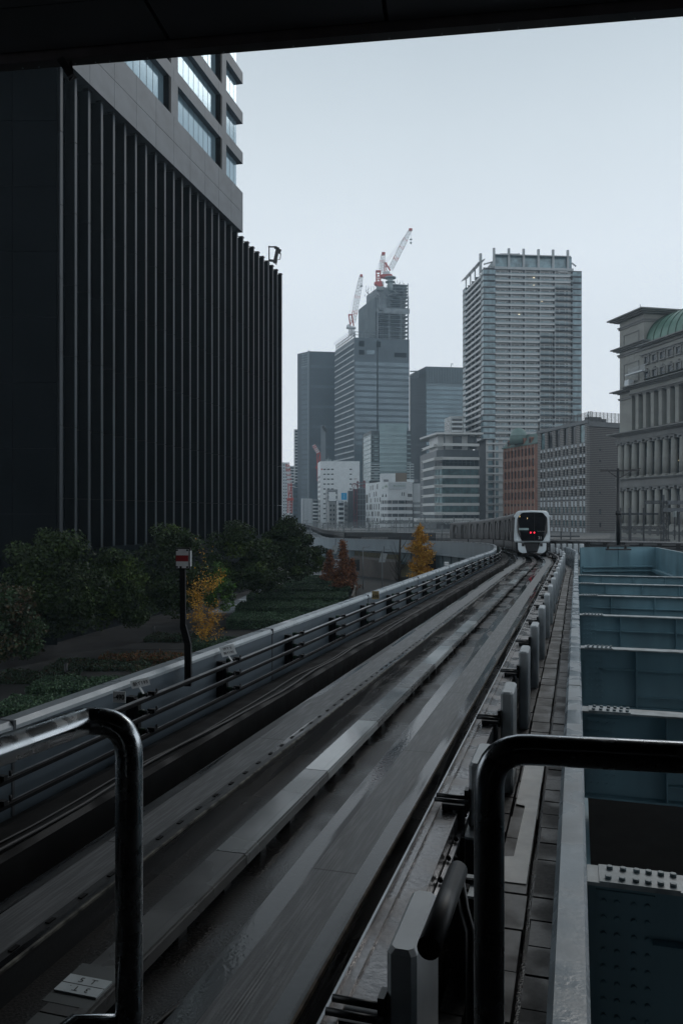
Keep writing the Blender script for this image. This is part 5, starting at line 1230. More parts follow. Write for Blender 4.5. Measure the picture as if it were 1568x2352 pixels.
pts=[P(814+6*math.cos(a)*1.0-0,1118-8*math.sin(a),432) for a in np.linspace(math.pi,0,9)]; mb.tube(pts,.25,5); mb.bar(P(811,1118,432),P(811,1124,432),.3); mb.bar(P(814,1110,432),P(814,1123,432),.25); mb.build('roof_sign_frame',mr_,t)
t,H,fa,fb_=flats(691.5,694,716,1145,455.,mat('pale_blank',(.42,.45,.47),.6,0,.08,.2),'blank pale building low down left of the white windowless building',0,10,'plain')
mb=MB(); vbars(mb,fb_,1,fb_.L-.5,2.2,.001,.12,2,H-.4,.2); mb.build('cladding_seam',mat('pale_seam',(.33,.36,.38),.6),t)
t,H,fa,fb_=flats(714,717,731,1146,470.,mgy,'small dark grey building behind the blank pale one',6,8)
t,H,fa,fb_=flats(675,677,684.5,986,720.,mcl,'slim distant balcony tower at the left edge of the dark slab tower',38,7,dY=3)
t,H,fa,fb_=flats(646,649,661,1062,700.,M['white_b'],'distant white apartment tower next to the finned building',20,7,'win',dY=3)
t,H,fa,fb_=flats(661,664,678,1070,730.,M['white_b'],'distant white apartment tower, right one of the pair beside the finned building',18,6.5,dY=3)
t,H,fa,fb_=flats(671,673,690,1120,690.,mat('dark_low_tower',(.05,.065,.075),.5,0,.2,.1),'low dark block at the foot of the dark slab tower',0,8,'plain')
mb=MB()
for k in range(8): fb_.box(mb,.5,fb_.L-.3,.001,.2,6+k*4,8+k*4)
mb.build('window_band',m_db,t)
ch=thing('chimney','pale grey flat sided chimney with dark top fittings in front of the dark slab tower','chimney',P(742,1180,560)); a,b=P(736.7,0,560).x,P(747.5,0,560).x
MB().prism([(a,560),(b,560),(b,566),(a,566)],0,zat(977,560)).build('shaft',mat('chimney_grey',(.17,.195,.21),.6,0,.1,.1),ch)
mb=MB().bar(P(741,979,559),P(748,990,559),1.8); mb.bar(P(745,985,559),P(750,993,559),1.0); mb.build('fitting',M['black'],ch)
# --- brick building with dome
QH=240.
Hh,o=plan([(1233.4,989),(1349.7,962.5),(1423,967.2)],QH,1)
HotL,HotC,HotR=o
fH=Fr(o[0],o[1]); fE=Fr(o[1],o[2])
mbr=mat('red_brown_brick',(.22,.10,.065),.8,0,.15,.6); mst=mat('brick_building_stone',(.30,.25,.21),.7,0,.1,.5); mgc=mat('green_copper',(.10,.155,.14),.6,0,.2,.4)
YR=HotL[1]+1.5; YL=YR*1.088
Lp=((1156-CX)/F*YL,YL); Rp=((1235-CX)/F*YR,YR)
fK=Fr(Lp,Rp); HB=zat(1017,YR)
t=thing('brick_building','red brown brick building with green mansard roof and dome','building',(Rp[0],Rp[1],0))
bkv=(-fK.n*16); MB().prism([Lp,Rp,(Rp[0]+bkv.x,Rp[1]+bkv.y),(Lp[0]+bkv.x,Lp[1]+bkv.y)],0,HB).build('wall',mat('brick_recess',(.13,.07,.05),.8,0,.2,.5),t)
ncol=9; cw=(fK.L-2.5)/ncol; fk=140*.1831/F*YR
rec=[]; wl=MB(); stn=MB(); stn2=[]
ztp=zat(918.6+.1831*585,YR)
for r in range(8):
    z1=ztp-r*fk; z0=z1-fk*.70
    if r==5: continue
    for c_ in range(ncol): u=.9+c_*cw; rec.append((u+cw*.12,u+cw*.62,max(.2,z0),z1))
winset(t,rec,fK,M['glass_d'],.002,.05)
zprev=HB
for r in range(8):
    z1=ztp-r*fk; z0=max(z1-fk*.70,.3)
    if r==5: z0=z1
    mb=MB(); fK.box(mb,0,fK.L,.001,.28,z1,zprev); mb.build('spandrel',mbr,t)
    if r!=5:
        mb=MB(); fK.box(mb,0,.9+cw*.12,.001,.28,z0,z1-.001)
        for c_ in range(ncol): u=.9+c_*cw; fK.box(mb,u+cw*.62,u+cw*1.12 if c_<ncol-1 else fK.L,.001,.28,z0,z1-.001)
        mb.build('pier',mbr,t)
    # stone keys between windows
    mb=MB()
    for c_ in range(-1,ncol):
        u=.9+c_*cw+cw*.87
        if u<.2: u=.35
        zt_=zprev-.02; h_=(zprev-z1); zc_=(z1+zprev)/2 if r else z1+.8
        mb.hexa([fK.p(u-.22,.281,zc_-h_*.75),fK.p(u+.22,.281,zc_-h_*.75),fK.p(u+.22,.36,zc_-h_*.75),fK.p(u-.22,.36,zc_-h_*.75),fK.p(u-.22,.281,zc_),fK.p(u+.22,.281,zc_),fK.p(u+.22,.36,zc_),fK.p(u-.22,.36,zc_)])
        mb.hexa([fK.p(u-.2,.281,zc_+.001),fK.p(u+.2,.281,zc_+.001),fK.p(u+.2,.36,zc_+.001),fK.p(u-.2,.36,zc_+.001),fK.p(u-.06,.281,zc_+h_*.7),fK.p(u+.06,.281,zc_+h_*.7),fK.p(u+.06,.36,zc_+h_*.7),fK.p(u-.06,.36,zc_+h_*.7)])
    mb.build('stone_key',mst,t)
    zprev=z0
z5=ztp-5*fk
mb=MB()
for c_ in range(ncol): u=.9+c_*cw+cw*.37; mb.tube([fK.p(u,.20,z5-.8),fK.p(u,.34,z5-.8)],.5,12)
mb.build('round_window',M['glass_d'],t)
mb=MB(); fK.box(mb,-.3,fK.L,.281,.6,HB-.25,HB+.15); mb.build('cornice',mgc,t)
zr=zat(991,YR); mb=MB(); n_=-fK.n
a0,a1=fK.p(-.2,.3,HB+.16),fK.p(fK.L,.3,HB+.16); b0,b1=fK.p(1.2,-2.2,zr),fK.p(fK.L,-2.2,zr)
mb.hexa([a0,a1,fK.p(fK.L,-15,HB+.16),fK.p(0,-15,HB+.16),b0,b1,fK.p(fK.L,-13,zr),fK.p(1.2,-13,zr)]); mb.build('roof',mgc,t)
mb=MB(); mb2=MB()
for x in (1168,1184.5,1200.5,1217): 
    u=fK.ux(x); fK.box(mb,u-.9,u+.9,-2.2,.15,HB+.2,HB+1.7); pts=[fK.p(u+.9*math.cos(a),.15,HB+1.71+.9*math.sin(a)) for a in np.linspace(0,math.pi,9)]; mb.extr(pts,-fK.n*2.2)
    fK.box(mb2,u-.5,u+.5,.151,.2,HB+.5,HB+2.1)
mb.build('dormer',mbr,t); mb2.build('dormer_window',M['glass_d'],t)
dc=P(1190,1001,YR+13); MB().dome((dc.x,dc.y,zat(1001,YR+13)),19*1.0/F*(YR+13),19/F*(YR+13),19/F*(YR+13)*.98,24,8).build('dome',mat('pale_green_dome',(.17,.245,.225),.45,.1,.1,.4),t)
MB().tube([(dc.x,dc.y,zat(1020,YR+13)),(dc.x,dc.y,zat(1000.9,YR+13))],20.5/F*(YR+13),24).build('dome_base',mgc,t)
# --- striped stone hotel
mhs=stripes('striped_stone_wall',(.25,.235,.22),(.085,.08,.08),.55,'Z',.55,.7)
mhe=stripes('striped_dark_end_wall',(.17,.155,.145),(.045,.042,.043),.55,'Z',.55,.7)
mhw=mat('pale_panel',(.46,.49,.51),.5,0,.06,.5); mhg=mat('hotel_grey_band',(.14,.145,.15),.6,0,.1,.5)
t=thing('striped_hotel','grey stone hotel with striped walls and a grid of white panels and dark windows','building',(HotC[0],HotC[1],0))
bk_=[Vector((*HotL,0)),Vector((*HotC,0)),Vector((*HotR,0))]
Hh2=Hh-.8
pe=fE.p(fE.L+14,-.45,0); MB().prism([fH.p(0,-.45,0)[:2],fH.p(fH.L-.45,-.45,0)[:2],pe[:2],(pe.x-fE.n.x*22,pe.y-fE.n.y*22),fH.p(0,-16,0)[:2]],0,Hh2).build('core',M['glass_d'],t)
def R3(z): return zat(918.6+.1831*z,QH)
def UH(z): return fH.ux(1148.3+.1831*z)
cols=[(500,522),(540,560),(590,613),(630,652),(685,708),(727,750),(783,806),(825,848),(885,910),(930,955),(990,1018),(1037,1061)]
cu=[(UH(a),UH(b)) for a,b in cols]
def wallrow(z0,z1,name,m_,openings,d0=-.45,d1=0):
    mb=MB(); u=0
    for a,b in openings: fH.box(mb,u,a,d0,d1,z0,z1); u=b
    fH.box(mb,u,fH.L-.002,d0,d1,z0,z1); mb.build(name,m_,t)
mb=MB(); fH.box(mb,-.2,fH.L+.2,-.5,.35,R3(290),R3(248)); mb.build('cornice',mhg,t)
big=[(UH(505),UH(556)),(UH(590),UH(652)),(UH(688),UH(748)),(UH(790),UH(848)),(UH(885),UH(948)),(UH(995),UH(1058))]
wallrow(R3(520),R3(291),'attic_wall',mhs,big)
for i,(a,b) in enumerate(big):
    mb=MB(); fH.box(mb,a+.05,b-.05,-.44,-.30 if i in(0,5) else -.42,R3(519),R3(300)); mb.build('tall_window',M['glass_g'] if i in (0,5) else M['trainblack'],t)
zs=520
wallrow(R3(530),R3(521),'belt',mhg,[])
rows_=[(531,568,568,640,'n')]
rowsp=[(532,640),(667,775),(802,910),(937,1045),(1072,1180)]
for (p0_,p1_) in rowsp:
    wallrow(R3(p1_+14),R3(p0_),'wall_panel',mhs,cu)
    wallrow(R3(p1_+22),R3(p1_+14.5),'belt',mhg,[])
    for a,b in cu:
        mb=MB(); fH.box(mb,a+.02,b-.02,-.2,-.03,R3(p0_+38),R3(p0_+1)); mb.build('white_panel',mhw,t)
wallrow(R3(1240),R3(1203),'wall_panel',mhs,cu); wallrow(R3(1252),R3(1241),'belt',mhg,[])
mb=MB()
for a,b in cu: fH.box(mb,a+.02,b-.02,-.2,-.03,R3(1239),R3(1206))
mb.build('white_panel_row',mhw,t)
for p0_,p1_ in ((1256,1415),(1440,1585),(1605,1780),(1800,1960)):
    wallrow(R3(p1_),R3(p0_),'wall_panel',mhs,cu); wallrow(R3(p1_+18),R3(p1_+1),'belt',mhg,[])
    mb=MB(); w2=MB()
    for a,b in cu: fH.box(mb,a+.02,b-.02,-.2,-.03,R3(p0_+ (p1_-p0_)*.5),R3(p0_+8)); fH.box(w2,a+.04,b-.04,-.4,-.25,R3(p1_-2),R3(p0_+(p1_-p0_)*.52))
    mb.build('white_panel_row',mhw,t); w2.build('window_row',M['glass_g'],t)
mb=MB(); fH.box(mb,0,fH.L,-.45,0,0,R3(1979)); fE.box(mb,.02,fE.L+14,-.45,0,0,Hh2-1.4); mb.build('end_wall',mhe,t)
mb=MB(); fE.box(mb,.0,fE.L+14,-.5,.3,Hh2-1.38,Hh2+.1); mb.build('cornice',mhg,t)
for y_ in (605,745,1150,1370,1540,1700):
    mb=MB(); u=fE.ux(1148.3+.1831*1248); fE.box(mb,u-.25,u+.4,.001,.05,R3(y_+ (22 if y_<1200 else 60)),R3(y_)); mb.build('small_window',M['trainblack'],t)
u=fE.ux(1148.3+.1831*1487); mb=MB(); fE.box(mb,u,u+.7,.001,.1,R3(400),R3(325)); mb.build('small_window',M['glass_g'],t)
mb=MB(); zf0,zf1=Hh2+.1,zat(946,QH+2)
ff1=fH; u0=UH(745)
for k in range(14): z=zf0+(zf1-zf0)*k/13; ff1.box(mb,u0,fH.L+.1,-1.3,-1.25,z-.045,z+.045); fE.box(mb,1.0,fE.L+14,-1.3,-1.25,z-.045,z+.045)
vbars(mb,fH,u0,fH.L,2.3,-1.25,-1.1,zf0,zf1+.08,.12); vbars(mb,fE,1.2,fE.L+12,1.5,-1.25,-1.1,zf0,zf1+.08,.12); mb.build('roof_louvre_fence',mat('louvre_fence',(.12,.12,.12),.6,0,.1,1),t)
mb=MB(); fE.box(mb,4,8,-6,-3,zf0,zf0+2); fE.box(mb,8.6,10,-5,-3,zf0,zf0+1.5); mb.build('roof_plant',mhg,t)
cm=thing('rooftop_camera_mast','small camera mast on the roof fence of the striped hotel','mast',P(1349,962,240.8)); mb=MB().bar(P(1349,963,240.8),P(1349,952,240.8),.3); mb.build('mast',M['black'],cm); mb=MB().bar(P(1346,957,240.8),P(1349,956,240.8),.5); mb.tube([P(1349,954,240.8),P(1349,949,240.8)],.42,8); mb.build('camera',M['white_b'],cm)
cm=thing('rooftop_camera_mast','thin camera mast where the brick building meets the striped hotel','mast',P(1236,987,273)); mb=MB().bar(P(1236.5,987,273),P(1236.5,968,273),.33); mb.build('mast',M['black'],cm); mb=MB().bar(P(1235,965,273),P(1239,963,273),.6); mb.build('camera',M['white_b'],cm)
# --- classical stone building on the right
mcs=mat('warm_grey_stone',(.27,.27,.25),.75,0,.1,.25,stretch=(1,1,2)); mcd=mat('cornice_stone',(.20,.20,.195),.75,0,.12,.4); mci=mat('recessed_wall',(.06,.062,.062),.6,0,.2,.3)
mgd2=mat('green_dome_metal',(.12,.22,.175),.42,.15,.12,.3)
Yk=190.
def K1(z): return 689+.12206*z
def K2(z): return 976+.12206*z
def KX(z): return 1378+.12206*z
kc=P(KX(822),0,Yk); kd=Vector((-.226,1,0)).normalized(); 
# far end of the facade: picture column 1422
t_=(KX(362)-CX)/F; lam=(kc.x-t_*kc.y)/(t_*kd.y-kd.x); kf=kc+kd*lam
t_=(1640-CX)/F; lam2=(kc.x-t_*kc.y)/(t_*kd.y-kd.x); kn=kc+kd*lam2
cb_=thing('classical_building','grey stone classical building with columns, heavy cornices and green barrel roof','building',(kc.x,kc.y,0))
fk_=Fr(kf[:2],kn[:2]); up_=fk_.ux(KX(822)); n_=fk_.n
def Z1(z): return zat(K1(z),Yk)
def Z2(z): return zat(K2(z),Yk)
def bx(d0,d1,u0,u1,z0,z1,mb=None): mb=mb or MB(); fk_.box(mb,u0,u1,d0,d1,z0,z1); return mb
LK=fk_.L
# body
p=[fk_.p(0,-1.6,0)[:2],fk_.p(LK,-1.6,0)[:2],fk_.p(LK,-26,0)[:2],fk_.p(0,-26,0)[:2]]
MB().prism(p,0,Z1(860)).build('core',mci,cb_)
# pavilion tower
pw=11.0
q=[fk_.p(0,0,0)[:2],fk_.p(up_,0,0)[:2],fk_.p(up_,-pw,0)[:2],fk_.p(0,-pw,0)[:2]]
MB().prism(q,Z1(1760),Z1(245)).build('pavilion_wall',mcs,cb_)
def slab(u0,u1,dd,z0,z1,ext,m_,name):
    mb=MB(); e=ext; mb.prism([fk_.p(u0-e,e+dd,0)[:2],fk_.p(u1+e,e+dd,0)[:2],fk_.p(u1+e,-pw-e,0)[:2],fk_.p(u0-e,-pw-e,0)[:2]],z0,z1); mb.build(name,m_,cb_)
for a,b,e in ((180,205,2.3),(206,228,1.7),(229,250,1.0),(345,365,.45),(366,400,.25),(768,790,1.7),(791,815,1.2),(816,840,.6),(880,905,.5),(906,940,.3)): slab(0,up_,0,Z1(b),Z1(a),e,mcd,'cornice')
def frame_panel(u0,u1,z0,z1):
    mb=MB()
    for a,b,c,d in ((u0,u1,z0,z0+.18),(u0,u1,z1-.18,z1),(u0,u0+.18,z0+.19,z1-.19),(u1-.18,u1,z0+.19,z1-.19)): fk_.box(mb,a,b,.001,.14,c,d)
    mb.build('panel_frame',mcd,cb_)
frame_panel(up_*.18,up_*.80,Z1(735),Z1(525)); frame_panel(up_*.18,up_*.80,Z1(1480),Z1(1100))
mb=MB()
for zz in (1270,): bx(.001,.03,0,up_,Z1(zz)-.03,Z1(zz)+.03,mb)
for uu in (.18,.40,.60,.80): bx(.001,.02,up_*uu-.025,up_*uu+.025,Z1(1090),Z1(945),mb); bx(.001,.02,up_*uu-.025,up_*uu+.025,Z1(340),Z1(255),mb)
mb.build('stone_joint',mcd,cb_)
# lower pavilion below the middle cornice
u2=fk_.ux(KX(600))
bx(-4,0,-.0,u2,Z2(60),Z1(1761)).build('pavilion_lower_wall',mcs,cb_)
# upper facade right of the pavilion, set slightly forward
uf=up_+.0
bx(-1.5,.5,uf+.02,LK,Z1(1500),Z1(1080)).build('upper_wall',mcs,cb_)
for a,b,e in ((862,885,1.9),(886,905,1.3),(940,960,.9),(1035,1055,1.1),(1056,1080,.8)):
    bx(-3,e,uf-.8 if a<900 else uf-.3,LK,Z1(b),Z1(a)).build('cornice',mcd,cb_)
bx(-3,.5,uf,LK,Z1(1034),Z1(906)).build('frieze',mcs,cb_)
um=fk_.ux(KX(600))
for a,b,e in ((1580,1598,2.6),(1599,1618,1.9),(1619,1640,1.2),(1720,1735,1.1),(1736,1760,.8)):
    bx(-3,e,um-1.2 if a<1650 else um,LK,Z1(b),Z1(a)).build('cornice',mcd,cb_); bx(-pw,e-.8 if e>1.5 else .3,-e+.6,um-1.21 if a<1650 else um-.001,Z1(b)-.35,Z1(a)-.35).build('cornice',mcd,cb_)
bx(-3,.75,um,LK,Z1(1719),Z1(1641)).build('frieze',mcs,cb_)
# column positions
uc=[fk_.ux(KX(x)) for x in (388,505,648,788,932,1080,1232,1390,1552)]
stp=uc[5]-uc[4]
while uc[-1]<LK-stp: uc.append(uc[-1]+stp)
# small windows, two rows
wz=[(1232,1105),(1500,1380)]
uws=[fk_.ux(KX(x)) for x in (915,1062,1210,1360,1515)]
while uws[-1]<LK-3: uws.append(uws[-1]+(uws[1]-uws[0]))
for z0,z1 in wz:
    for u in uws:
        mb=bx(.501,.56,u-.75,u+.75,Z1(z0)+.3 if z0<1400 else Z1(1500),Z1(z1)); f_=mb.build('window',M['glass_d'],cb_)
        mb=MB(); bx(.501,.8,u-1.05,u-.76,Z1(z0)+.1,Z1(z1)+.3,mb); bx(.501,.8,u+.76,u+1.05,Z1(z0)+.1,Z1(z1)+.3,mb); bx(.501,.85,u-.75,u+.75,Z1(z1)+.01,Z1(z1)+.35,mb); bx(.501,.9,u-.3,u+.3,Z1(z1)+.351,Z1(z1)+.8,mb)
        if z0<1400: bx(.501,.95,u-1.2,u+1.2,Z1(z0)-.2,Z1(z0)+.09,mb)
        mb.build('frame',mcd,f_)
# pilaster storey
for i,u in enumerate(uc[2:]):
    v=u+(uc[5]-uc[4])*.5-.05
    bx(-1.5,.45,v-.62,v+.62,Z2(60),Z1(1790)).build('pilaster',mcs,cb_)
    bx(-1.5,.6,v-.8,v+.8,Z1(1789),Z1(1762)).build('capital',mcd,cb_)
bx(-1.5,.3,u2+.01,uc[2]-.9,Z2(60),Z1(1762)).build('pilaster',mcs,cb_)
gl=MB()
for i,u in enumerate(uc[2:]):
    mb=bx(-1.4,-1.0,u-.85,u+.85,Z2(70),Z1(1800)); w_=mb.build('tall_window',M['glass_g'],cb_)
    mb=MB()
    for zz in (1920,2080,2190): bx(-.99,-.85,u-.84,u+.84,Z1(zz)-.12,Z1(zz)+.12,mb)
    bx(-.99,-.9,u-.84,u+.84,Z1(1990),Z1(1930),mb); mb.build('bar',mci,w_)
# entablatures
for a,b,e in ((95,118,2.4),(119,140,1.8),(141,160,1.1),(240,255,1.0),(256,275,.8)): bx(-pw,e,-e,LK,Z2(b),Z2(a)).build('cornice',mcd,cb_)
bx(-3,.7,-.3,LK,Z2(239),Z2(161)).build('frieze',mcd,cb_)
for a,b,e in ((985,1000,1.6),(1001,1018,1.1),(1140,1155,1.0),(1156,1172,.8)): bx(-3,e,-e*.6,LK,Z2(b),Z2(a)).build('cornice',mcd,cb_)
bx(-3,.7,-.3,LK,Z2(1139),Z2(1019)).build('frieze',mcd,cb_)
def column(u,z0,z1):
    p0=fk_.p(u,.0,z0+.5); p1=fk_.p(u,.0,z1-.6); mb=MB().tube([p0,p0.lerp(p1,.4),p1],[.82,.80,.70],12); c_=mb.build('column',mcs,cb_)
    mb=MB(); fk_.box(mb,u-.95,u+.95,-.95,.95,z0,z0+.25); mb.tube([fk_.p(u,0,z0+.26),fk_.p(u,0,z0+.5)],.9,12); mb.build('base',mcs,c_)
    mb=MB(); fk_.box(mb,u-.95,u+.95,-.85,.85,z1-.28,z1)
    for sg in (-1,1): mb.tube([fk_.p(u+sg*.78,-.8,z1-.52),fk_.p(u+sg*.78,.85,z1-.52)],.26,8)
    mb.build('capital',mcd,c_)
for u in uc:
    column(u,Z2(984),Z2(276)); column(u,Z2(1900),Z2(1173))
for (za,zb) in ((276,984),(1173,1900)):
    for i,u in enumerate(uc[2:]):
        v=u+stp*.5
        mb=bx(-1.59,-1.5,v-1.0,v+1.0,Z2(zb-20),Z2(za+20)); w_=mb.build('colonnade_window',M['glass_d'],cb_)
        h=Z2(za)-Z2(zb); mb=MB(); bx(-1.49,-1.3,v-1.0,v+1.0,Z2(zb)+h*.40,Z2(zb)+h*.55,mb); bx(-1.49,-1.4,v-.08,v+.08,Z2(zb)+h*.02,Z2(zb)+h*.39,mb); mb.build('spandrel',mat('grey_spandrel',(.13,.135,.14),.5) if not bpy.data.materials.get('grey_spandrel') else bpy.data.materials['grey_spandrel'],w_)
    bx(-1.59,-1.2,.3,uc[1]+1.2,Z2(zb),Z2(za)).build('pavilion_lower_wall',mcs,cb_)
    bx(-1.59,-1.3,uc[1]+1.8,uc[2]-.6,Z2(zb),Z2(za)).build('pavilion_lower_wall',mcs,cb_)
for x,z in ((1345,722),(1460,720),(1505,718)):
    u=fk_.ux(KX(x)); bx(-1.48,-1.44,u-.35,u+.35,Z2(z+5),Z2(z-5)).build('lit_lamp',mat('lit_ceiling_lamp',(.8,.7,.4),.5,emit=(1,.85,.5,1.5)) if not bpy.data.materials.get('lit_ceiling_lamp') else bpy.data.materials['lit_ceiling_lamp'],cb_)
bx(-3,.9,-.5,LK,0,Z2(1902)).build('base_storey',mcs,cb_)
mb=MB()
for u in [uc[1]+stp*(k+.5) for k in range(12)]:
    if u<LK: mb.tube([fk_.p(u,.901,Z2(2010)),fk_.p(u,.98,Z2(2010))],.75,14)
mb.build('round_vent',mci,cb_)
mb=MB()
for u in [uc[1]+stp*k for k in range(12)]:
    if u<LK: bx(.901,.95,u-.7,u+.7,Z2(2040),Z2(1985),mb)
mb.build('vent_opening',mci,cb_)
# barrel roof
ud0=up_+.35; zb_=Z1(850); Rr=9.0; Rh=7.9
mb=MB(); mb.smooth=True; rows=[]
for i in range(22):
    uo=ud0+i*3.0; rows.append(mb.add([fk_.p(uo,-Rr-.2+Rr*math.cos(b),zb_+Rh*math.sin(b)) for b in np.linspace(0,math.pi,25)]))
for i in range(21):
    for j in range(24): mb.face([rows[i]+j,rows[i+1]+j,rows[i+1]+j+1,rows[i]+j+1])
mb.smooth=False; mb.face([rows[0]+j for j in range(25)])
rf=mb.build('barrel_roof',mgd2,cb_)
mb=MB()
for uo in [ud0+.1+k*2.75 for k in range(22)]:
    mb.tube([fk_.p(uo,-Rr-.2+(Rr+.05)*math.cos(b),zb_+(Rh+.06)*math.sin(b)) for b in np.linspace(0,math.pi,21)],.10,5)
mb.build('rib',mat('dark_green_rib',(.035,.075,.055),.5),rf)
mb=MB(); u=fk_.ux(KX(745)); mb.bar(P(KX(745),K1(190),192),P(KX(745),K1(85),192),.10); mb.build('lightning_rod',M['black'],cb_)
mb=MB(); mb.box(0,0,0,0,0,0) if 0 else None; u0,u1=fk_.ux(KX(585)),fk_.ux(KX(935))
bx(1.4,2.2,u0+.5,u1,Z1(1582)+2.6,Z1(1582)+2.9,mb); bx(.6,2.0,u0,u0+1.8,Z1(1582)+.05,Z1(1582)+1.6,mb)
k=u0+1
while k<u1: bx(1.4,1.48,k,k+.07,Z1(1582)+2.91,Z1(1582)+4.3,mb); k+=.5
mb.build('maintenance_gantry',M['postgrey'],cb_)

# ------------------------------------------------------------------ railway clutter between the viaduct and the buildings
mgan=mat('gantry_steel',(.16,.175,.18),.6,0,.2,1); mg_d=mat('gantry_dark',(.05,.055,.06),.6,0,.2,1); minz=mat('insulator_porcelain',(.40,.45,.45),.3)
rb=MB(); rb.prism([(-24,195),(60,180),(120,175),(130,300),(-30,330)],.02,4.3); tag(rb.build('railway_embankment',M['conc']),kind='structure')
def gantry(x0,x1,yt,Y,pw_=2.6,label='',ins_=True,m_=None,posts=None,base=4.3,tr=True):
    m_=m_ or mgan; t=thing('railway_gantry',label,'gantry',P(x0,1200,Y)*1); zt=zat(yt,Y); a,b=P(x0,0,Y).x,P(x1,0,Y).x; h_=.55*Y/200
    mb=MB(); 
    if tr:
        mb.bar((a,Y,zt),(b,Y,zt),.16); mb.bar((a,Y,zt-h_),(b,Y,zt-h_),.16); n=max(4,int((b-a)/h_/1.2))
        for i in range(n): xa=a+(b-a)*i/n; xb=a+(b-a)*(i+1)/n; mb.bar((xa,Y,zt-h_),((xa+xb)/2,Y,zt),.09); mb.bar(((xa+xb)/2,Y,zt),(xb,Y,zt-h_),.09)
    else: mb.bar((a,Y,zt),(b,Y,zt),.3)
    mb.build('truss',m_,t); mb=MB()
    for x in (posts or (x0,x1)): xx=P(x,0,Y).x; mb.bar((xx,Y+.2,base),(xx,Y+.2,zt+.9),.20 if Y<160 else .30)
    mb.build('post',m_,t)
    if ins_:
        mb=MB(); n=int((b-a)/4.5)
        for i in range(n):
            xx=a+(b-a)*(i+.5)/n; mb.tube([(xx-1.3,Y,zt-.1),(xx-.3,Y,zt-.9)],.10,5); mb.tube([(xx+.3,Y,zt-.9),(xx+1.3,Y,zt-.1)],.10,5)
        mb.build('insulator',minz,t)
        mb=MB()
        for i in range(n):
            xx=a+(b-a)*(i+.5)/n-1.6; mb.tube([(xx,Y,zt),(xx,Y,zt+1.5),(xx+.3,Y,zt+1.9),(xx+.9,Y,zt+1.6)],.07,5)
        mb.build('wire_arm',m_,t)
    return t
gantry(838,950,1197,230,label='railway gantry with hanging insulators in front of the curved white building',posts=(846,909,940))
gantry(955,1100,1196,215,label='railway gantry with insulators below the banded office',posts=(975,1042,1090))
gantry(995,1160,1215,190,label='lower trussed gantry with a thick post left of the train',ins_=False,posts=(1015,1068,1150))
gantry(690,850,1208,260,label='distant gantry over the tracks in front of the white windowless building',posts=(700,742,806,848))
gantry(655,800,1203,330,label='far gantry at the left end of the railway',posts=(660,720,780),ins_=False)
gantry(700,900,1218,225,label='low gantry just above the fence of the curving guideway',ins_=False,posts=(712,790,862))
gantry(1205,1330,1232,150,m_=mg_d,label='railway gantry at the foot of the striped hotel',ins_=False,posts=(1210,1288,1310),tr=False)
gantry(1418,1527,1210,118,label='trussed gantry in front of the base of the classical building',ins_=False,m_=mg_d,posts=(1416,1524))
gantry(1478,1600,1151,112,label='dark cross arm gantry with lattice mast at the right edge',ins_=False,m_=mg_d,posts=(1524,1560))
gantry(1425,1470,1180.5,116,label='small gantry with white insulator strings right of the utility pole',tr=False,posts=(1425,1445),m_=mg_d)
gantry(1447,1510,1180.5,114,label='second small gantry with insulator strings, nearer the lattice mast',tr=False,posts=(1448,1478),m_=mg_d)
lm=thing('lattice_mast','dark lattice mast rising in front of the columns near the right edge','mast',P(1525,1240,110)); mb=MB(); lattice(mb,P(1525,1245,110),P(1525,1150,110),.75,14,.09,None,0); mb.build('frame',mg_d,lm)
mb=MB(); mb.box(P(1518,0,110).x,P(1568,0,110).x,109,109.5,zat(1176,110),zat(1167,110)); mb.box(P(1527,0,110).x,P(1580,0,110).x,109,109.5,zat(1159,110),zat(1150,110)); mb.build('equipment_box',mat('equipment_grey',(.10,.11,.12),.6),lm)
mb=MB(); mb.bar(P(1548,1172,109),P(1548,1240,109),.14); mb.build('post',mg_d,lm); mb=MB()
for k in range(5): mb.tube([P(1548,1174+k*3,108.7),P(1548,1175.5+k*3,108.7)],.28,8)
mb.build('insulator',minz,lm)
wr=MB()
for k in range(16):
    Y=190+k*8; y0=1199+k*2.1; mb=wr; mb.tube([P(640,y0+3,Y+60),P(800,y0+1.5,Y+20),P(960,y0-1,Y),P(1175,y0,Y-10)],.045,3)
for k in range(5): wr.tube([P(1400,1222+k*3,120),P(1500,1220+k*3.4,118),P(1600,1224+k*3,116)],.03,3)
tag(wr.build('overhead_wires',mgan),'tangle of thin overhead wires above the railway','wires',kind='stuff')
pr=random.Random(11)
KPm=MB(); KPm.bar((0,0,0),(0,0,3.2),.16); KPm.bar((-.6,0,2.9),(.6,0,2.9),.10); KPm.tube([(.5,0,2.9),(.5,0,3.3)],.07,5)
KP=Kind('trackside_post','post',[('pole',KPm,mgan,None)])
for k in range(46):
    x=pr.uniform(685,1170); Y=pr.uniform(185,300); q=P(x,1200,Y); KP.place((q.x,q.y,4.3),pr.uniform(-.3,.3),'thin grey trackside post with a short arm among the railway wires','trackside posts',scale=pr.uniform(.7,1.2))
rf_=thing('railway_fence','long grey railway fence behind the curving guideway','fence',P(900,1225,180)); mb=MB()
for zz in (1222,1228,1233): mb.bar(P(700,zz,183),P(1190,zz,183),.10)
for k in range(110): x=700+k*4.45; mb.bar(P(x,1240,183),P(x,1221,183),.09)
mb.build('panel',mgan,rf_)
wt=thing('light_train_roof','white vehicle roof glinting beyond the fence','vehicle',P(923,1232,176)) if 0 else None
vb=thing('van','white van partly hidden behind the close-posted fence','van',(P(929,1236,186).x,186,4.32)); q=P(929,1236,186)
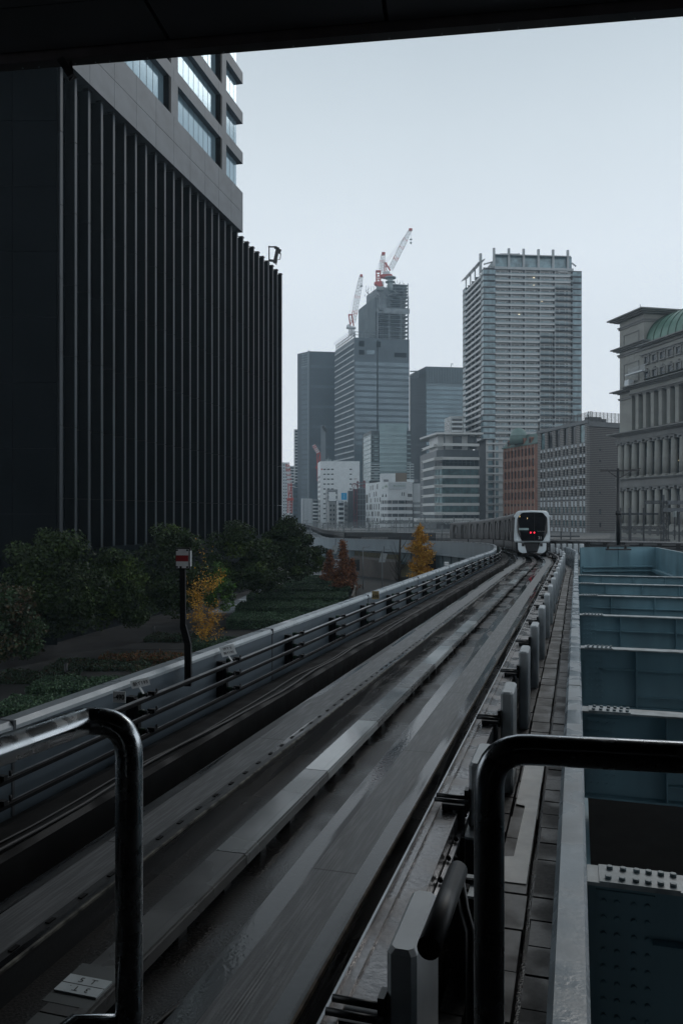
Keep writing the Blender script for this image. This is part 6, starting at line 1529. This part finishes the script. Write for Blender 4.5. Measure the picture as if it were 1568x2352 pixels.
MB().hexa([(q.x-2.1,185.2,4.7),(q.x+2.1,185.2,4.7),(q.x+2.1,187,4.7),(q.x-2.1,187,4.7),(q.x-1.3,185.3,5.75),(q.x+1.9,185.3,5.75),(q.x+1.9,186.9,5.75),(q.x-1.3,186.9,5.75)]).build('body',M['white_b'],vb)
MB().hexa([(q.x-1.5,185.18,5.1),(q.x+1.8,185.18,5.1),(q.x+1.8,185.25,5.1),(q.x-1.5,185.25,5.1),(q.x-1.25,185.24,5.55),(q.x+1.8,185.24,5.55),(q.x+1.8,185.3,5.55),(q.x-1.25,185.3,5.55)]).build('window',M['glass_d'],vb)
mb=MB(); 
for a in (-1.3,1.3): mb.tube([(q.x+a,185.1,4.65),(q.x+a,185.4,4.65)],.33,12)
mb.build('wheel',M['rubber'],vb)
# ------------------------------------------------------------------ below the curving viaduct
def pier(s,label):
    c=T(s,0,-3.35); t=thing('viaduct_pier',label,'pier',(c.x,c.y,0)); tx,ty=TAN(s); n=Vector((ty,-tx,0)); d=Vector((tx,ty,0)); zt=c.z
    mb=MB(); mb.tube([(c.x,c.y,0),(c.x,c.y,zt-1.5)],1.0,16); mb.build('column',M['conc'],t)
    mb=MB(); c0=Vector((c.x,c.y,0)); pts=[c0+n*a+Z*b for a,b in ((-2.4,zt),(2.4,zt),(2.4,zt-.8),(1.0,zt-1.9),(-1.0,zt-1.9),(-2.4,zt-.8))]; mb.extr([p-d*.9 for p in pts],d*1.8); mb.build('crosshead',M['conc'],t)
for s,l in ((18,'concrete pier under the guideway beside the hedges'),(47,'concrete pier under the straight guideway farther on'),(78,'concrete pier under the train'),(106,'concrete pier under the curve below the rear cars'),(139,'round concrete pier with wide head beside the retaining wall'),(165,'concrete pier behind the rust red tree')): pier(s,l)
rw_=thing('retaining_wall','brown grey concrete retaining wall with a fence beyond the garden','wall',P(880,1340,128)); 
a,b=P(806,0,132),P(908,0,118)
MB().prism([(a.x,a.y),(b.x,b.y),(b.x+1,b.y+6),(a.x+1,a.y+6)],0,2.8).build('wall',mat('brown_retaining_concrete',(.12,.105,.095),.8,0,.2,.4,bump=.1),rw_)
mb=MB(); a_=Vector((a.x,a.y,2.81)); b__=Vector((b.x,b.y,2.81))
for k in range(40): q=a_.lerp(b__,k/39); mb.bar(q,q+Z*1.1,.05)
mb.bar(a_+Z*1.1,b__+Z*1.1,.06); mb.build('fence',mg_d,rw_)
MB().box(P(806,0,126).x-.5,P(806,0,126).x+1.3,124,124.6,1.1,2.9).build('dark_door',M['black'],rw_)
gs=MB(); gs.prism([(a.x,a.y+6.1),(b.x+1,b.y+6.1),(b.x+4,b.y+12),(a.x,a.y+14)],0,3.6); tag(gs.build('dry_grass_bank',mat('dry_grass',(.11,.10,.055),.95,0,.35,2,bump=.5)),kind='structure')
ub=thing('undercroft_wall','dark beam and wall of the structure beyond the viaduct piers','wall',P(870,1300,150)); MB().box(P(790,0,150).x,P(1000,0,150).x,150,152,2.5,6.4).build('wall',mat('undercroft_dark',(.03,.032,.034),.8),ub)
mb=MB(); mb.box(P(830,0,149).x,P(890,0,149).x,148.5,149.9,4.8,5.6); mb.build('pale_beam',M['conc'],ub)
MB().prism([(P(960,0,112).x,112),(P(1190,0,112).x,112),(P(1190,0,112).x,114),(P(960,0,112).x,114)],0,5.0).build('far_wall',M['conc_dark'],ub)
for x,y,Y,lab in ((878,1281,112,'tilted pale panel under the viaduct near the retaining wall'),(767,1262,120,'tilted pale panel under the viaduct above the rust red tree')):
    q=P(x,y,Y); t=thing('tilted_panel',lab,'lamp',q); MB().hexa([q+Vector(v) for v in ((-.55,0,-.65),(.35,0,-.65),(.35,.1,-.65),(-.55,.1,-.65),(-.2,0,.65),(.7,0,.55),(.7,.1,.55),(-.2,.1,.65))]).build('panel',mat('pale_tilted_panel',(.33,.36,.37),.5) if not bpy.data.materials.get('pale_tilted_panel') else bpy.data.materials['pale_tilted_panel'],t)
    MB().bar(q+Vector((.2,.15,.6)),q+Vector((.25,.15,1.6)),.08).build('arm',M['black'],t)  # pale boxes added for tilted white shapes of unknown use
for x,Y,lab in ((877.5,96,'slim grey street pole in front of the retaining wall, right one'),(833,104,'slim grey street pole in front of the retaining wall, left one')):
    g_=G(x,1340); q=Vector(((x-CX)/F*Y,Y,0)); t=thing('street_pole',lab,'pole',q); MB().tube([q,q+Z*5.6],.06,8).build('shaft',mgan,t); MB().bar(q+Z*5.6,q+Vector((.9,0,5.7)),.12,.06).build('arm',mgan,t)
cv=thing('curved_garden_wall','brown curved garden wall with white handrail at the end of the hedges','wall',P(800,1340,112))
pts=[P(x,0,Y) for x,Y in ((736,113),(770,112.5),(800,111),(811,106),(814,96),(806,86))]; mb=MB()
for i in range(5):
    a_,b__=pts[i],pts[i+1]; mb.hexa([(a_.x,a_.y,0),(b__.x,b__.y,0),(b__.x+.25,b__.y+.1,0),(a_.x+.1,a_.y+.3,0),(a_.x,a_.y,1.15),(b__.x,b__.y,1.15),(b__.x+.25,b__.y+.1,1.15),(a_.x+.1,a_.y+.3,1.15)])
mb.build('wall',mat('brown_garden_wall',(.09,.075,.06),.8,0,.2,1),cv)
mb=MB().tube([(p_.x,p_.y,1.95) for p_ in pts[:4]],.06,6)
for p_ in pts[:4]: mb.tube([(p_.x,p_.y,1.15),(p_.x,p_.y,1.95)],.04,6)
mb.build('handrail',mat('white_handrail',(.55,.58,.58),.5),cv)

# ------------------------------------------------------------------ trees
def leaf_mat(name,a,b,c=None):
    return mat(name,a,.6,0,.2,1.3,col2=b,spec=.3)
LG=[leaf_mat('camphor_leaf_deep',(.006,.014,.003),(.014,.028,.005)),leaf_mat('camphor_leaf_mid',(.014,.030,.005),(.026,.050,.009)),leaf_mat('camphor_leaf_fresh',(.040,.070,.009),(.062,.095,.014))]
LR=[leaf_mat('camphor_leaf_deep_b',(.014,.024,.012),(.026,.045,.018)),leaf_mat('camphor_leaf_red',(.06,.03,.015),(.05,.05,.02)),leaf_mat('camphor_leaf_mid_b',(.02,.042,.016),(.03,.062,.022))]
LB=[leaf_mat('bright_leaf_mid',(.03,.07,.015),(.05,.11,.02)),leaf_mat('bright_leaf_fresh',(.07,.16,.025),(.10,.20,.03)),leaf_mat('bright_leaf_deep',(.015,.035,.010),(.03,.06,.016))]
LY=[leaf_mat('ginkgo_gold',(.52,.27,.03),(.68,.38,.05)),leaf_mat('ginkgo_amber',(.30,.13,.02),(.42,.20,.03)),leaf_mat('ginkgo_olive',(.20,.15,.03),(.3,.2,.04))]
LRD=[leaf_mat('redwood_rust',(.24,.085,.03),(.32,.12,.045)),leaf_mat('redwood_brown',(.09,.035,.02),(.14,.05,.025)),leaf_mat('redwood_moss',(.07,.06,.025),(.12,.07,.03))]
def leaves(rs,pts,nrm,size,mats,probs,flat=.35):
    n=len(pts); rng=np.random.RandomState(rs); sz=size*rng.uniform(.6,1.4,n)
    a=rng.normal(size=(n,3)); a+=nrm*.0; a-=nrm*(np.sum(a*nrm,1)[:,None])*flat; a/=np.linalg.norm(a,axis=1)[:,None]
    b=np.cross(a,rng.normal(size=(n,3))); b/=np.linalg.norm(b,axis=1)[:,None]
    a*=sz[:,None]*.5; b*=sz[:,None]*.34
    v=np.stack([pts-a,pts+b*1.0-a*.1,pts+a,pts-b*1.0-a*.1],1).reshape(-1,3)
    me=bpy.data.meshes.new('leaves'); me.vertices.add(4*n); me.vertices.foreach_set('co',v.ravel()); me.loops.add(4*n); me.loops.foreach_set('vertex_index',np.arange(4*n)); me.polygons.add(n)
    me.polygons.foreach_set('loop_start',np.arange(n)*4); me.polygons.foreach_set('loop_total',np.full(n,4))
    for m_ in mats: me.materials.append(m_)
    return me,rng,n
def broadleaf(name,label,base,ht,rx,ry,nleaf,mats,seed,crown_low=.27,size=.2,probs=(.4,.42,.18),nclump=58,cat='tree',group=None,lean=0):
    bx_,by_=base; t=thing(name,label,cat,(bx_,by_,0),0,group); rng=np.random.RandomState(seed)
    crown_low*=.55; ht*=1.07; rx*=1.10; ry*=1.1; nleaf=int(nleaf*1.25); cz=ht*(crown_low+1)/2; rz=ht*(1-crown_low)/2
    cl=[];rad=[]
    for i in range(nclump):
        d=rng.normal(size=3); d/=np.linalg.norm(d); 
        if d[2]<-.75: d[2]*=-1
        r_=rng.uniform(.55,.88); wz=1.0 if d[2]>0 else .85
        cl.append([d[0]*rx*r_,d[1]*ry*r_,d[2]*rz*r_*wz]); rad.append(rng.uniform(.19,.34)*min(rx,rz))
    cl=np.array(cl);rad=np.array(rad); cl[:,0]+=lean*cl[:,2]/rz; idx=rng.choice(nclump,nleaf,p=rad**2/np.sum(rad**2))
    d=rng.normal(size=(nleaf,3)); d/=np.linalg.norm(d,axis=1)[:,None]; rr=rad[idx]*rng.uniform(.55,1.12,nleaf)
    pts=cl[idx]+d*rr[:,None]*np.array([1,1,.8])+np.array([0,0,cz])
    me,rg,n=leaves(seed+1,pts,d,size,mats,probs)
    cm_=rg.choice(3,nclump,p=probs); mi=np.where(rg.rand(n)<.7,cm_[idx],rg.choice(3,n,p=probs)); me.polygons.foreach_set('material_index',mi.astype(np.int32)); me.update()
    o=bpy.data.objects.new('crown',me); C.objects.link(o); o.parent=t
    mb=MB(); tr_=ht*.022+.03; k=rng.uniform(-.15,.15,6)
    mb.tube([(0,0,-.05),(k[0],k[1],ht*.2),(k[2],k[3],ht*.42),(k[4],k[5],ht*.62)],[tr_*1.25,tr_,tr_*.8,tr_*.4],8)
    for i in range(9):
        e=cl[i*4%nclump]; z0=ht*rng.uniform(.22,.45); mb.tube([(k[0],k[1],z0),(e[0]*.5,e[1]*.5,z0+(cz+e[2]-z0)*.45),(e[0]*.9,e[1]*.9,cz+e[2]*.9)],[tr_*.55,tr_*.35,tr_*.12],5)
    mb.build('trunk',M['bark'],t); return t
def gp(x,y): g=G(x,y); return (g.x,g.y)
broadleaf('camphor_tree','largest round dark green tree in front of the black fins',gp(125,1546),8.7,2.95,2.6,17000,LG,1,.10,.19,(.40,.47,.13))
broadleaf('camphor_tree','round green tree overlapping the largest tree on its right, with brighter leaves',gp(275,1512),7.5,2.25,2.1,11000,LG,2,.10,.18,(.3,.48,.22))
broadleaf('camphor_tree','dark tree standing behind the red and white signal board',gp(388,1484),9.0,2.7,2.5,12000,LG,3,.18,.2,(.6,.35,.05))
broadleaf('bright_tree','small bright green tree between the golden ginkgo and the row of dark trees',gp(500,1455),5.6,1.35,1.2,4200,LB,4,.2,.17,(.4,.4,.2))
broadleaf('camphor_tree','dense dark green tree left of the last one by the hedges',gp(543,1422),8.7,2.9,2.6,12500,LG,5,.17,.21,(.42,.45,.13))
broadleaf('camphor_tree','smaller green tree tucked against the trunk row above the hedges',gp(600,1410),7.2,2.2,2.0,8000,LG,6,.18,.2,(.4,.45,.15))
broadleaf('camphor_tree','last dark tree of the row, right beside the building edge',gp(655,1388),9.3,2.9,2.8,13000,LG,7,.16,.24,(.5,.42,.08))
broadleaf('camphor_tree','dark tree at the right end of the row above the hedge ends',gp(695,1372),8.0,2.3,2.3,9000,LG,8,.16,.24,(.5,.4,.10))
broadleaf('camphor_tree','reddish green tree cut by the left edge of the picture',gp(2,1590),6.0,2.3,2.1,10000,LR,9,.1,.19,(.4,.25,.35))
# young golden ginkgo with bare upper twigs
def ginkgo_sparse():
    g=gp(468,1500); t=thing('ginkgo_tree','young ginkgo with sparse golden leaves low down and bare twigs above','tree',(g[0],g[1],0)); rng=np.random.RandomState(21); mb=MB(); pts=[];
    HT=8.3
    mb.tube([(0,0,0),(.05,0,3),(.02,.05,5.5),(.1,0,HT)],[.075,.055,.035,.012],7)
    for i in range(46):
        z=rng.uniform(.8,HT-.6); a=rng.uniform(0,2*math.pi); l=(1.45 if z<4.6 else .75)*rng.uniform(.5,1.05); e=(l*math.cos(a),l*math.sin(a),z+l*rng.uniform(.5,1.3)); m_=(e[0]*.5,e[1]*.5,z+(e[2]-z)*.4)
        mb.tube([(.03,0,z),m_,e],[.018,.012,.006],4)
        nl=int(120*max(.05,1-max(0,(z-3.6))/1.4)) if z<5.0 else 5
        for k in range(nl): f=rng.uniform(.15,1.02); q=np.array([0.03,0,z])*(1-f)+np.array(e)*f; pts.append(q+rng.normal(size=3)*.16)
    pts=np.array(pts); me,rg,n=leaves(22,pts,rng.normal(size=pts.shape),.105,LY,None,0); me.polygons.foreach_set('material_index',rg.choice(3,n,p=(.55,.35,.1)).astype(np.int32)); me.update()
    o=bpy.data.objects.new('crown',me); C.objects.link(o); o.parent=t; mb.build('trunk',M['bark'],t)
ginkgo_sparse()
def columnar(name,label,base,ht,rx,n,mats,seed,z0,shape,size,probs,cat='tree'):
    t=thing(name,label,cat,(base[0],base[1],0)); rng=np.random.RandomState(seed); mb=MB(); mb.tube([(0,0,0),(.05,0,ht*.5),(0,.05,ht)],[ht*.018+.03,ht*.012+.02,.02],7); P_=[];D_=[]
    nb=70
    for i in range(nb):
        f=(i+rng.uniform(0,1))/nb; z=z0+(ht*.985-z0)*f; R_=rx*shape(f)*rng.uniform(.65,1.1); a=rng.uniform(0,2*math.pi); e=np.array([R_*math.cos(a),R_*math.sin(a),z+R_*.45])
        mb.tube([(0,0,z),tuple(e*[.5,.5,1]-np.array([0,0,R_*.15])),tuple(e)],[.04*(1-f)+.015,.02,.008],4)
        m_=int(n/nb*(.4+shape(f))); 
        ff=rng.uniform(.15,1.05,m_)[:,None]; q=np.array([0,0,z])*(1-ff)+e*ff+rng.normal(size=(m_,3))*np.array([.17,.17,.15])*(.5+rx*.4); P_.append(q)
    pts=np.concatenate(P_); me,rg,nn_=leaves(seed+1,pts,rng.normal(size=pts.shape),size,mats,None,0); me.polygons.foreach_set('material_index',rg.choice(3,nn_,p=probs).astype(np.int32)); me.update()
    o=bpy.data.objects.new('crown',me); C.objects.link(o); o.parent=t; mb.build('trunk',M['bark'],t); return t
Yg=82.; xg=(966-CX)/F*Yg
columnar('ginkgo_tree','tall narrow orange gold ginkgo standing between the parapet and the curving viaduct',(xg,Yg),8.75,1.28,8600,LY,31,2.0,lambda f:(.95 if f<.35 else .95+.15*math.sin((f-.35)*6) if f<.62 else max(.1,1.05*(1-(f-.62)/.40))),.16,(.5,.42,.08))
Yg=98.
columnar('redwood_tree','rust red conical dawn redwood beyond the end of the hedges',((787-CX)/F*Yg,Yg),6.6,1.75,8000,LRD,33,.3,lambda f:max(.08,1-f**.9),.19,(.5,.4,.1))
columnar('redwood_tree','smaller rust red conifer half hidden behind the conical redwood',((757-CX)/F*108,108),5.0,1.6,4500,LRD,35,.3,lambda f:max(.15,1-f),.2,(.45,.45,.1))
columnar('redwood_tree','low rust coloured conifer right of the conical redwood',((808-CX)/F*101,101),4.2,1.1,3500,LRD,37,.2,lambda f:max(.15,1-f),.19,(.5,.45,.05))
ba=thing('bare_tree','leafless dark tree beside the pier left of the orange ginkgo','tree',((917-CX)/F*100,100,0)); mb=MB(); x_=(917-CX)/F*100
mb.tube([(x_,100,0),(x_,100,3.5),(x_+.1,100,7.2)],[.22,.18,.1],8); rr_=random.Random(3)
for k in range(12): z=rr_.uniform(1,5.5); a=rr_.choice((-1,1))*rr_.uniform(.6,1.6); mb.tube([(x_,100,z),(x_+a*.5,100+rr_.uniform(-.5,.5),z+.9),(x_+a,100,z+2.2)],[.05,.035,.012],4)
mb.build('trunk',M['bark'],ba)
# hedges: clipped blocks of leaves
LH=[leaf_mat('hedge_deep',(.020,.042,.024),(.034,.068,.034)),leaf_mat('hedge_mid',(.040,.080,.042),(.060,.112,.055)),leaf_mat('hedge_pale',(.07,.12,.06),(.09,.145,.075))]
def hedge(x0,x1,yb,label,ht=.95,depth=5.0,mats=LH,pr=(.45,.4,.15),nm='hedge'):
    g0,g1=G(x0,yb),G(x1,yb); t=thing(nm,label,nm.replace('_',' '),((g0.x+g1.x)/2,g0.y,0)); Lx=g1.x-g0.x; rng=np.random.RandomState(int(x0+yb+500)); cz=ht/2
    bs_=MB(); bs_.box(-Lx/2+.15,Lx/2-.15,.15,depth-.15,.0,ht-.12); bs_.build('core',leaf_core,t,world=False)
    n=int(260*Lx*depth*.5+420*Lx+900); f=rng.rand(n); pts=np.empty((n,3)); top=f<(.35+.06*depth); fr=~top
    pts[:,0]=rng.uniform(-Lx/2,Lx/2,n); pts[top,1]=rng.uniform(0,depth,top.sum()); pts[top,2]=ht+rng.normal(0,.05,top.sum())+.05*np.sin(pts[top,0]*3)+.04*np.sin(pts[top,1]*4+pts[top,0])
    pts[fr,1]=rng.normal(0.02,.06,fr.sum()); pts[fr,2]=rng.uniform(0,ht,fr.sum()); e=rng.rand(n)<.08; pts[e,0]=np.where(rng.rand(e.sum())<.5,-1,1)*Lx/2; pts[e,1]=rng.uniform(0,depth,e.sum()); pts[e,2]=rng.uniform(0,ht,e.sum())
    me,rg,n=leaves(int(x0+500),pts,rng.normal(size=pts.shape),.13,mats,None,0); me.polygons.foreach_set('material_index',rg.choice(3,n,p=pr).astype(np.int32)); me.update()
    o=bpy.data.objects.new('foliage',me); C.objects.link(o); o.parent=t
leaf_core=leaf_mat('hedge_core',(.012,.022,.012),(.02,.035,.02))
hedge(520,800,1448,'clipped green hedge bed nearest to the track, first of the stepped rows')
hedge(540,780,1416,'second clipped hedge row from the track side')
hedge(566,800,1390,'third clipped hedge row, with a wet path at its left end')
hedge(605,805,1369,'fourth clipped hedge row')
hedge(650,805,1353,'fifth clipped hedge row, near the redwood')
hedge(690,806,1341,'last and farthest clipped hedge row by the curved garden wall',depth=3)
hedge(440,690,1500,'dark green low hedge behind the young golden ginkgo',ht=.7,depth=2.6)
hedge(225,470,1528,'reddish brown low shrubs under the first trees',ht=.45,depth=2.2,mats=[leaf_mat('shrub_red',(.08,.03,.012),(.11,.045,.018)),LH[0],leaf_mat('shrub_orange',(.14,.055,.015),(.17,.07,.02))],pr=(.45,.35,.2),nm='low_shrubs')
hedge(300,560,1560,'dark brown green groundcover behind the parapet',ht=.4,depth=2.4,mats=[LH[0],leaf_mat('shrub_brown',(.05,.028,.014),(.07,.04,.02)),LH[1]],pr=(.5,.35,.15),nm='low_shrubs')
hedge(60,330,1600,'low dark green planting behind the near end of the parapet',ht=.5,depth=3,nm='low_shrubs')
hedge(-20,120,1650,'low dark planting at the left edge behind the parapet',ht=.5,depth=3,nm='low_shrubs')
dk=[LH[0],leaf_mat('groundcover_dark',(.014,.018,.008),(.024,.028,.012)),leaf_mat('groundcover_brown',(.035,.022,.012),(.05,.03,.015))]
hedge(100,330,1545,'dark groundcover round the trunk of the largest tree',ht=.3,depth=3.2,mats=dk,nm='low_shrubs')
hedge(-30,150,1575,'dark groundcover under the reddish tree at the left edge',ht=.35,depth=3.0,mats=dk,nm='low_shrubs')
hedge(330,470,1478,'dark groundcover behind the signal board post',ht=.35,depth=3.0,mats=dk,nm='low_shrubs')
hedge(180,440,1588,'brown and green groundcover between the shrubs and the parapet',ht=.3,depth=1.6,mats=dk,pr=(.4,.35,.25),nm='low_shrubs')
bm_=MB().tube([(0,0,0),(0,0,.95)],.11,12); bm_.tube([(0,0,.95),(0,0,1.0)],[.11,.07],12)
KB=Kind('bollard','bollard',[('post',bm_,M['black'],None)])
for (x,y),l in (((152,1560),'dark bollard beside the trunk of the largest tree'),((353,1466),'dark bollard between the first and third tree trunks'),((580,1395),'dark bollard on the wet path left of the hedges'),((633,1375),'dark bollard on the bright wet path below the last trees'),((675,1358),'farthest dark bollard on the bright wet path')):
    g=G(x,y); KB.place((g.x,g.y,.01),0,l,'bollards along the garden path')

# ------------------------------------------------------------------ station around the camera
ro=thing('station_roof','dark station roof edge hanging over the top of the view','roof',(0,8,17)); hr=7.0
A0=P(0,165,hr*F/(HY-165)); A1=P(1568,38,hr*F/(HY-38)); e_=(A1-A0).normalized(); e_.z=0; bkn=Vector((e_.y,-e_.x,0)); bkn = bkn if bkn.y<0 else -bkn
zr_=EYE+hr; Lr=(A1-A0).length
def rp_(u,v,z): q=A0+e_*u+bkn*v; return Vector((q.x,q.y,z))
def rbox(mb,u0,u1,v0,v1,z0,z1): return mb.hexa([rp_(u0,v0,z0),rp_(u1,v0,z0),rp_(u1,v1,z0),rp_(u0,v1,z0),rp_(u0,v0,z1),rp_(u1,v0,z1),rp_(u1,v1,z1),rp_(u0,v1,z1)])
mb=MB(); rbox(mb,-14,Lr+14,.22,30,zr_+.26,zr_+.9); mb.build('roof_deck',M['roof'],ro)
mb=MB(); rbox(mb,-14,Lr+14,0,.20,zr_,zr_+1.3); mb.build('edge_beam',mat('dark_fascia',(.045,.038,.04),.4,.2,.2,3),ro)
tu=[ (400),(890) ]
us_=[]
for x in (400,890):
    t_=(x-CX)/F; us_.append((t_*A0.y-A0.x)/(e_.x-t_*e_.y))
ps=us_[1]-us_[0]; k=-4; mb=MB()
while us_[0]+k*ps<Lr+12:
    u0=us_[0]+k*ps+.03; u1=us_[0]+(k+1)*ps-.03
    rbox(mb,u0,u1,.24,1.25,zr_+.14,zr_+.255); rbox(mb,u0,u1,1.30,3.1,zr_+.12,zr_+.255); rbox(mb,u0,u1,3.15,6,zr_+.13,zr_+.255); k+=1
mb.build('soffit_panels',mat('dark_soffit_panel',(.05,.05,.054),.45,.2,.15,1),ro)
mb=MB(); pr=random.Random(4); u=0
while u<Lr: mb.tube([rp_(u,.05,zr_+.0),rp_(u,.05,zr_-.012)],[.012,.005],5); u+=pr.uniform(.15,1.3)
mb.build('water_drops',M['coping'],ro)
hp=MB(); q0=P(158,158,11.0); hp.bar(q0+Vector((-.1,0,.12)),q0+Vector((.05,0,-.12)),.12,.1); hp.tube([q0+Vector((.03,0,.1)),q0+Vector((.06,0,-.1)),q0+Vector((0,0,-.16))],.02,5)
hp.build('cable_clamp',M['black'],ro)
sw=thing('station_shade_walls','unseen station side and end walls, added to darken the platform end','wall',(0,-10,8)); mb=MB()
mb.box(-9.3,-9,-16,4.5,5,16.9); mb.box(9,9.3,-16,2.5,5,16.9); mb.box(-9,9,-16.3,-16,5,16.9); mb.build('wall',M['roof'],sw)  # unseen walls put in to darken the near track and platform end
pf=MB(); pf.box(-1.0,8.9,-15.9,1.75,7.95,8.38); tag(pf.build('platform',M['conc_dark']),kind='structure')
pf=MB(); pf.box(-8.9,-5.2,-15.9,3,7.95,8.38); tag(pf.build('platform_opposite',M['conc_dark']),kind='structure')
def rail_tube(name,label,path,r,m_='tube'):
    t=thing(name,label,'handrail',(path[-1][0],path[-1][1],8.38))
    pts=[Vector(p) for p in path]; o=[pts[0]]
    for i in range(1,len(pts)-1):     # round each corner
        a,b,c=pts[i-1],pts[i],pts[i+1]; R_=min(.066,.8*min((a-b).length,(c-b).length)) if m_!='tube_l' or i!=2 else .012; p1=b+(a-b).normalized()*R_; p2=b+(c-b).normalized()*R_
        for k in range(9): q=k/8; o.append((1-q)**2*p1+2*q*(1-q)*b+q*q*p2)
    o.append(pts[-1]); mb=MB(); mb.tube(o,r,24); mb.build('tube',M[m_],t); return t
Yl=1.45; cx_=(297-CX)/F*Yl; zt_=EYE-(1656-HY)/F*Yl
dl=Vector((-.555+.385,1.296-1.45,0)).normalized()
p1_=Vector(((197-CX)/F*Yl,Yl,zt_)); yq=-(zt_-EYE)*F/(1724-HY); p2_=Vector(((0-CX)/F*yq,yq,zt_)); dl=(p2_-p1_).normalized()
lv=rail_tube('handrail','bright stainless handrail bending down at the left of the platform end',[Vector((p1_.x,p1_.y,8.38))+dl*1.25,p1_+dl*1.25,p1_,Vector((cx_,Yl,zt_)),Vector((cx_,Yl,8.38))],.0246,'tube_l')
dl=(p1_-Vector((cx_,Yl,zt_))).normalized()
mb=MB(); q=Vector((cx_,Yl,EYE-(2352-HY)/F*Yl)); q2=q+dl*.1; mb.tube([q,q2,q2+(p2_-p1_).normalized()*1.2],.017,16); mb.build('lower_bar',M['tube'],lv)
MB().tube([(cx_,Yl,8.38),(cx_,Yl,8.40)],.055,20).build('base_flange',M['tube'],lv)
Yr_=1.33; cx_=(1122.5-CX)/F*Yr_; zt_=EYE-(1717-HY)/F*Yr_; dr=Vector((.301,-.054,0)).normalized()
rv=rail_tube('handrail','dark glossy handrail on the right crossing in front of the blue pit',[Vector((cx_,Yr_,8.38))+dr*1.9,Vector((cx_,Yr_,zt_))+dr*1.9,Vector((cx_,Yr_,zt_)),Vector((cx_,Yr_,8.38))],.0252)
MB().tube([(cx_,Yr_,8.38),(cx_,Yr_,8.40)],.055,20).build('base_flange',M['tube'],rv)
bp=thing('buffer_pipe','short black steel pipe with a strut behind the right handrail post','pipe',P(1015,2100,2.2)); mb=MB()
a,b=P(1051,1999,2.62),P(984,2178,2.12); mb.tube([a,b],.032,20); mb.build('pipe',mat('matt_black_pipe',(.02,.021,.023),.45,0,.2,10),bp)
mb=MB(); mb.tube([P(1052,2003,2.6),P(1066,2090,2.55),P(1080,2140,2.5),P(1082,2420,2.3)],.017,10); mb.build('strut',M['black'],bp)

# ------------------------------------------------------------------ damp air
hz=MB(); hz.box(-700,700,-60,950,-1.6,235)
hm=bpy.data.materials.new('damp_air'); hm.use_nodes=True; t_=hm.node_tree; t_.nodes.clear(); oo=t_.nodes.new('ShaderNodeOutputMaterial'); pv=t_.nodes.new('ShaderNodeVolumePrincipled')
pv.inputs['Color'].default_value=(.66,.85,1.0,1); pv.inputs['Density'].default_value=.00034; pv.inputs['Anisotropy'].default_value=.2; t_.links.new(pv.outputs[0],oo.inputs['Volume'])
tag(hz.build('haze',hm),kind='stuff')
